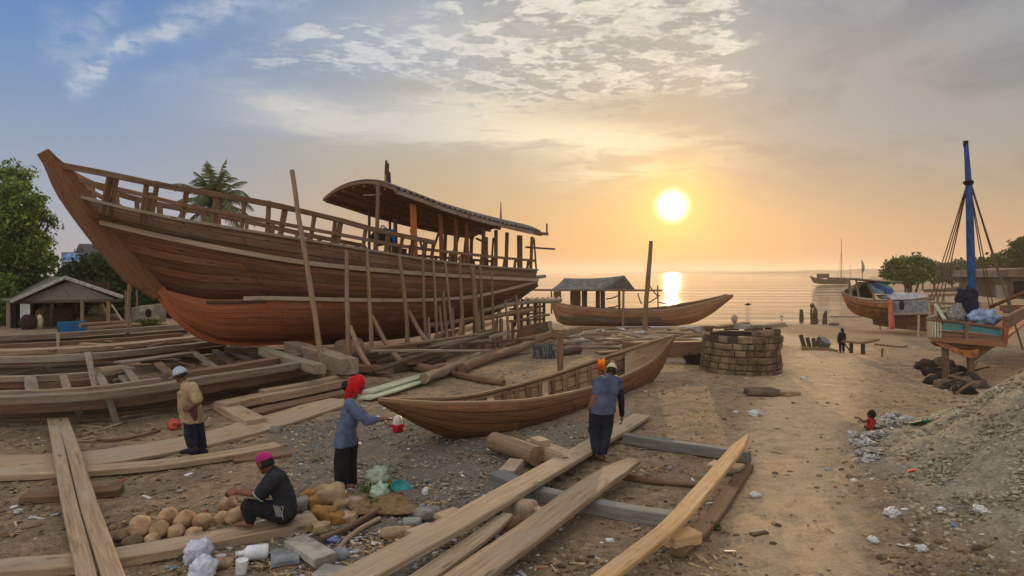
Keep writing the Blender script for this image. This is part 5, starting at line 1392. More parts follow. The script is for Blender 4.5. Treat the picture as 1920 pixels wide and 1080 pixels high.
# --- woman with the red head scarf
g0 = gp(648, 914); Y0 = g0.y
J = lambda px, py, dy=0.0: at(px, py, Y0 + dy)
wmn = thing('person', g0, 'standing person in a red head scarf and grey-blue top, one arm stretched out', 'person')
fdir = V((.93, .36, 0)); fh = V((.86, .38, -.34)); hc = J(671, 722, .02)
def body(mb):
    head_fill(mb, hc, fh, UP)
    chain(mb, (hc - fh * .02 - UP * .06, .048), (J(661, 748), .05), (J(656, 762), .075))
    for dy in (-.07, .07): chain(mb, (J(657, 765, dy), .09), (J(652, 792, dy), .085), (J(648, 815, dy), .10))
    for sy, k in ((-.09, (641, 639, 640)), (.09, (655, 654, 655))):
        chain(mb, (J(k[0], 818, sy), .085), (J(k[1], 864, sy), .055), (J(k[2], 902, sy), .036)); foot(mb, J(k[2], 904, sy), fdir)
    chain(mb, (J(659, 762, -.15), .055), (J(688, 790, -.13), .042), (J(711, 785, -.06), .029))
    chain(mb, (J(666, 762, .15), .055), (J(690, 786, .2), .042), (J(709, 787, .1), .029))
    hand(mb, J(711, 785, -.06), V((.97, .2, .06)), V((0, .3, -1)), V((0, 1, .2)), 1.0, .45)
    hand(mb, J(709, 787, .1), V((.95, -.2, -.05)), V((0, -.4, -1)), V((0, -1, .2)), 1.0, .6)
flesh('body', SKIN, wmn, body, .007, 2)
def shirt(mb):
    for dy in (-.085, .085): chain(mb, (J(659, 764, dy), .105), (J(653, 790, dy), .108))
    loftsolid(mb, (J(658, 768), XA * .125, YA * .19), (J(653, 790), XA * .125, YA * .185), (J(649, 812), XA * .145, YA * .20), (J(647, 834), XA * .158, YA * .215))
    chain(mb, (J(656, 758, -.12), .085), (J(660, 756, .12), .085)); chain(mb, (J(660, 752), .07), (J(656, 766), .1))
    chain(mb, (J(659, 764, -.15), .088), (J(688, 790, -.13), .066), (J(704, 787, -.08), .052))
    chain(mb, (J(664, 764, .15), .088), (J(690, 787, .2), .066), (J(702, 788, .12), .052))
SHIRT_G = plain('grey_blue_jersey', srgb(92, 106, 130), srgb(72, 84, 108), .95, 6, bump=.3)
flesh('top', SHIRT_G, wmn, shirt, .010, 4, .022)
def pants(mb):
    for sy, k in ((-.085, (641, 639, 640)), (.085, (655, 654, 656))):
        loftsolid(mb, (J(k[0] + 4, 822, sy), XA * .10, YA * .095), (J(k[1] + 1, 862, sy), XA * .108, YA * .098), (J(k[2] + 1, 907, sy), XA * .095, YA * .09), n=14)
flesh('trousers', BLK, wmn, pants, .010, 3, .016)
def scarf(mb):
    f = fh.normalized(); u_ = (UP - f * UP.dot(f)).normalized(); r_ = f.cross(u_)
    ellip(mb, hc + u_ * .03 - f * .012, [r_ * .096, f * .108, u_ * .122])
    chain(mb, (hc - f * .07 + u_ * .02, .085), (hc - f * .085 - u_ * .06, .075), (J(655, 747, 0), .07))
    chain(mb, (hc - r_ * -.04 - f * .01 - u_ * .02, .062), (hc + r_ * .055 - f * -.01 - u_ * .08, .040))
    chain(mb, (hc - r_ * .04 - f * .01 - u_ * .02, .062), (hc - r_ * .055 + f * .01 - u_ * .08, .040))
flesh('head_scarf', plain('red_scarf_cloth', srgb(208, 24, 30), srgb(168, 14, 22), .85, 9, bump=.3), wmn, scarf, .008, 3, .014)
MB().blob(J(649, 724, -.02), .062, .06, .075, amp=.2).build('hair_bun', HAIR, wmn)
eyes(wmn, hc, fh, UP)
p = J(722, 786, -.03); tag(MB().beam([p + V((-.05, 0, 0)), p + V((.10, .02, -.01))], .025, .018).build('scraper', BLACK, origin=p), 'small dark scraper held in the outstretched hand', 'tool')

# --- bending man, back to the viewer
g0 = gp(1126, 865); Y0 = g0.y
bent = thing('person', g0, 'person bending forward seen from behind, cream cap, slate shirt with black sleeves', 'person')
fh = V((.25, .80, -.55)); hc = J(1147, 694, .46); FWD = V((.25, .95, 0))
def body(mb):
    head_fill(mb, hc, fh, UP)
    chain(mb, (hc - UP * .06 - fh * .03, .05), (J(1142, 706, .36), .055), (J(1140, 712, .3), .08))
    for dx in (-13, 13): chain(mb, (J(1140 + dx, 714, .3), .09), (J(1133 + dx, 740, .15), .095), (J(1128 + dx, 764, .02), .11))
    for kx, y1 in (((1117, 1113, 1118), 842), ((1139, 1137, 1129), 848)):
        chain(mb, (J(kx[0], 770, .0), .095), (J(kx[1], 808, .06), .062), (J(kx[2], y1, -.02), .04)); foot(mb, J(kx[2], y1 + 5, -.02), FWD)
    chain(mb, (J(1159, 716, .28), .056), (J(1165, 752, .22), .042), (J(1166, 780, .3), .03))
    chain(mb, (J(1118, 718, .3), .056), (J(1124, 744, .5), .042), (J(1140, 760, .62), .03))
    hand(mb, J(1166, 780, .3), V((.05, .1, -1)), V((-.9, .2, 0)), V((0, 1, 0)), 1.05, .55)
    hand(mb, J(1140, 760, .62), V((.5, .4, -.8)), V((-.4, 1, 0)), V((1, 0, 0)), 1.0, .55)
flesh('body', SKIN2, bent, body, .007, 2)
def shirt(mb):
    for dx in (-13, 0, 13): chain(mb, (J(1140 + dx, 716, .28), .10), (J(1134 + dx, 738, .14), .108))
    loftsolid(mb, (J(1139, 718, .26), XA * .205, V((0, .12, .06))), (J(1135, 740, .12), XA * .20, V((0, .13, .03))), (J(1131, 758, .02), XA * .205, YA * .145), (J(1130, 772, -.02), XA * .215, V((0, .16, .03))))
    chain(mb, (J(1141, 708, .33), .075), (J(1139, 716, .26), .1)); chain(mb, (J(1120, 716, .28), .082), (J(1160, 716, .28), .082))
    chain(mb, (J(1159, 716, .28), .08), (J(1162, 728, .25), .066)); chain(mb, (J(1119, 718, .3), .08), (J(1121, 730, .4), .066))
flesh('shirt', plain('slate_jersey', srgb(80, 86, 106), srgb(60, 66, 86), .95, 6, bump=.3), bent, shirt, .010, 4, .020)
def slv(mb):
    chain(mb, (J(1161, 722, .26), .062), (J(1165, 752, .22), .054), (J(1166, 777, .29), .042))
    chain(mb, (J(1120, 724, .36), .06), (J(1124, 744, .5), .052), (J(1138, 758, .6), .04))
flesh('undersleeves', BLK, bent, slv, .009, 3, .012)
def pants(mb):
    for kx, y1 in (((1118, 1114, 1118), 842), ((1139, 1137, 1130), 846)):
        loftsolid(mb, (J(kx[0], 768, .0), XA * .118, YA * .125), (J(kx[1], 808, .05), XA * .098, YA * .10), (J(kx[2], y1 + 5, -.02), XA * .07, YA * .075), n=14)
    chain(mb, (J(1119, 768, 0), .11), (J(1139, 770, 0), .11))
flesh('trousers', NAVY, bent, pants, .010, 3, .02)
f = fh.normalized(); u_ = (UP - f * UP.dot(f)).normalized(); r_ = f.cross(u_)
mb = MB(); shell(mb, hc + u_ * .012, [r_ * .088, f * .106, u_ * .118], .05); mb.build('cap', plain('cream_cap_cloth', srgb(206, 192, 164), srgb(176, 160, 132), .9, 12), bent)
mb = MB(); shell(mb, hc - f * .012 - u_ * .02, [r_ * .080, f * .092, u_ * .10], -.35); mb.build('hair', HAIR, bent)
eyes(bent, hc, fh, UP)

# --- seated man with the magenta cap
g0 = gp(525, 984, .1); Y0 = g0.y
sat = thing('person', g0, 'person in a magenta cap and black clothes seated on a plank, forearm held out', 'person')
fh = V((-.86, .35, -.38)); hc = J(497, 868, .02); FWD = V((-1, .15, 0))
def body(mb):
    head_fill(mb, hc, fh, UP)
    chain(mb, (hc - UP * .06 - fh * .03, .052), (J(509, 882, .02), .058), (J(517, 893, .02), .08))
    for dy in (-.08, .08): chain(mb, (J(520, 898, dy), .095), (J(532, 928, dy), .10), (J(530, 958, dy), .11))
    for dy in (-.12, .12):
        chain(mb, (J(525, 957, dy), .09), (J(463, 947, dy * 1.3), .062), (J(467, 974, dy * 1.3), .04)); foot(mb, J(466, 974, dy * 1.3), FWD)
    chain(mb, (J(515, 900, -.18), .06), (J(490, 927, -.22), .046), (J(445, 923, -.12), .030))
    chain(mb, (J(508, 898, .18), .06), (J(486, 924, .22), .046), (J(447, 922, .10), .030))
    hand(mb, J(445, 923, -.12), V((-1, .1, .05)), V((.1, .6, -.5)), V((0, .3, 1)), 1.05, .75)
    hand(mb, J(447, 922, .10), V((-1, -.3, 0)), V((.1, -.7, -.4)), V((0, -.2, 1)), 1.05, .75)
flesh('body', SKIN, sat, body, .007, 2)
def shirt(mb):
    for dy in (-.09, .09): chain(mb, (J(520, 899, dy), .115), (J(533, 930, dy), .125), (J(536, 958, dy * 1.1), .130))
    chain(mb, (J(512, 884, .02), .072), (J(520, 897, .02), .11)); chain(mb, (J(515, 899, -.16), .09), (J(512, 897, .16), .09))
    chain(mb, (J(514, 900, -.18), .092), (J(491, 924, -.22), .082)); chain(mb, (J(508, 899, .18), .09), (J(489, 922, .22), .08))
TEE = plain('black_tee_cloth', srgb(44, 44, 48), srgb(32, 32, 36), .95, 6, bump=.3)
flesh('t_shirt', TEE, sat, shirt, .010, 4, .02)
def pants(mb):
    for dy in (-.12, .12):
        chain(mb, (J(526, 960, dy), .122), (J(465, 949, dy * 1.3), .082), (J(470, 972, dy * 1.3), .064))
    chain(mb, (J(532, 962, -.1), .125), (J(532, 962, .1), .125))
flesh('trousers', BLK, sat, pants, .010, 3, .018)
TRIM = plain('pale_trim', srgb(170, 166, 158), srgb(120, 116, 110), .9, 12)
mb = MB()
for q in range(4): mb.tube([J(513 + q * 3.4, 946 + q, -.245), J(516 + q * 3.2, 957, -.25), J(519 + q * 3, 969, -.235)], .006, 5, step=.03)
mb.tube([J(524, 951, -.23), J(531, 950, -.23), J(529, 962, -.235), J(531, 974, -.22)], .005, 5, step=.03)
mb.build('pale_stripes', TRIM, sat)
mb = MB(); c0 = J(490, 925, -.22); ax_ = (J(490, 925, -.22) - J(514, 900, -.18)).normalized(); a = ax_.cross(UP).normalized(); b2 = ax_.cross(a)
mb.tube([c0 + ax_ * .045 + (a * math.cos(q * math.pi / 7) + b2 * math.sin(q * math.pi / 7)) * .074 for q in range(15)], .008, 5); mb.build('sleeve_trim', TRIM, sat)
f = fh.normalized(); u_ = (UP - f * UP.dot(f)).normalized(); r_ = f.cross(u_)
mb = MB(); shell(mb, hc + u_ * .022, [r_ * .090, f * .108, u_ * .112], .08); mb.rings([[hc + u_ * (.03 + .012 * q) + (r_ * .088 * math.cos(k * math.pi / 9) + f * .106 * math.sin(k * math.pi / 9)) * (1.02 if q in (0, 1) else 1.0) for k in range(18)] for q in (0, 1)], cap=False)
mb.build('cap', plain('magenta_cap_cloth', srgb(196, 30, 112), srgb(150, 20, 86), .7, 12), sat)
mb = MB(); shell(mb, hc - f * .02 - u_ * .012, [r_ * .082, f * .088, u_ * .10], -.42); mb.build('hair', HAIR, sat)
eyes(sat, hc, fh, UP)

# --- man with the pale cap and tan shirt
g0 = gp(366, 849, .06); Y0 = g0.y
tan = thing('person', g0, 'standing person in a pale cap, loose tan shirt and navy trousers', 'person')
fh = V((-.90, -.15, -.32)); hc = J(338, 702, 0); FWD = V((-1, -.2, 0))
def body(mb):
    head_fill(mb, hc, fh, UP)
    chain(mb, (hc - UP * .06 - fh * .035, .05), (J(345, 718), .056), (J(350, 728), .08))
    for dy in (-.08, .08): chain(mb, (J(353, 730, dy), .10), (J(355, 758, dy), .115), (J(360, 785, dy), .105))
    for kx, y1, dy in (((355, 357, 362), 838, -.10), ((368, 373, 379), 840, .09)):
        chain(mb, (J(kx[0], 788, dy), .09), (J(kx[1], 815, dy), .06), (J(kx[2], y1, dy), .038)); foot(mb, J(kx[2], y1 + 2, dy), FWD)
    chain(mb, (J(360, 726, -.17), .058), (J(371, 756, -.25), .046), (J(354, 768, -.27), .032))
    chain(mb, (J(348, 728, .17), .058), (J(352, 756, .2), .046), (J(342, 768, .05), .032))
    hand(mb, J(354, 768, -.27), V((-1, .2, -.05)), V((.3, .9, -.2)), V((0, 0, 1)), 1.0, .7)
    hand(mb, J(342, 768, .05), V((-.3, -.9, 0)), V((.8, 0, -.3)), V((0, 0, 1)), 1.0, .7)
flesh('body', SKIN2, tan, body, .008, 2)
def shirt(mb):
    for dy in (-.08, .08): chain(mb, (J(354, 731, dy), .12), (J(356, 755, dy), .135))
    loftsolid(mb, (J(353, 732), XA * .15, YA * .19), (J(355, 758), XA * .165, YA * .205), (J(358, 775), XA * .168, YA * .21), (J(361, 789), V((.165, 0, -.03)), YA * .215))
    chain(mb, (J(347, 720), .07), (J(352, 732), .11)); chain(mb, (J(360, 727, -.14), .09), (J(350, 728, .14), .09))
    chain(mb, (J(360, 727, -.17), .098), (J(370, 748, -.24), .085)); chain(mb, (J(349, 728, .17), .095), (J(353, 748, .2), .085))
flesh('shirt', plain('tan_shirt_cloth', srgb(176, 150, 114), srgb(142, 118, 88), .95, 6, bump=.3), tan, shirt, .011, 4, .022)
def pants(mb):
    for kx, y1, dy in (((356, 357, 361), 834, -.10), ((368, 373, 378), 836, .09)):
        loftsolid(mb, (J(kx[0], 784, dy), XA * .105, YA * .09), (J(kx[1], 814, dy), XA * .10, YA * .09), (J(kx[2], y1 + 4, dy), XA * .082, YA * .08), n=14)
flesh('trousers', NAVY, tan, pants, .011, 3, .02)
def shoes(mb):
    for px, y1, dy in ((362, 838, -.10), (379, 840, .09)):
        a_ = J(px, y1 + 2, dy); d_ = FWD.normalized(); b_ = a_ - UP * .045
        chain(mb, (b_ - d_ * .05, .045), (b_ + d_ * .10, .045), (b_ + d_ * .17 - UP * .01, .034))
flesh('shoes', plain('dark_shoe', srgb(38, 40, 50), srgb(28, 28, 34), .7, 8), tan, shoes, .009, 2)
f = fh.normalized(); u_ = (UP - f * UP.dot(f)).normalized(); r_ = f.cross(u_)
mb = MB(); shell(mb, hc + u_ * .015, [r_ * .092, f * .110, u_ * .122], .0)
br = [[hc + u_ * (.022 - .02 * q) + f * (.095 + .085 * q) + r_ * (.075 * (1 - .35 * q)) * k for k in (-1, -.5, 0, .5, 1)] for q in (0, .5, 1)]
sheet(mb, br); o = mb.build('cap', plain('pale_blue_cap', srgb(188, 198, 216), srgb(150, 162, 188), .8, 12), tan); md = o.modifiers.new('t', 'SOLIDIFY'); md.thickness = .006
mb = MB(); shell(mb, hc - f * .018 - u_ * .012, [r_ * .081, f * .088, u_ * .098], -.35); mb.build('hair', HAIR, tan)
eyes(tan, hc, fh, UP)

# --- far figure in black by the bench
g0 = gp(1578, 662); Y0 = g0.y; s = Y0 * 47 / F / 1.62
fig = thing('person', g0, 'small far figure in dark clothes standing on the sand path', 'person')
hc = J(1579, 619); fh = V((-.3, .9, -.2))
def body(mb):
    head_fill(mb, hc, fh, UP, s)
    chain(mb, (hc, .05 * s), (J(1579, 626), .06 * s)); hand(mb, J(1571, 640, -.1), V((0, .1, -1)), V((1, 0, 0)), V((0, 1, 0)), s, .4)
    for px in (1575.5, 1581.5): chain(mb, (J(px, 642), .07 * s), (J(px, 658), .04 * s)); foot(mb, J(px, 660), fh, s)
flesh('body', SKIN2, fig, body, .008, 2)
def cl(mb):
    for dx in (-2.5, 2.5): chain(mb, (J(1578 + dx, 626), .115 * s), (J(1578 + dx, 641), .13 * s))
    chain(mb, (J(1573.5, 627, -.05), .075 * s), (J(1571, 639, -.1), .05 * s)); chain(mb, (J(1584, 627, .05), .075 * s), (J(1585, 639, .05), .05 * s))
    for px in (1575.5, 1581.5): chain(mb, (J(px, 642), .10 * s), (J(px, 658), .075 * s))
flesh('dark_clothes', BLK, fig, cl, .012, 2, .02)
def hd(mb): ellip(mb, hc + UP * .02 * s, [V((.1, 0, 0)) * s, V((0, .1, 0)) * s, UP * .13 * s]); chain(mb, (hc - fh * .04 * s, .09 * s), (J(1580, 627, -.06), .09 * s))
flesh('hair', HAIR, fig, hd, .012, 2)

# --- small child in red at the rubbish
g0 = gp(1632, 806); Y0 = g0.y; s = .72
kid = thing('person', g0, 'small child with dark hair in a red top sitting by the plastic rubbish', 'person')
hc = J(1634, 778); fh = V((-.5, .8, -.3))
def body(mb):
    head_fill(mb, hc, fh, UP, s)
    chain(mb, (hc, .045 * s), (J(1633, 787), .06 * s), (J(1632, 799), .075 * s))
    chain(mb, (J(1627, 788, -.03), .036 * s), (J(1620, 791, -.05), .03 * s), (J(1614, 786, .02), .022 * s))
    chain(mb, (J(1639, 788, 0), .036 * s), (J(1641, 797, .05), .03 * s), (J(1638, 802, .12), .022 * s))
    hand(mb, J(1614, 786, .02), V((-1, .2, .5)), V((0, .3, -1)), V((0, 1, 0)), s, .5); hand(mb, J(1638, 802, .12), V((-.3, 1, -.3)), V((-1, 0, 0)), V((0, 0, 1)), s, .5)
    for px in (1628, 1637): chain(mb, (J(px, 801), .06 * s), (J(px - 4, 798, .22), .045 * s), (J(px - 6, 803, .34), .03 * s)); foot(mb, J(px - 6, 803, .34), V((-.4, 1, 0)), s)
flesh('body', SKIN2, kid, body, .006, 2)
def cl(mb):
    chain(mb, (J(1633, 788), .075 * s), (J(1632, 800), .095 * s)); chain(mb, (J(1628.5, 788, 0), .045 * s), (J(1638, 788, 0), .045 * s))
flesh('red_top', plain('red_top_cloth', srgb(190, 52, 44), srgb(150, 36, 34), .9, 14), kid, cl, .007, 2, .008)
def hd(mb): ellip(mb, hc + UP * .022 * s - fh * .012, [V((.088, 0, 0)) * s, V((0, .092, 0)) * s, UP * .11 * s])
flesh('hair', HAIR, kid, hd, .008, 2)
# ================================================================ trees, shed, far land
random.seed(11)
def leafmat(name, c1, c2, c3):
    m, t, b = newmat(name)
    g = t.node('ShaderNodeNewGeometry')
    c = t.ramp(g.outputs['Random Per Island'], [(.0, c1), (.5, c2), (1.0, c3)])
    t.set(b.inputs['Base Color'], c); b.inputs['Roughness'].default_value = .6; b.inputs['Specular IOR Level'].default_value = .25
    tr = t.node('ShaderNodeBsdfTranslucent', {'Color': c})
    mx = t.node('ShaderNodeMixShader', {0: .35}); t.l.new(b.outputs[0], mx.inputs[1]); t.l.new(tr.outputs[0], mx.inputs[2])
    t.l.new(mx.outputs[0], m.node_tree.nodes['Material Output'].inputs[0])
    return m
LEAF_A = leafmat('bright_leaf', srgb(58, 80, 32), srgb(98, 124, 48), srgb(146, 164, 76))
LEAF_B = leafmat('dark_leaf', srgb(44, 58, 30), srgb(64, 82, 42), srgb(88, 106, 56))
LEAF_C = leafmat('olive_leaf', srgb(66, 76, 38), srgb(92, 102, 54), srgb(122, 128, 72))
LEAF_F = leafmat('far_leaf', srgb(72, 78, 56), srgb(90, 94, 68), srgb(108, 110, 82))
PALM = leafmat('palm_leaf', srgb(70, 80, 50), srgb(96, 106, 68), srgb(126, 132, 90))
BARK = wood('grey_bark', srgb(70, 58, 46), srgb(124, 108, 90), None, bump=.6)
def leaves(mb, clumps, per, size, droop=.3, aspect=.5):
    vs_, fs, uvs = [], [], []
    for c_, r_ in clumps:
        for _ in range(int(per * random.uniform(.7, 1.3))):
            d = V((random.gauss(0, 1), random.gauss(0, 1), random.gauss(0, 1))).normalized()
            p = c_ + V((d.x * r_, d.y * r_, d.z * r_ * .8)) * (random.random() ** .45)
            a = V((random.gauss(0, 1), random.gauss(0, 1), random.gauss(0, .7) - droop)).normalized()
            b_ = a.cross(V((random.gauss(0, 1), random.gauss(0, 1), random.gauss(0, 1)))).normalized()
            s_ = size * random.uniform(.6, 1.35)
            o = len(vs_)
            vs_ += [p - a * s_ * .5, p + b_ * s_ * aspect * .5, p + a * s_ * .5 + V((0, 0, -s_ * .12)), p - b_ * s_ * aspect * .5]
            fs.append((o, o + 1, o + 2, o + 3)); uvs.append([(0, 0), (1, 0), (1, 1), (0, 1)])
    return mb.add(vs_, fs, uvs, 0, False)
def clumps_in(blobs, n, r0, r1, bumpy=.8):
    out = []
    tot = sum(b_[1].x * b_[1].y * b_[1].z for b_ in blobs)
    for c_, ax in blobs:
        k = max(1, int(n * ax.x * ax.y * ax.z / tot))
        for _ in range(k):
            d = V((random.gauss(0, 1), random.gauss(0, 1), random.gauss(0, 1))).normalized()
            q = random.random() ** .33
            q = .35 + .68 * q
            out.append((c_ + V((d.x * ax.x, d.y * ax.y, d.z * ax.z)) * q, random.uniform(r0, r1)))
    return out
def tree(label, base, blobs, trunk_r, mat, n, per, size, r0, r1, name='tree', grp=None, stems=1, cat='tree', droop=.3):
    root = thing(name, base, label, cat, grp)
    top = sum((b_[0] for b_ in blobs), V()) / len(blobs)
    mb = MB()
    for k in range(stems):
        o_ = V((random.uniform(-1, 1), random.uniform(-1, 1), 0)) * (trunk_r * 3 if stems > 1 else 0)
        mb.tube([base + o_ - V((0, 0, .3)), base.lerp(top, .4) + o_ * 1.3, base.lerp(top, .75) + o_ * 2], [trunk_r, trunk_r * .75, trunk_r * .5], 8, jit=.3, step=.8)
    for c_, ax in blobs:
        s_ = base.lerp(top, random.uniform(.4, .65))
        mb.tube([s_, s_.lerp(c_, .5) + V((0, 0, .1)), c_ + V((0, 0, ax.z * .3))], [trunk_r * .5, trunk_r * .35, trunk_r * .15], 6, jit=.4, step=.7)
    mb.build('trunk', BARK, root)
    leaves(MB(), clumps_in(blobs, n, r0, r1), per, size, droop).build('crown', mat, root)
    return root
def blobpx(lst, Y, dep=.8):
    return [(at(px, py, Y + dy), V((rx * Y / F, rx * Y / F * dep, ry * Y / F))) for px, py, rx, ry, dy in lst]
Yt = 40.0
tree('tall bright green tree at the left edge', V((at(10, 600, Yt).x, Yt, 0)), blobpx([(5, 345, 40, 32, 0), (30, 385, 48, 40, -1), (62, 425, 32, 40, 0), (0, 440, 60, 60, -1.5), (45, 480, 48, 40, -1), (84, 412, 14, 12, 0), (78, 500, 26, 20, 0), (10, 530, 44, 36, 0), (92, 424, 9, 8, .5), (28, 322, 24, 14, 0), (15, 575, 40, 30, -1), (60, 545, 40, 24, 0), (88, 448, 10, 9, 0)], Yt), .35, LEAF_A, 560, 46, .27, .3, .75, droop=.7)
Yt = 42.0
tree('dark bushy tree behind the open shed', V((at(205, 600, Yt).x, Yt, 0)), blobpx([(180, 515, 50, 34, 0), (222, 520, 40, 34, 1), (150, 535, 40, 28, 0), (215, 565, 50, 34, 0), (262, 560, 40, 36, 1), (170, 565, 50, 30, 1)], Yt), .3, LEAF_B, 240, 60, .34, .6, 1.1)
tree('dark low tree under the big ship bow', V((at(300, 600, 44).x, 44, 0)), blobpx([(285, 555, 34, 30, 0), (320, 565, 40, 26, 0), (360, 572, 40, 22, 0)], 44), .25, LEAF_B, 110, 55, .34, .6, 1.0)
Yt = 36
tree('green foliage left of the open shed', V((at(-25, 610, Yt).x, Yt, 0)), blobpx([(-20, 560, 46, 40, 0), (10, 540, 36, 30, 2), (-30, 500, 50, 50, 2)], Yt), .25, LEAF_A, 120, 60, .3, .5, .9)
# coconut palm behind the ship
Yp = 36.0
pb = V((at(403, 600, Yp).x, Yp, hgt(at(403, 600, Yp).x, Yp))); crown = at(403, 385, Yp)
palm = thing('palm_tree', pb, 'coconut palm seen through the ship rails', 'palm tree')
MB().tube([pb, pb.lerp(crown, .5) + V((.15, 0, 0)), crown], [.22, .17, .13], 9, jit=.1, step=.8).build('trunk', BARK, palm)
mb = MB()
def frond(c_, az, el, L, drop):
    d = V((math.cos(az) * math.cos(el), math.sin(az) * math.cos(el), math.sin(el)))
    pts = []; p = V(c_); v_ = d.copy(); n = 12
    for i in range(n + 1):
        pts.append(p.copy()); v_ = (v_ + V((0, 0, -drop * (i / n) * .32))).normalized(); p += v_ * (L / n)
    mb.tube(pts, [.03 * (1 - i / (n + 1)) + .006 for i in range(n + 1)], 4)
    for i in range(1, n * 3):
        k = i / (n * 3); j = min(n - 1, int(k * n)); q = pts[j].lerp(pts[j + 1], k * n - j); t_ = (pts[j + 1] - pts[j]).normalized()
        s_ = t_.cross(UP).normalized(); ll = L * .27 * (math.sin(math.pi * min(1, k * .92 + .1)) ** .7)
        for sg in (1, -1):
            e_ = q + (s_ * sg * .75 + t_ * .55).normalized() * ll + V((0, 0, -ll * random.uniform(.35, .75)))
            w_ = t_ * .045
            mb.add([q - w_, q + w_, e_ + w_ * .2, e_ - w_ * .2], [[0, 1, 2, 3]])
for i in range(26):
    az = i * 2.399 + random.uniform(-.2, .2); el = lerp_list([0, 9, 18, 25], [1.45, 1.0, .35, -.4], i)
    frond(crown, az, el, random.uniform(2.3, 2.9), random.uniform(.7, 1.3))
mb.build('crown', PALM, palm)
# right-hand bush-tree and scrub
Yt = 62.0
tree('round leafy tree beyond the cargo boat', V((at(1702, 546, Yt).x, Yt, hgt(at(1702, 546, Yt).x, Yt))), blobpx([(1690, 505, 26, 16, 0), (1715, 503, 26, 17, 0), (1702, 495, 24, 12, 0), (1676, 513, 16, 10, 0), (1732, 512, 16, 10, 0), (1702, 516, 32, 10, -1)], Yt), .14, LEAF_C, 170, 60, .34, .55, .95, stems=5, droop=.0)
gB = 'scrub trees along the far right shore'
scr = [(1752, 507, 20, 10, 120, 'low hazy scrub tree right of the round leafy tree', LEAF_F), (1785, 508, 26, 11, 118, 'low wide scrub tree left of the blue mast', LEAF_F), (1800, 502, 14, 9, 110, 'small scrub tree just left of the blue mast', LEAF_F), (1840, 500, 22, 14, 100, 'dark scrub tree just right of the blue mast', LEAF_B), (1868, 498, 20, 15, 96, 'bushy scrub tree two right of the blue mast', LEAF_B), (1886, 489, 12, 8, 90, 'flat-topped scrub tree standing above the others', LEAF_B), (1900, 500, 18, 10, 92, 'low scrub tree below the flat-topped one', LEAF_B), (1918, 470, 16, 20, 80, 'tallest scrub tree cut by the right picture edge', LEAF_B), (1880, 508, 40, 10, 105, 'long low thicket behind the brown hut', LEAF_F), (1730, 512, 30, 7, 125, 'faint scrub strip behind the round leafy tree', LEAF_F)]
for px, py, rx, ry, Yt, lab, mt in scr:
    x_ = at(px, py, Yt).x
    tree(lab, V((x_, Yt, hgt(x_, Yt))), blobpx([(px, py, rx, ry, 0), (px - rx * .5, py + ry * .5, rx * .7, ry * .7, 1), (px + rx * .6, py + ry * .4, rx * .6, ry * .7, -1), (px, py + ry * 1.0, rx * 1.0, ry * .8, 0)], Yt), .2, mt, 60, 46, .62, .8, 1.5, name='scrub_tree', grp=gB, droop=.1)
# low scrub and dry grass on the right flat: far mass
hz = MB()
far_pts = []
for (x0, y0, h0) in ((140, 620, 7), (215, 760, 12), (290, 860, 17), (380, 950, 22), (520, 1100, 30), (700, 1250, 36), (950, 1500, 40), (1500, 1700, 46)):
    far_pts.append((x0, y0, h0))
def ridge(name, pts, label, mat, depth=260):
    rows = []
    N = 120; X0 = [p[0] for p in pts]
    mb = MB(); rings = []
    for i in range(N + 1):
        k = i / N * (len(pts) - 1); j = min(len(pts) - 2, int(k)); f_ = k - j
        x, y, h = [pts[j][q] * (1 - f_) + pts[j + 1][q] * f_ for q in range(3)]
        h *= 1 + .22 * noise.noise(V((i * .13, 1, 2))) + .10 * noise.noise(V((i * .5, 4, 2)))
        rings.append([V((x, y, WATER - 1)), V((x, y + depth * .12, WATER + h * .75)), V((x, y + depth * .4, WATER + h)), V((x, y + depth, WATER - 1))])
    mb.rings(rings, closed=False); o = mb.build(name, mat, origin=V((pts[0][0], pts[0][1], WATER)))
    tag(o, label, 'hills', kind='structure'); return o
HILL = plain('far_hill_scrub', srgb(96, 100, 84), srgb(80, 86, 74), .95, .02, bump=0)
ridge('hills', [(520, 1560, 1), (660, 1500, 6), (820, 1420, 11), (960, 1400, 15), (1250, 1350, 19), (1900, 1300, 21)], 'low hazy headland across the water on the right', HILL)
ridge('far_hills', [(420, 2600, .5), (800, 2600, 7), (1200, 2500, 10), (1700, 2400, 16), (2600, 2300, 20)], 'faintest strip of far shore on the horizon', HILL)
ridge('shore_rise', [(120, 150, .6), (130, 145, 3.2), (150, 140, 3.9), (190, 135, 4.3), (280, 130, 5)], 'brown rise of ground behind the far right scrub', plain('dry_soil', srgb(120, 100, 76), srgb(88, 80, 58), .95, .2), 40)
# ---------------------------------------------------------------- shed on the left
Ys = 33.5
sx = lambda px, py, dy=0: at(px, py, Ys + dy)
shed = thing('open_shed', V((at(120, 615, Ys).x, Ys, 0)), 'open-sided shed with a grey gabled roof by the left trees', 'shed')
SHEET = wood('grey_gable_sheet', srgb(92, 84, 78), srgb(150, 142, 132), srgb(124, 118, 112), .5, bump=.5)
ZE = sx(0, 562).z; apex = sx(123, 521); eL, eR = sx(22, 566), sx(232, 558)
mb = MB(); a0, l0, r0 = apex, eL, eR
gl = [sx(34, 565, .35), sx(226, 561, .35), sx(123, 527, .35)]
rows = []
for i in range(41):
    k = i / 40; bx_ = gl[0].lerp(gl[1], k); tz = gl[0].z + (gl[2].z - gl[0].z) * (1 - abs(k - .5) * 2)
    rows.append([V((bx_.x, bx_.y + .03 * math.sin(i * math.pi), bx_.z - .05)), V((bx_.x, bx_.y + .03 * math.sin(i * math.pi), max(tz, bx_.z)))])
mb = MB()
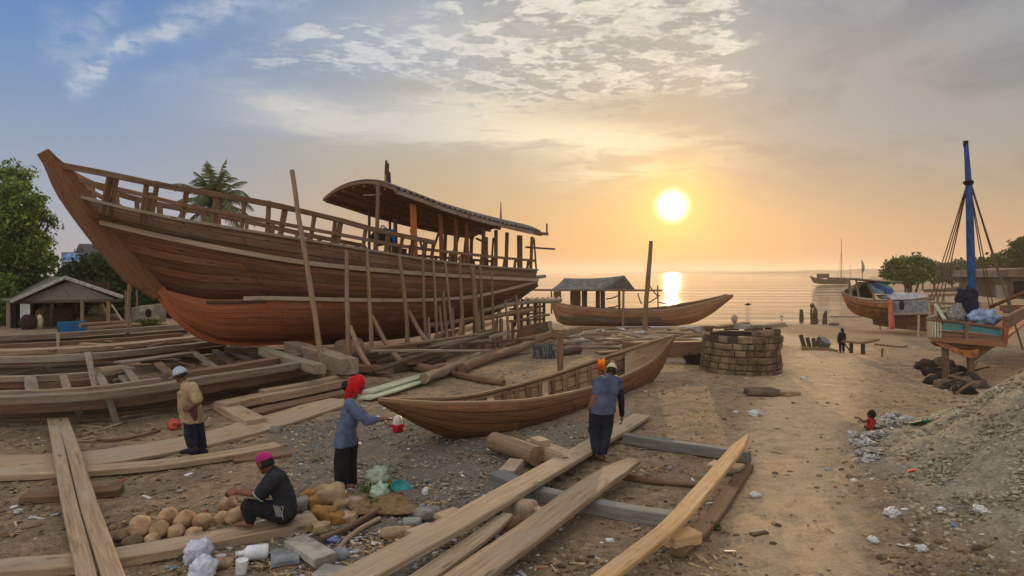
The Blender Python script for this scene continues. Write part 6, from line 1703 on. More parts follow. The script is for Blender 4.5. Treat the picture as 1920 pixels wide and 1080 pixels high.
for a, b_ in zip(rows, rows[1:]): mb.add([a[0], b_[0], b_[1], a[1]], [[0, 1, 2, 3]], [[(a[0].z, a[0].x), (b_[0].z, b_[0].x), (b_[1].z, b_[1].x), (a[1].z, a[1].x)]])
o = mb.build('gable', SHEET, shed); md = o.modifiers.new('t', 'SOLIDIFY'); md.thickness = .03
D = V((-5.6, 6.6, 0))
for nm, e_ in (('roof_slope', eL), ('roof_slope', eR)):
    mb = MB(); mb.add([apex, e_, e_ + D, apex + D], [[0, 1, 2, 3]]); o = mb.build(nm, ROOF_TOP, shed); md = o.modifiers.new('t', 'SOLIDIFY'); md.thickness = .06
    MB().beam([apex + V((0, -.04, .02)), e_ + V((0, -.04, .02))], .08, .17, up=V((0, 0, 1))).build('barge_board', plain('pale_board', srgb(172, 170, 162), srgb(140, 136, 128), .8, 4), shed)
MB().beam([sx(12, 560, .6), sx(38, 568, .6)], .9, .06).build('side_eave', ROOF_TOP, shed)
for px, dy, w_, mt in ((18, .6, .22, W_GREY), (28, .8, .42, BLACK), (154, .3, .12, W_GREY), (203, .3, .13, W_POLE), (112, 2.5, .2, W_DARK), (140, 3.2, .18, W_DARK), (60, 3, .2, W_DARK), (186, 5.5, .2, W_DARK), (97, .8, .12, W_DARK)):
    p = sx(px, 563, dy); MB().beam([p, V((p.x, p.y, 0))], w_, w_, up=V((0, 1, 0))).build('post', mt, shed)
MB().beam([sx(25, 567, .32), sx(226, 563, .32)], .1, .14).build('tie_beam', W_DARK, shed)
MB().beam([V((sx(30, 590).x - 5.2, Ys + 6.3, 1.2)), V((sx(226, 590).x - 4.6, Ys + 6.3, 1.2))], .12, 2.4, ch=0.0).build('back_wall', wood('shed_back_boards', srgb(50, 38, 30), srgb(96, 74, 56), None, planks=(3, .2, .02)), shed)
sg = tag(MB().beam([sx(47, 585, .3) + V((-.25, 0, 0)), sx(47, 585, .3) + V((.26, 0, 0))], .03, .85, ch=.004).build('notice_board', plain('white_notice', srgb(206, 208, 204), srgb(180, 186, 182), .6, 6), origin=sx(47, 585, .3)), 'pale notice board hanging at the left front of the shed', 'notice board')
GR = plain('faint_print', srgb(150, 156, 156), None, .8)
mb = MB()
for i in range(5): mb.beam([sx(40, 576 + i * 4.5, .28), sx(40 + (13 if i % 2 else 11), 576 + i * 4.5, .28)], .004, .035, ch=.001)
o = mb.build('printed_lines', GR, None); o.parent = sg; o.location = o.location - sg.location
tag(MB().beam([sx(108, 614, -2.2), sx(160, 612, -2.0)], .10, .55, ch=.02).build('blue_sheet', plain('blue_board', srgb(10, 92, 138), srgb(8, 76, 116), .6, 3), origin=sx(120, 614, -2.2)), 'long bright blue board standing in front of the shed', 'board')
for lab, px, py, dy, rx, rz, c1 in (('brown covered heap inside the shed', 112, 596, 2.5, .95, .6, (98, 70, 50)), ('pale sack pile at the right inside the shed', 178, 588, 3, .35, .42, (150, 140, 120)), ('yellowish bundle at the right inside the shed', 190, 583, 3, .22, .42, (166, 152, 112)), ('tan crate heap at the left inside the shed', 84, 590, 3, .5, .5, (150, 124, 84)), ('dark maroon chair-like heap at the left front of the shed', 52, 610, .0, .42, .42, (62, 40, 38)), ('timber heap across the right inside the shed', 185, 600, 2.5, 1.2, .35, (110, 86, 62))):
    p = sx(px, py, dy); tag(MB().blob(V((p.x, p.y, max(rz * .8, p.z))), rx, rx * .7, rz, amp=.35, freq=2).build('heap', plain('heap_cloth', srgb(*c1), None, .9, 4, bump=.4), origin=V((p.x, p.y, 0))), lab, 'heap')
MB_ = MB().blob(sx(75, 604, .2), .16, .14, .42, amp=.25); tag(MB_.build('sack', plain('cream_sack', srgb(206, 190, 150), srgb(170, 150, 112), .9, 6), origin=sx(75, 615, .2)), 'small cream sack standing at the front of the shed', 'sack')
for lab, a, b_ in (('long pole lying in front of the shed right side, upper', (150, 610), (245, 604)), ('long pole lying in front of the shed right side, lower', (165, 618), (262, 609))):
    p0, p1 = gp(*a, .5), gp(*b_, .5); tag(MB().tube([p0, p1], .12, 7, jit=.2, step=.6).build('log', W_POLE, origin=p0), lab, 'log')
p0, p1 = at(210, 572, 33), at(230, 602, 32); tag(MB().tube([p0, p1], .05, 6).build('pole', W_GREY, origin=p1), 'thin pole sloping at the right end of the shed', 'pole')
# ruined pale wall under the bow
Yr = 34.5
rw = thing('ruined_wall', V((at(275, 600, Yr).x, Yr, 0)), 'low pale ruined wall with a round hole under the ship bow', 'wall')
prism('wall', [at(244, 606, Yr), at(304, 604, Yr), at(305, 572, Yr), at(290, 570, Yr), at(262, 573, Yr), at(247, 577, Yr)], V((.05, .3, 0)), plain('pale_plaster', srgb(160, 150, 132), srgb(112, 102, 88), .95, 2, bump=.5), rw)
MB().blob(at(278, 587, Yr - .02), .17, .04, .24, amp=.1).build('hole', BLACK, rw)
tag(leaves(MB(), [(V((at(px, 602, Yr - .6).x, Yr - .6, .25)), .38) for px in range(256, 300, 4)], 70, .16, -.4).build('grass', LEAF_C, origin=at(270, 604, Yr - .6)), 'green weeds along the foot of the ruined wall', 'weeds', kind='stuff')
# building with a blue dome roof
Yd = 75.0
bd = thing('domed_building', V((at(150, 540, Yd).x, Yd, 0)), 'pale building with a small blue dome above the left trees', 'building')
p = at(142, 505, Yd); MB().box(V((p.x, Yd, 0)), 2.4, 2.4, p.z).build('tower', plain('pale_blue_plaster', srgb(156, 176, 204), srgb(132, 154, 186), .8, 1), bd)
q = at(140, 487, Yd); mb = MB(); shell(mb, V((q.x, Yd, q.z - .15)), [V((1.35, 0, 0)), V((0, 1.35, 0)), V((0, 0, .95))], 0.0); mb.build('dome', plain('blue_dome_sheet', srgb(110, 140, 190), srgb(84, 116, 170), .5, 1), bd)
MB().beam([V((q.x - 1.6, Yd, q.z - .2)), V((q.x + 1.6, Yd, q.z - .2))], 3.0, .15).build('cornice', plain('pale_cornice', srgb(176, 190, 210), None, .8), bd)
MB().tube([V((q.x, Yd, q.z + .7)), V((q.x, Yd, q.z + 1.3))], .06, 6).build('finial', STEEL, bd)
p = at(172, 480, Yd + 2); MB().box(V((p.x, Yd + 3, 0)), 5.2, 5, at(0, 474, Yd + 3).z).build('block', plain('grey_plaster', srgb(128, 138, 152), srgb(104, 114, 128), .8, .6), bd)
p = at(172, 466, Yd + 2); prism('roof', [at(140, 474, Yd + .5), at(205, 474, Yd + .5), at(200, 458, Yd + .5), at(148, 457, Yd + .5)], V((0, 6, 0)), plain('brown_grey_roof', srgb(104, 98, 98), srgb(84, 80, 82), .8, 1), bd)
# huts at the far right
Yh = 47.0
ht = thing('hut', V((at(1890, 560, Yh).x, Yh, hgt(at(1890, 560, Yh).x, Yh))), 'brown hut with a wide low roof at the right edge', 'hut')
prism('roof', [at(1856, 520, Yh), at(1935, 519, Yh), at(1935, 502, Yh), at(1862, 507, Yh)], V((.6, 5, 0)), plain('brown_roof_sheet', srgb(128, 104, 86), srgb(100, 82, 70), .9, 1.5), ht)
prism('wall', [at(1862, 520, Yh + .4), at(1935, 520, Yh + .4), at(1935, 562, Yh + .4), at(1866, 556, Yh + .4)], V((.4, 4, 0)), plain('brown_mud_wall', srgb(112, 94, 78), srgb(86, 72, 60), .9, 1), ht)
prism('doorway', [at(1902, 527, Yh + .3), at(1932, 527, Yh + .3), at(1932, 556, Yh + .3), at(1904, 556, Yh + .3)], V((0, .15, 0)), BLACK, ht)
prism('pale_door', [at(1868, 535, Yh + .25), at(1888, 534, Yh + .25), at(1888, 560, Yh + .25), at(1870, 560, Yh + .25)], V((0, .15, 0)), plain('pale_sheet', srgb(150, 138, 120), None, .9), ht)
# low clutter on the right flat
for lab, a, b_, w_, th, mt in (('pale table board before the brown hut', (1830, 558), (1856, 557), .6, .08, W_PALE), ('box under the pale table board', (1832, 566), (1850, 566), 1.0, .55, W_PLANK), ('low brown timber row behind the white tarpaulin', (1745, 566), (1800, 568), .5, .25, W_BROWN), ('long brown wall of timber on the flat, nearer one', (1740, 552), (1850, 549), .8, .35, W_BROWN), ('long brown wall of timber on the flat, farther one', (1735, 543), (1840, 541), .8, .45, W_DARK), ('pale strip of timber by the boat stays', (1862, 595), (1900, 594), .25, .08, W_PALE), ('brown log line right of the mast boat', (1885, 580), (1935, 584), .4, .3, W_BROWN), ('low board stack behind the cargo boat', (1700, 557), (1745, 558), .8, .4, W_BROWN), ('dark timber stack left of the hut', (1780, 540), (1850, 532), 1.2, .5, W_BROWN), ('reddish soil bank beside the hut', (1880, 572), (1940, 572), 1.6, .5, W_RED)):
    timber(lab, [a, ((a[0] + b_[0]) / 2, (a[1] + b_[1]) / 2 - .5), b_], w_, th, 0, mt, 'timber', 'timber', jit=.2, step=.8)
f_ = gp(1828, 600, 0); f_ = at(1826, 575, 40)
tag(MB().tube([at(1826, 520, 40), V((f_.x, 40, hgt(f_.x, 40)))], .06, 6, jit=.2, step=.6).build('stake', W_BROWN, origin=f_), 'dark stake standing on the flat right of the blue mast', 'stake')
for px in (1757, 1770): 
    f_ = gp(px, 585, -.05); tag(MB().tube([at(px, 548, f_.y), f_], .05, 6, jit=.2, step=.5).build('stake', W_POLE, origin=f_), 'thin stake left of the blue mast', 'stake', 'thin stakes on the right flat')
# posts at the water's edge
for lab, px, y0, y1, r_, r2, tilt in (('dark notched post at the water, leftmost of the row', 1503, 580, 606, .20, .14, -1), ('slim post with a round head at the water', 1521, 577, 605, .10, .08, 1), ('thick bottle-shaped post at the water', 1528, 575, 609, .26, .08, 0), ('dark leaning post at the water, rightmost of the row', 1546, 582, 609, .20, .08, 3)):
    f_ = gp(px, y1, -.1); pts = [f_, at(px + tilt * .3, y0 + (y1 - y0) * .4, f_.y), at(px + tilt, y0, f_.y)]
    mb = MB().tube(pts, [r_, r_ * .95, r2], 9, jit=.3, step=.25)
    if 'round' in lab: mb.blob(at(px + tilt + 1, y0 - 4, f_.y), .2, .2, .22)
    tag(mb.build('mooring_post', W_DARK, origin=f_), lab, 'post')
rk = gp(1466, 604); tag(MB().blob(rk + V((0, 0, .18)), .42, .4, .32, amp=.2).tube([rk + V((-.1, 0, .3)), rk + V((0, 0, .62))], [.2, .12], 8).build('bollard_rock', plain('blue_grey_rock', srgb(88, 84, 92), srgb(64, 60, 66), .9, 3), origin=rk), 'dark rounded rock at the water edge behind the brick ring', 'rock')
mb = MB().blob(at(1402, 571, 78), .26, .3, .14, amp=.3); mb.tube([at(1396, 571, 78), at(1408, 570.5, 78)], [.05, .09], 6); mb.blob(at(1403, 568.4, 78), .07, .07, .09)
tag(mb.build('water_bird', BLACK, origin=at(1402, 571, 78)), 'small dark bird floating on the golden water', 'bird')
tag(timber('flat grey plank at the water edge by the cargo boat bow', [(1560, 592), (1612, 593)], .5, .1, 0, W_GREY, 'plank', 'plank'), None)
log_('driftwood log by the rightmost water post', [(1556, 607), (1572, 608)], .12)
# bench and rubbish by the far figure
bn = thing('bench', gp(1605, 662), 'rough bench of a warped plank on dark legs beside the far figure', 'bench')
g1 = gp(1585, 664); Yb2 = g1.y
MB().beam([at(1582, 640, Yb2), at(1612, 643, Yb2), at(1630, 640, Yb2), at(1645, 636, Yb2)], .35, .07, jit=.15).build('seat', W_BROWN, bn)
for px, y1 in ((1596, 662), (1618, 667)): MB().beam([at(px, 642, Yb2), at(px, y1, Yb2)], .12, .12, up=V((0, 1, 0)), jit=.2).build('leg', W_DARK, bn)
MB().beam([at(1584, 645, Yb2), at(1595, 660, Yb2)], .05, .05, up=V((0, 1, 0))).build('strut', W_DARK, bn)
wr = thing('broken_boat_piece', gp(1530, 658), 'broken boat piece with upright dark ribs left of the far figure', 'wreck')
g1 = gp(1530, 655); Yw2 = g1.y
MB().beam([at(1502, 652, Yw2), at(1530, 655, Yw2 - .2), at(1560, 656, Yw2 - .3)], .6, .16, jit=.2).build('bottom_board', W_BROWN, wr)
for px, h_, tl in ((1508, 22, -7), (1518, 17, -5), (1527, 16, -2), (1533, 17, 3)): MB().beam([at(px, 650, Yw2), at(px + tl, 650 - h_, Yw2)], .16, .10, up=V((0, 1, 0)), jit=.2).build('rib', W_DARK, wr)
MB().beam([at(1535, 640, Yw2 + .1), at(1552, 645, Yw2 + .1)], .5, .35, jit=.2, up=V((0, -.5, 1))).build('grey_side', STEEL, wr)
log_('driftwood stick right of the broken boat piece', [(1553, 655), (1570, 658)], .05)
log_('curved twig on the sand below the turquoise boat', [(1640, 645), (1690, 650), (1700, 648)], .04, 0, W_BROWN, 'branch', 'branch')
f_ = gp(1654, 670); tag(MB().tube([f_, f_ + V((0, 0, .28)), f_ + V((.03, 0, .34))], [.03, .04, .06], 6).build('peg', W_BROWN, origin=f_), 'short peg on the sand path right of the bench', 'peg')
# ================================================================ loose things on the ground
random.seed(33)
def mixmat(name, stops, rough=.9, bump=0):
    m, t, b = newmat(name)
    g = t.node('ShaderNodeNewGeometry')
    n = t.noise(g.outputs['Position'], 30, 3)
    c = t.ramp(g.outputs['Random Per Island'], stops, 'CONSTANT')
    c = t.mix(1.0, c, t.ramp(n, [(.3, (.7, .7, .7)), (.7, (1.15, 1.15, 1.15))]), 'MULTIPLY')
    t.set(b.inputs['Base Color'], c); b.inputs['Roughness'].default_value = rough; b.inputs['Specular IOR Level'].default_value = .2
    return m
def stone_into(vs_, fs, p, r):
    """a small angular stone: jittered octahedron with a waist"""
    o = len(vs_); n = 5; a0 = random.random() * 6
    sx_, sy_, sz_ = r * random.uniform(.7, 1.3), r * random.uniform(.6, 1.1), r * random.uniform(.35, .75)
    for lv, rr in ((-.3, .8), (.45, .75)):
        for k in range(n):
            a = a0 + 2 * math.pi * k / n + random.uniform(-.25, .25); q = rr * random.uniform(.8, 1.15)
            vs_.append(p + V((math.cos(a) * sx_ * q, math.sin(a) * sy_ * q, lv * sz_)))
    vs_.append(p + V((random.uniform(-.2, .2) * r, random.uniform(-.2, .2) * r, sz_ * .95)))
    for k in range(n):
        k2 = (k + 1) % n
        fs.append((o + k, o + k2, o + n + k2, o + n + k)); fs.append((o + n + k, o + n + k2, o + 2 * n))
def sliver_into(vs_, fs, p, L, w_, lift=.0):
    a = random.random() * math.pi * 2; d = V((math.cos(a), math.sin(a), random.uniform(-.12, .25))).normalized(); s_ = V((-math.sin(a), math.cos(a), random.uniform(-.4, .4))).normalized()
    u_ = d.cross(s_) * .006; o = len(vs_); p = p + V((0, 0, .01 + lift))
    for sg in (-1, 1):
        vs_.extend([p - d * L / 2 - s_ * w_ / 2 + u_ * sg, p + d * L / 2 - s_ * w_ * .3 + u_ * sg, p + d * L / 2 * random.uniform(.8, 1.1) + s_ * w_ * .3 + u_ * sg, p - d * L / 2 * random.uniform(.8, 1.1) + s_ * w_ / 2 + u_ * sg])
    fs.extend([(o, o + 1, o + 2, o + 3), (o + 7, o + 6, o + 5, o + 4), (o, o + 4, o + 5, o + 1), (o + 1, o + 5, o + 6, o + 2), (o + 2, o + 6, o + 7, o + 3), (o + 3, o + 7, o + 4, o)])
def scatter(name, label, mat, n, dens, put, y0=4.6, y1=30.0, pw=1.9):
    vs_, fs = [], []; k = 0; tries = 0
    while k < n and tries < n * 30:
        tries += 1
        u_ = random.random(); y = (y0 ** (1 - pw) + u_ * (y1 ** (1 - pw) - y0 ** (1 - pw))) ** (1 / (1 - pw))
        x = random.uniform(-.92, .92) * y
        if random.random() > dens(x, y): continue
        put(vs_, fs, V((x, y, hgt(x, y)))); k += 1
    mb = MB(); mb.v = vs_; mb.f = [list(f) for f in fs]; mb.uv = [[(0, 0)] * len(f) for f in fs]; mb.mi = [0] * len(fs); mb.sm = [False] * len(fs)
    o = mb.build(name, mat, origin=(0, 10, 0)); tag(o, label, name.replace('_', ' '), kind='stuff'); return o
zc = {}
def Z(x, y):
    k = (round(x, 1), round(y, 1))
    if k not in zc: zc[k] = zone(x, y)
    return zc[k]
def clump(x, y, f=1.1, s=0.0): return sstep(-.1, .35, noise.noise(V((x * f, y * f, 20 + s))))
scatter('gravel', 'grey shell and pebble gravel strewn on the ground', mixmat('gravel_mix', [(0, srgb(150, 144, 134)), (.22, srgb(104, 98, 90)), (.42, srgb(74, 70, 66)), (.56, srgb(168, 152, 128)), (.7, srgb(128, 112, 92)), (.90, srgb(180, 174, 162)), (.975, srgb(216, 212, 204))]),
        15000, lambda x, y: (.95 * Z(x, y)[1] + .06 + .16 * Z(x, y)[2] * clump(x, y)) * (1 - .9 * Z(x, y)[0]), lambda v_, f_, p: stone_into(v_, f_, p, random.choice((.010, .013, .016, .022, .03)) * random.uniform(.7, 1.3)), y1=18)
SOILC = mixmat('soil_clods', [(0, srgb(134, 113, 88)), (.3, srgb(112, 94, 73)), (.55, srgb(152, 130, 102)), (.8, srgb(86, 72, 56)), (.92, srgb(156, 138, 108))])
scatter('clods', 'lumps of dry soil all over the yard', SOILC, 6500, lambda x, y: (.35 * clump(x, y, .8, 4) + .08 + .1 * clump(x, y, 2.4, 2)) * (1 - .8 * Z(x, y)[0]) * (1 - .4 * Z(x, y)[1]), lambda v_, f_, p: stone_into(v_, f_, p - V((0, 0, .004)), random.choice((.015, .02, .028, .04, .06)) * random.uniform(.7, 1.3)), y1=34)
MNDC = mixmat('mound_clods', [(0, srgb(160, 148, 124)), (.3, srgb(142, 131, 109)), (.55, srgb(174, 161, 136)), (.8, srgb(124, 115, 97)), (.94, srgb(192, 180, 154))])
scatter('mound_lumps', 'loose lumps and stones on the big soil mound', MNDC, 9000, lambda x, y: Z(x, y)[2] * (.35 + .65 * clump(x, y, 1.6, 7)), lambda v_, f_, p: stone_into(v_, f_, p - V((0, 0, .006)), random.choice((.010, .014, .018, .024, .04)) * random.uniform(.7, 1.3)), y1=14, pw=1.6)
CHIPC = mixmat('chip_mix', [(0, srgb(176, 146, 108)), (.3, srgb(142, 114, 82)), (.55, srgb(112, 92, 70)), (.75, srgb(196, 172, 136)), (.9, srgb(86, 70, 54))])
def chipd(x, y):
    d = .10 + .5 * math.exp(-(((x + 5) / 3.2) ** 2 + ((y - 13) / 2.2) ** 2)) + .5 * math.exp(-(((x - .9) / 1.6) ** 2 + ((y - 10.8) / 2.2) ** 2)) + .4 * math.exp(-(((x + 2) / 5) ** 2 + ((y - 21) / 4) ** 2)) + .5 * math.exp(-(((x + 1.4) / 1.4) ** 2 + ((y - 7) / 1.2) ** 2)) + .35 * math.exp(-(((x + 10) / 4) ** 2 + ((y - 16) / 3) ** 2))
    return d * clump(x, y, 1.6, 9) * (1 - .9 * Z(x, y)[0]) * (1 - .85 * Z(x, y)[2])
scatter('wood_chips', 'wood chips and splinters among the timbers', CHIPC, 4200, chipd, lambda v_, f_, p: sliver_into(v_, f_, p, random.choice((.03, .05, .07, .10, .15)) * random.uniform(.7, 1.3), random.uniform(.008, .03)), y1=32)
SCRC = mixmat('scrap_mix', [(0, srgb(214, 212, 208)), (.35, srgb(186, 186, 184)), (.6, srgb(150, 152, 156)), (.75, srgb(214, 204, 186)), (.88, srgb(116, 130, 150)), (.95, srgb(170, 84, 66))], .6)
def scrapd(x, y):
    return (.035 + .5 * math.exp(-(((x - 6.6) / .9) ** 2 + ((y - 11.2) / 1.4) ** 2)) + .25 * math.exp(-(((x + 4) / 2.5) ** 2 + ((y - 13.4) / 1.0) ** 2)) + .2 * math.exp(-(((x + 1.6) / 1.5) ** 2 + ((y - 7.2) / 1.2) ** 2)) + .55 * math.exp(-(((x - 3.5) / 5) ** 2 + ((y - 34) / 5) ** 2))) * (1 - .8 * Z(x, y)[0])
scatter('scraps', 'small pale scraps of plastic and shell litter', SCRC, 480, lambda x, y: scrapd(x, y) * (1 - .75 * Z(x, y)[2]), lambda v_, f_, p: stone_into(v_, f_, p, random.choice((.02, .03, .04, .06)) * random.uniform(.7, 1.2)) if random.random() < .5 else sliver_into(v_, f_, p, random.uniform(.05, .16), random.uniform(.03, .08)), y1=44)
# ---------------------------------------------------------------- round lumps
NUT = plain('tan_husk', srgb(188, 156, 118), srgb(146, 116, 84), .9, 6, bump=.4, vary=.25)
NG = 'round tan lumps behind the seated man plank'
for lab, px, py, r_, sq in (
    ('largest tan lump, leftmost of the heap', 257, 1012, 20, 1.15), ('tan lump just right of the largest one, low in the heap', 293, 1010, 18, .9), ('cracked tan lump at the back of the heap', 311, 986, 17, 1.0),
    ('wide tan lump at the middle back of the heap', 343, 992, 19, .95), ('tan lump at the right end of the heap', 374, 994, 16, .95), ('pale tan lump at the front centre of the heap', 326, 1014, 15, 1.0),
    ('tan lump half hidden by the seat plank, right of the pale one', 359, 1014, 15, .8), ('small brown lump at the front left, touching the plank', 281, 1022, 14, .7), ('dark rough lump at the far left of the heap', 225, 1018, 15, .7), ('mossy rough lump before the largest one', 243, 1026, 18, .5),
    ('single tan lump lying behind the two by the foot', 423, 960, 16, .9), ('tan lump nearest the seated man foot', 436, 984, 17, .9), ('tan lump left of the one nearest the foot', 414, 984, 15, .8), ('tan lump touching the seated man shin', 448, 972, 13, .9)):
    g_ = gp(px, py); s_ = g_.y / F
    mt = NUT if 'dark' not in lab and 'mossy' not in lab else plain('rough_husk', srgb(132, 112, 84), srgb(96, 82, 62), .95, 9, bump=.6)
    o = MB().blob(g_ + V((0, .05, r_ * s_ * sq * .82)), r_ * s_ * 1.06, r_ * s_, r_ * s_ * sq, random.random() * 6, .17, 1.5, 20, 14).build('round_lump', mt, origin=g_)
    tag(o, lab, 'lump', NG)
# ---------------------------------------------------------------- rocks and bags by the woman's feet
YEL = plain('yellow_brown_rock', srgb(180, 132, 66), srgb(138, 100, 58), .9, 4, bump=.5, vary=.2)
SAND = plain('sandstone_rock', srgb(176, 148, 112), srgb(138, 114, 86), .95, 4, bump=.5, vary=.2)
GST = plain('grey_stone', srgb(146, 140, 130), srgb(112, 106, 98), .9, 5, bump=.4, vary=.2)
def blockrock(label, px, py, w_, d_, h_, rz, mat, tilt=0, name='rock'):
    g_ = gp(px, py); mb = MB(); mb.blob(g_ + V((0, 0, h_ * .42)), w_ * 1.1, d_ * 1.1, h_ * .62, rz, .34, 1.6, 18, 12, boxy=.55)
    tag(mb.build(name, mat, origin=g_), label, 'rock')
blockrock('ochre block rock, upper left of the rock group', 582, 942, .10, .09, .17, .3, YEL)
blockrock('ochre rock below the block one', 590, 952, .11, .09, .15, .9, YEL)
blockrock('big brown sack-like rock by the woman feet', 619, 944, .19, .15, .25, .2, SAND)
blockrock('long brown-yellow rock in the middle of the group', 607, 976, .17, .11, .17, -.5, YEL)
blockrock('yellowish end rock right of the long one', 632, 980, .10, .09, .13, .4, YEL)
blockrock('small round tan rock at the front of the group', 603, 998, .105, .09, .12, 0, SAND)
blockrock('grey rock between seat plank and ochre block', 566, 958, .08, .09, .17, 0, GST)
blockrock('pale grey pebble rock under the grey rock', 578, 974, .06, .05, .10, 0, GST)
blockrock('flat pale slab rock right of the yellowish end rock', 652, 976, .12, .10, .10, .2, SAND)
blockrock('pinkish stone with a curved edge under the woman feet', 664, 946, .12, .09, .10, .5, plain('pink_stone', srgb(170, 140, 122), srgb(140, 116, 102), .9, 5, bump=.4))
blockrock('brown rubble lump left of the magenta-capped man rocks', 640, 952, .12, .08, .10, .5, SAND)
blockrock('dark flat grey rock right of the gravel', 802, 972, .17, .12, .14, .5, GST)
blockrock('brown twisted root-like lump by the widest plank', 742, 1005, .19, .09, .10, .3, SAND)
blockrock('dark grey rock left of the dark flat one', 772, 985, .12, .1, .08, .1, GST)
blockrock('round grey stone on the pale ground by the broad plank', 518, 812, .12, .1, .13, 0, GST)
blockrock('flat yellow-brown stone beside the white bag', 418, 1062, .11, .08, .07, .2, SAND)
# cloth/matting under the bags
mb = MB(); rows = []
for j in range(9):
    rows.append([gp(620 + 15 * i + 6 * j, 925 + 4.6 * j + 1.5 * math.sin(i * 1.3 + j), .03 + .035 * noise.noise(V((i * .7, j * .7, 5))) + .03) for i in range(10)])
sheet(mb, rows); o = mb.build('sacking', plain('brown_sacking', srgb(142, 112, 74), srgb(110, 86, 58), .95, 12, bump=.5), origin=rows[0][0]); md = o.modifiers.new('t', 'SOLIDIFY'); md.thickness = .02; md.offset = 1
tag(o, 'brown sacking spread under the plastic bags by the woman', 'sacking')
def bag(label, px, py, rx, ry, rz, c1, c2, amp=.45, name='plastic_bag', cat='bag', freq=2.4, rough=.45):
    g_ = gp(px, py); m = plain(name + '_film', c1, c2, rough, 14, bump=.7, spec=.5)
    o = MB().blob(g_ + V((0, 0, rz * .6)), rx, ry, rz, random.random() * 6, amp, freq, 26, 18).build(name, m, origin=g_)
    return tag(o, label, cat)
bag('upper whitish green plastic bag by the woman feet', 706, 908, .16, .12, .15, srgb(196, 204, 184), srgb(158, 172, 140))
bag('lower pale green plastic bag in front of the upper one', 712, 932, .17, .11, .11, srgb(190, 208, 186), srgb(140, 168, 138))
tag(leaves(MB(), [(gp(px, py, .05), .07) for px, py in ((690, 912), (684, 918), (724, 912), (730, 906), (692, 936), (702, 944), (716, 918))], 34, .07, -.1).build('green_leaves', LEAF_A, origin=gp(700, 915)), 'bright green leaves sticking out between the plastic bags', 'leaves', kind='stuff')
g_ = gp(752, 922); bw = MB(); a0 = g_ + V((0, 0, .075)); tl = V((.25, -.35, .9)).normalized(); e1 = tl.cross(V((1, 0, 0))).normalized(); e2 = tl.cross(e1)
rings = [[a0 - tl * (.075 * math.cos(q)) * 1.0 + (e1 * math.cos(2 * math.pi * k / 22) + e2 * math.sin(2 * math.pi * k / 22)) * .14 * math.sin(q) for k in range(22)] for q in (.08, .3, .6, .9, 1.2, 1.5)]
bw.rings(rings, cap=False); o = bw.build('bowl', plain('teal_plastic', srgb(18, 140, 138), srgb(12, 112, 116), .35, 5, bump=0, spec=.5), origin=g_); md = o.modifiers.new('t', 'SOLIDIFY'); md.thickness = .008
tag(o, 'teal plastic bowl tipped beside the plastic bags', 'bowl')
bag('small white crumpled cup on the gravel', 797, 928, .045, .04, .065, srgb(230, 230, 226), srgb(200, 200, 198), .25, 'paper_cup', 'cup')
# red and white canister on the gravel
g_ = gp(746, 810); cn = thing('canister', g_, 'red and white plastic canister on the gravel below the outstretched hand', 'canister')
MB().tube([g_, g_ + V((0, 0, .02)), g_ + V((0, 0, .15))], [.085, .10, .098], 16).build('red_body', plain('red_plastic', srgb(206, 34, 44), srgb(166, 22, 34), .4, 6, bump=0), cn)
MB().tube([g_ + V((0, 0, .15)), g_ + V((0, 0, .22)), g_ + V((0, 0, .29)), g_ + V((0, 0, .31))], [.098, .09, .06, .03], 16).build('white_top', plain('white_plastic', srgb(216, 210, 200), srgb(190, 184, 172), .4, 6, bump=0), cn)
MB().beam([g_ + V((-.13, -.06, .13)), g_ + V((.13, -.06, .14))], .05, .05).build('red_handle', plain('red_plastic2', srgb(196, 30, 40), None, .4, bump=0), cn)
bag('crumpled orange-red plastic bag left of the tan-shirted person', 326, 804, .17, .11, .12, srgb(196, 84, 58), srgb(164, 60, 44))
bag('clear crumpled film beside the tan block', 458, 757, .12, .09, .10, srgb(180, 178, 170), srgb(120, 116, 108), .5)
# bottle, bag and cup at the bottom left
bag('white plastic bag bundle, upper lobe, beside the seat plank', 372, 1052, .14, .11, .14, srgb(222, 220, 230), srgb(184, 184, 206), .35)
bag('white plastic bag, lower lobe cut by the picture bottom', 380, 1084, .15, .12, .13, srgb(226, 224, 232), srgb(190, 190, 210), .35)
g_ = gp(470, 1050); jd = V((.93, .25, 0)).normalized(); c0 = g_ + V((0, 0, .075))
jg = thing('plastic_jug', g_, 'white plastic jug lying on its side below the seat plank', 'jug')
WP = plain('white_jug_plastic', srgb(226, 226, 224), srgb(204, 204, 204), .4, 6, bump=.05)
MB().tube([c0 - jd * .06, c0 - jd * .03, c0 + jd * .16, c0 + jd * .175], [.045, .075, .078, .06], 14).build('body', WP, jg)
MB().tube([c0 - jd * .12, c0 - jd * .06], [.028, .034], 12).build('neck', WP, jg)
MB().tube([c0 - jd * .145, c0 - jd * .12], .03, 12).build('cap', plain('cream_cap', srgb(206, 200, 184), None, .5), jg)
g_ = gp(452, 1076); tag(MB().tube([g_, g_ + V((0, 0, .02)), g_ + V((.01, 0, .14))], [.05, .055, .06], 14).build('white_cup', WP, origin=g_), 'white cup-like container standing at the bottom edge', 'container')
bag('blue and silver snack wrapper under the forked stick', 623, 1016, .09, .05, .035, srgb(150, 166, 200), srgb(60, 84, 150), .5, 'wrapper', 'wrapper', rough=.3)
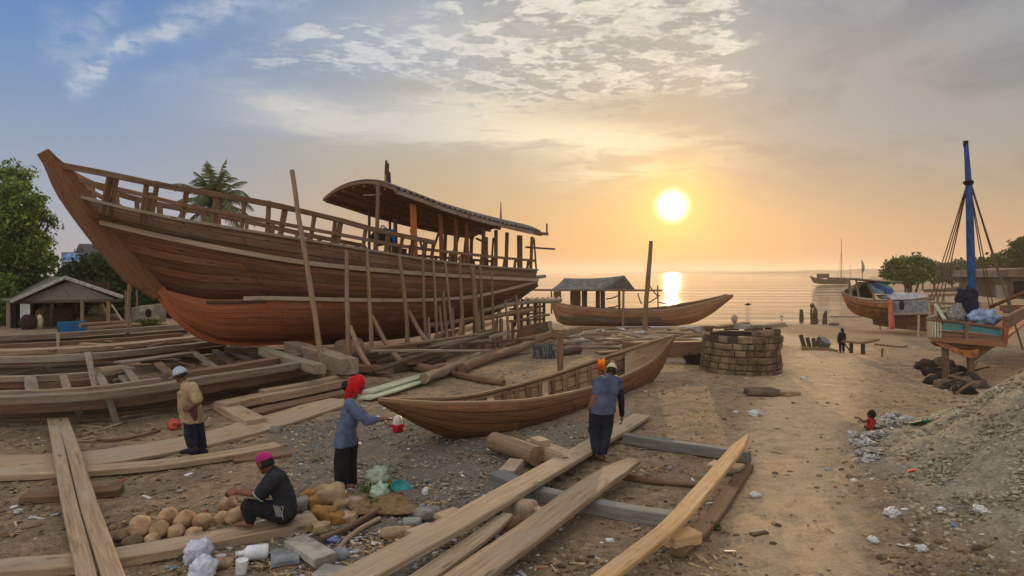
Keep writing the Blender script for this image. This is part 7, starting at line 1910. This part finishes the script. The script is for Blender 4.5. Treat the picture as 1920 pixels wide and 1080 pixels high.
# rubbish on the right by the child
RG = 'white plastic rags heaped by the child'
for i, (px, py, r_) in enumerate(((1601, 818, .10), (1612, 824, .12), (1623, 822, .11), (1636, 822, .13), (1652, 820, .12), (1662, 816, .10), (1628, 836, .12), (1640, 838, .09), (1612, 840, .10), (1604, 832, .10), (1618, 855, .11), (1640, 852, .13), (1634, 866, .12), (1612, 868, .09), (1656, 796, .14), (1668, 788, .15), (1682, 784, .14), (1692, 796, .12), (1702, 790, .11), (1676, 800, .12), (1650, 802, .12))):
    g_ = gp(px, py)
    o = MB().blob(g_ + V((0, 0, r_ * .3)), r_, r_ * .8, r_ * .42, random.random() * 6, .9, 3.6, 22, 14, smooth=False).build('plastic_rag', (plain('white_film', srgb(196, 194, 190), srgb(150, 150, 148), .5, 14, bump=.6), plain('grey_film', srgb(178, 172, 162), srgb(130, 124, 114), .5, 14, bump=.6), plain('dusty_film', srgb(190, 180, 164), srgb(140, 130, 116), .6, 14, bump=.6))[i % 3], origin=g_)
    tag(o, 'one of the whitish plastic rags heaped beside the small child', 'rag', RG)
timber('green plastic strip lying right of the child rubbish', [(1712, 793), (1738, 788)], .16, .03, .02, plain('green_plastic', srgb(28, 104, 72), srgb(20, 80, 58), .5, 6), 'plastic_strip', 'plastic strip', jit=.3)
timber('small bright red scrap on the soil mound', [(1702, 882), (1718, 879)], .05, .012, .02, plain('red_scrap', srgb(222, 62, 40), srgb(190, 46, 34), .6, 6), 'scrap', 'scrap', jit=.2)
for lab, px, py, r_ in (('white plastic tatter on the lower slope of the mound', 1672, 966, .09), ('small white scrap near the path at the bottom right', 1637, 1016, .06), ('cream pebble-like scrap lowest on the mound', 1727, 1032, .06), ('pale stone on the right of the mound', 1838, 960, .07), ('clear crushed bottle beside the path', 1416, 932, .07), ('white crumpled paper pair on the sand, left of the path', 1416, 780, .13), ('small white paper left of the crumpled pair', 1380, 775, .06), ('white scrap on the sand near the path head', 1507, 712, .10), ('pale fragment on the ground at the far left', 34, 962, .05)):
    bag(lab, px, py, r_, r_ * .8, r_ * .6, srgb(214, 212, 206), srgb(176, 174, 168), .45, 'white_scrap', 'scrap')
tag(leaves(MB(), [(gp(1335 + dx, 988, .03), .06) for dx in (-8, -3, 3, 8)], 40, .07, -.5).build('weed_tuft', LEAF_A, origin=gp(1335, 988)), 'small green weed tuft right of the square block', 'weed', kind=None)
blockrock('flat dark slab of rock on the sand before the brick ring', 1428, 740, .45, .28, .16, .1, plain('brown_slab_rock', srgb(110, 92, 72), srgb(80, 66, 54), .95, 3, bump=.5))
blockrock('low brown rock right of the flat dark slab', 1478, 742, .3, .2, .13, .1, SAND)
timber('dark bark sliver beside the path at the lower right', [(1408, 1000), (1438, 996)], .07, .02, 0, W_DARK, 'bark', 'bark', jit=.3)
# rubble and roots in the hollow under the mast boat
for i, (px, py, r_) in enumerate(((1735, 692, .35), (1750, 705, .32), (1765, 690, .4), (1778, 712, .34), (1792, 702, .36), (1806, 722, .3), (1820, 715, .3), (1745, 720, .25), (1770, 728, .28), (1790, 732, .3), (1812, 738, .25), (1835, 728, .26))):
    g_ = gp(px, py); tag(MB().blob(g_ + V((0, 0, r_ * .25)), r_, r_ * .8, r_ * .6, random.random() * 6, .45, 2.0, 14, 10).build('rubble_lump', (BLACK, plain('brown_rubble', srgb(112, 94, 74), srgb(76, 62, 50), .95, 4, bump=.6))[0 if i % 3 == 1 else 1] if i % 3 else plain('dark_rubble', srgb(70, 60, 50), srgb(46, 40, 34), .95, 4, bump=.6), origin=g_), 'one of the dark rubble lumps in the hollow below the turquoise boat', 'rubble', 'rubble lumps below the mast boat')
rs = random.Random(9)
for i in range(16):
    px, py = rs.uniform(1735, 1835), rs.uniform(695, 735); g_ = gp(px, py, .1); d_ = V((rs.uniform(-1, 1), rs.uniform(-.4, .4), rs.uniform(-.5, .7))).normalized() * rs.uniform(.25, .55)
    tag(MB().tube([g_ - d_, g_ + V((0, 0, .08)), g_ + d_], [.02, .035, .02], 6, jit=.4, step=.15).build('root', W_DARK if i % 2 else W_POLE, origin=g_), 'one of the tangled dead roots in the hollow below the turquoise boat', 'root', 'dead roots below the mast boat')
# jumble on the sand before the awning boat
rs = random.Random(4)
for i in range(34):
    px, py = rs.uniform(1045, 1330), rs.uniform(616, 650)
    if i < 8: px, py = rs.uniform(1060, 1215), rs.uniform(640, 664)
    g_ = gp(px, py, .08); a = rs.uniform(-.5, .5) if rs.random() < .75 else rs.uniform(0, 3); L = rs.uniform(.8, 2.2); d_ = V((math.cos(a), math.sin(a), rs.uniform(-.04, .12))) * L
    tag(MB().tube([g_ - d_, g_ + V((0, 0, rs.uniform(0, .15))), g_ + d_], [.06, .09, .05], 6, jit=.35, step=.5).build('driftwood_stick', (W_POLE, W_BROWN, W_GREY)[i % 3], origin=g_), 'one of the driftwood sticks jumbled before the awning boat', 'stick', 'driftwood sticks before the awning boat')
for i in range(26):
    px, py = rs.uniform(1040, 1320), rs.uniform(614, 650); g_ = gp(px, py); r_ = rs.uniform(.15, .5)
    tag(MB().blob(g_ + V((0, 0, r_ * .2)), r_ * 1.3, r_, r_ * .4, rs.random() * 6, .5, 2.0, 12, 9).build('refuse_lump', (GST, SAND, plain('pale_refuse', srgb(196, 190, 178), srgb(140, 134, 122), .8, 6, bump=.6))[i % 3], origin=g_), 'one of the pale refuse lumps strewn before the awning boat', 'refuse', 'refuse lumps before the awning boat')
for lab, a, b_, w_, mt in (('pale flat sheet on the refuse, right of the dark square post', (1095, 640), (1160, 634), 1.4, TARP_G), ('upturned pale little boat-shaped shell by the trough', (1038, 618), (1066, 612), 1.5, SAND), ('long grey plank over the refuse behind the canoe stern', (1140, 650), (1230, 640), .3, W_GREY), ('long brown plank behind the canoe stern, lower', (1120, 660), (1215, 652), .3, W_BROWN), ('whitish strip at the foot of the awning boat', (1170, 612), (1320, 612), .5, TARP_W)):
    timber(lab, [a, ((a[0] + b_[0]) / 2, (a[1] + b_[1]) / 2), b_], w_, .08 if 'shell' not in lab else .45, .05, mt, 'sheet' if 'sheet' in lab else 'plank' if 'plank' in lab else 'shell' if 'shell' in lab else 'strip', 'debris', jit=.25)
# chip heap of roots under the keel
rs = random.Random(12)
mb = MB()
g0 = gp(462, 652, 0)
for i in range(160):
    p = g0 + V((rs.gauss(0, .42), rs.gauss(0, .35), 0)); p.z = hgt(p.x, p.y) + max(0, .38 - (p - g0).length * .45) * rs.random()
    d_ = V((rs.uniform(-1, 1), rs.uniform(-1, 1), rs.uniform(-.3, .8))).normalized() * rs.uniform(.08, .22); mb.tube([p - d_, p, p + d_], [.012, .018, .01], 4)
tag(mb.build('twig_heap', W_PLANK, origin=g0), 'heap of pale twigs and bark under the orange forefoot', 'twig heap', kind='stuff')
for i, (px, py, r_) in enumerate(((560, 706, .22), (585, 712, .2), (600, 700, .25), (545, 712, .16), (575, 695, .2), (620, 706, .18), (700, 700, .16))):
    g_ = gp(px, py); tag(MB().blob(g_ + V((0, 0, r_ * .3)), r_ * 1.2, r_, r_ * .6, i, .5, 2, 12, 9).build('soil_heap', SAND if i % 2 else GST, origin=g_), 'one of the rubble lumps beside the tallest pole foot', 'rubble', 'rubble lumps by the tallest pole')

rs = random.Random(17)
for i in range(46):
    px, py = rs.uniform(0, 480), rs.uniform(632, 716)
    if py > 716 - px * .07: py -= 30
    g_ = gp(px, py, rs.uniform(.02, .25)); a = rs.uniform(-.7, .9) if rs.random() < .6 else rs.uniform(0, 3.1); L = rs.uniform(.25, .8)
    d_ = V((math.cos(a), math.sin(a), rs.uniform(-.15, .2))) * L
    tag(MB().beam([g_ - d_, g_ + d_], rs.uniform(.06, .2), rs.uniform(.03, .09), jit=.25, step=.25).build('offcut', (W_GREY, W_BROWN, W_DARK, W_PLANK)[i % 4], origin=g_), 'one of the short offcuts strewn among the left yard beams', 'offcut', 'offcuts among the left beams')
for i in range(22):
    px, py = rs.uniform(360, 480), rs.uniform(735, 800)
    if i > 10: px, py = rs.uniform(150, 330), rs.uniform(792, 832)
    g_ = gp(px, py, .01); a = rs.uniform(0, 3.1); d_ = V((math.cos(a), math.sin(a), 0)) * rs.uniform(.08, .3)
    tag(MB().beam([g_ - d_, g_ + d_ + V((0, 0, rs.uniform(0, .05)))], rs.uniform(.03, .1), .025, jit=.3, step=.1).build('offcut', (W_GREY, W_PLANK, W_PALE)[i % 3], origin=g_), 'one of the small offcuts on the rubble by the tan-shirted person', 'offcut', 'small offcuts on the rubble')
log_('thin dry branch on the rubble left of the orange-red bag', [(150, 818), (210, 826), (262, 818), (300, 806)], .025, .01, W_BROWN, 'branch', 'branch')
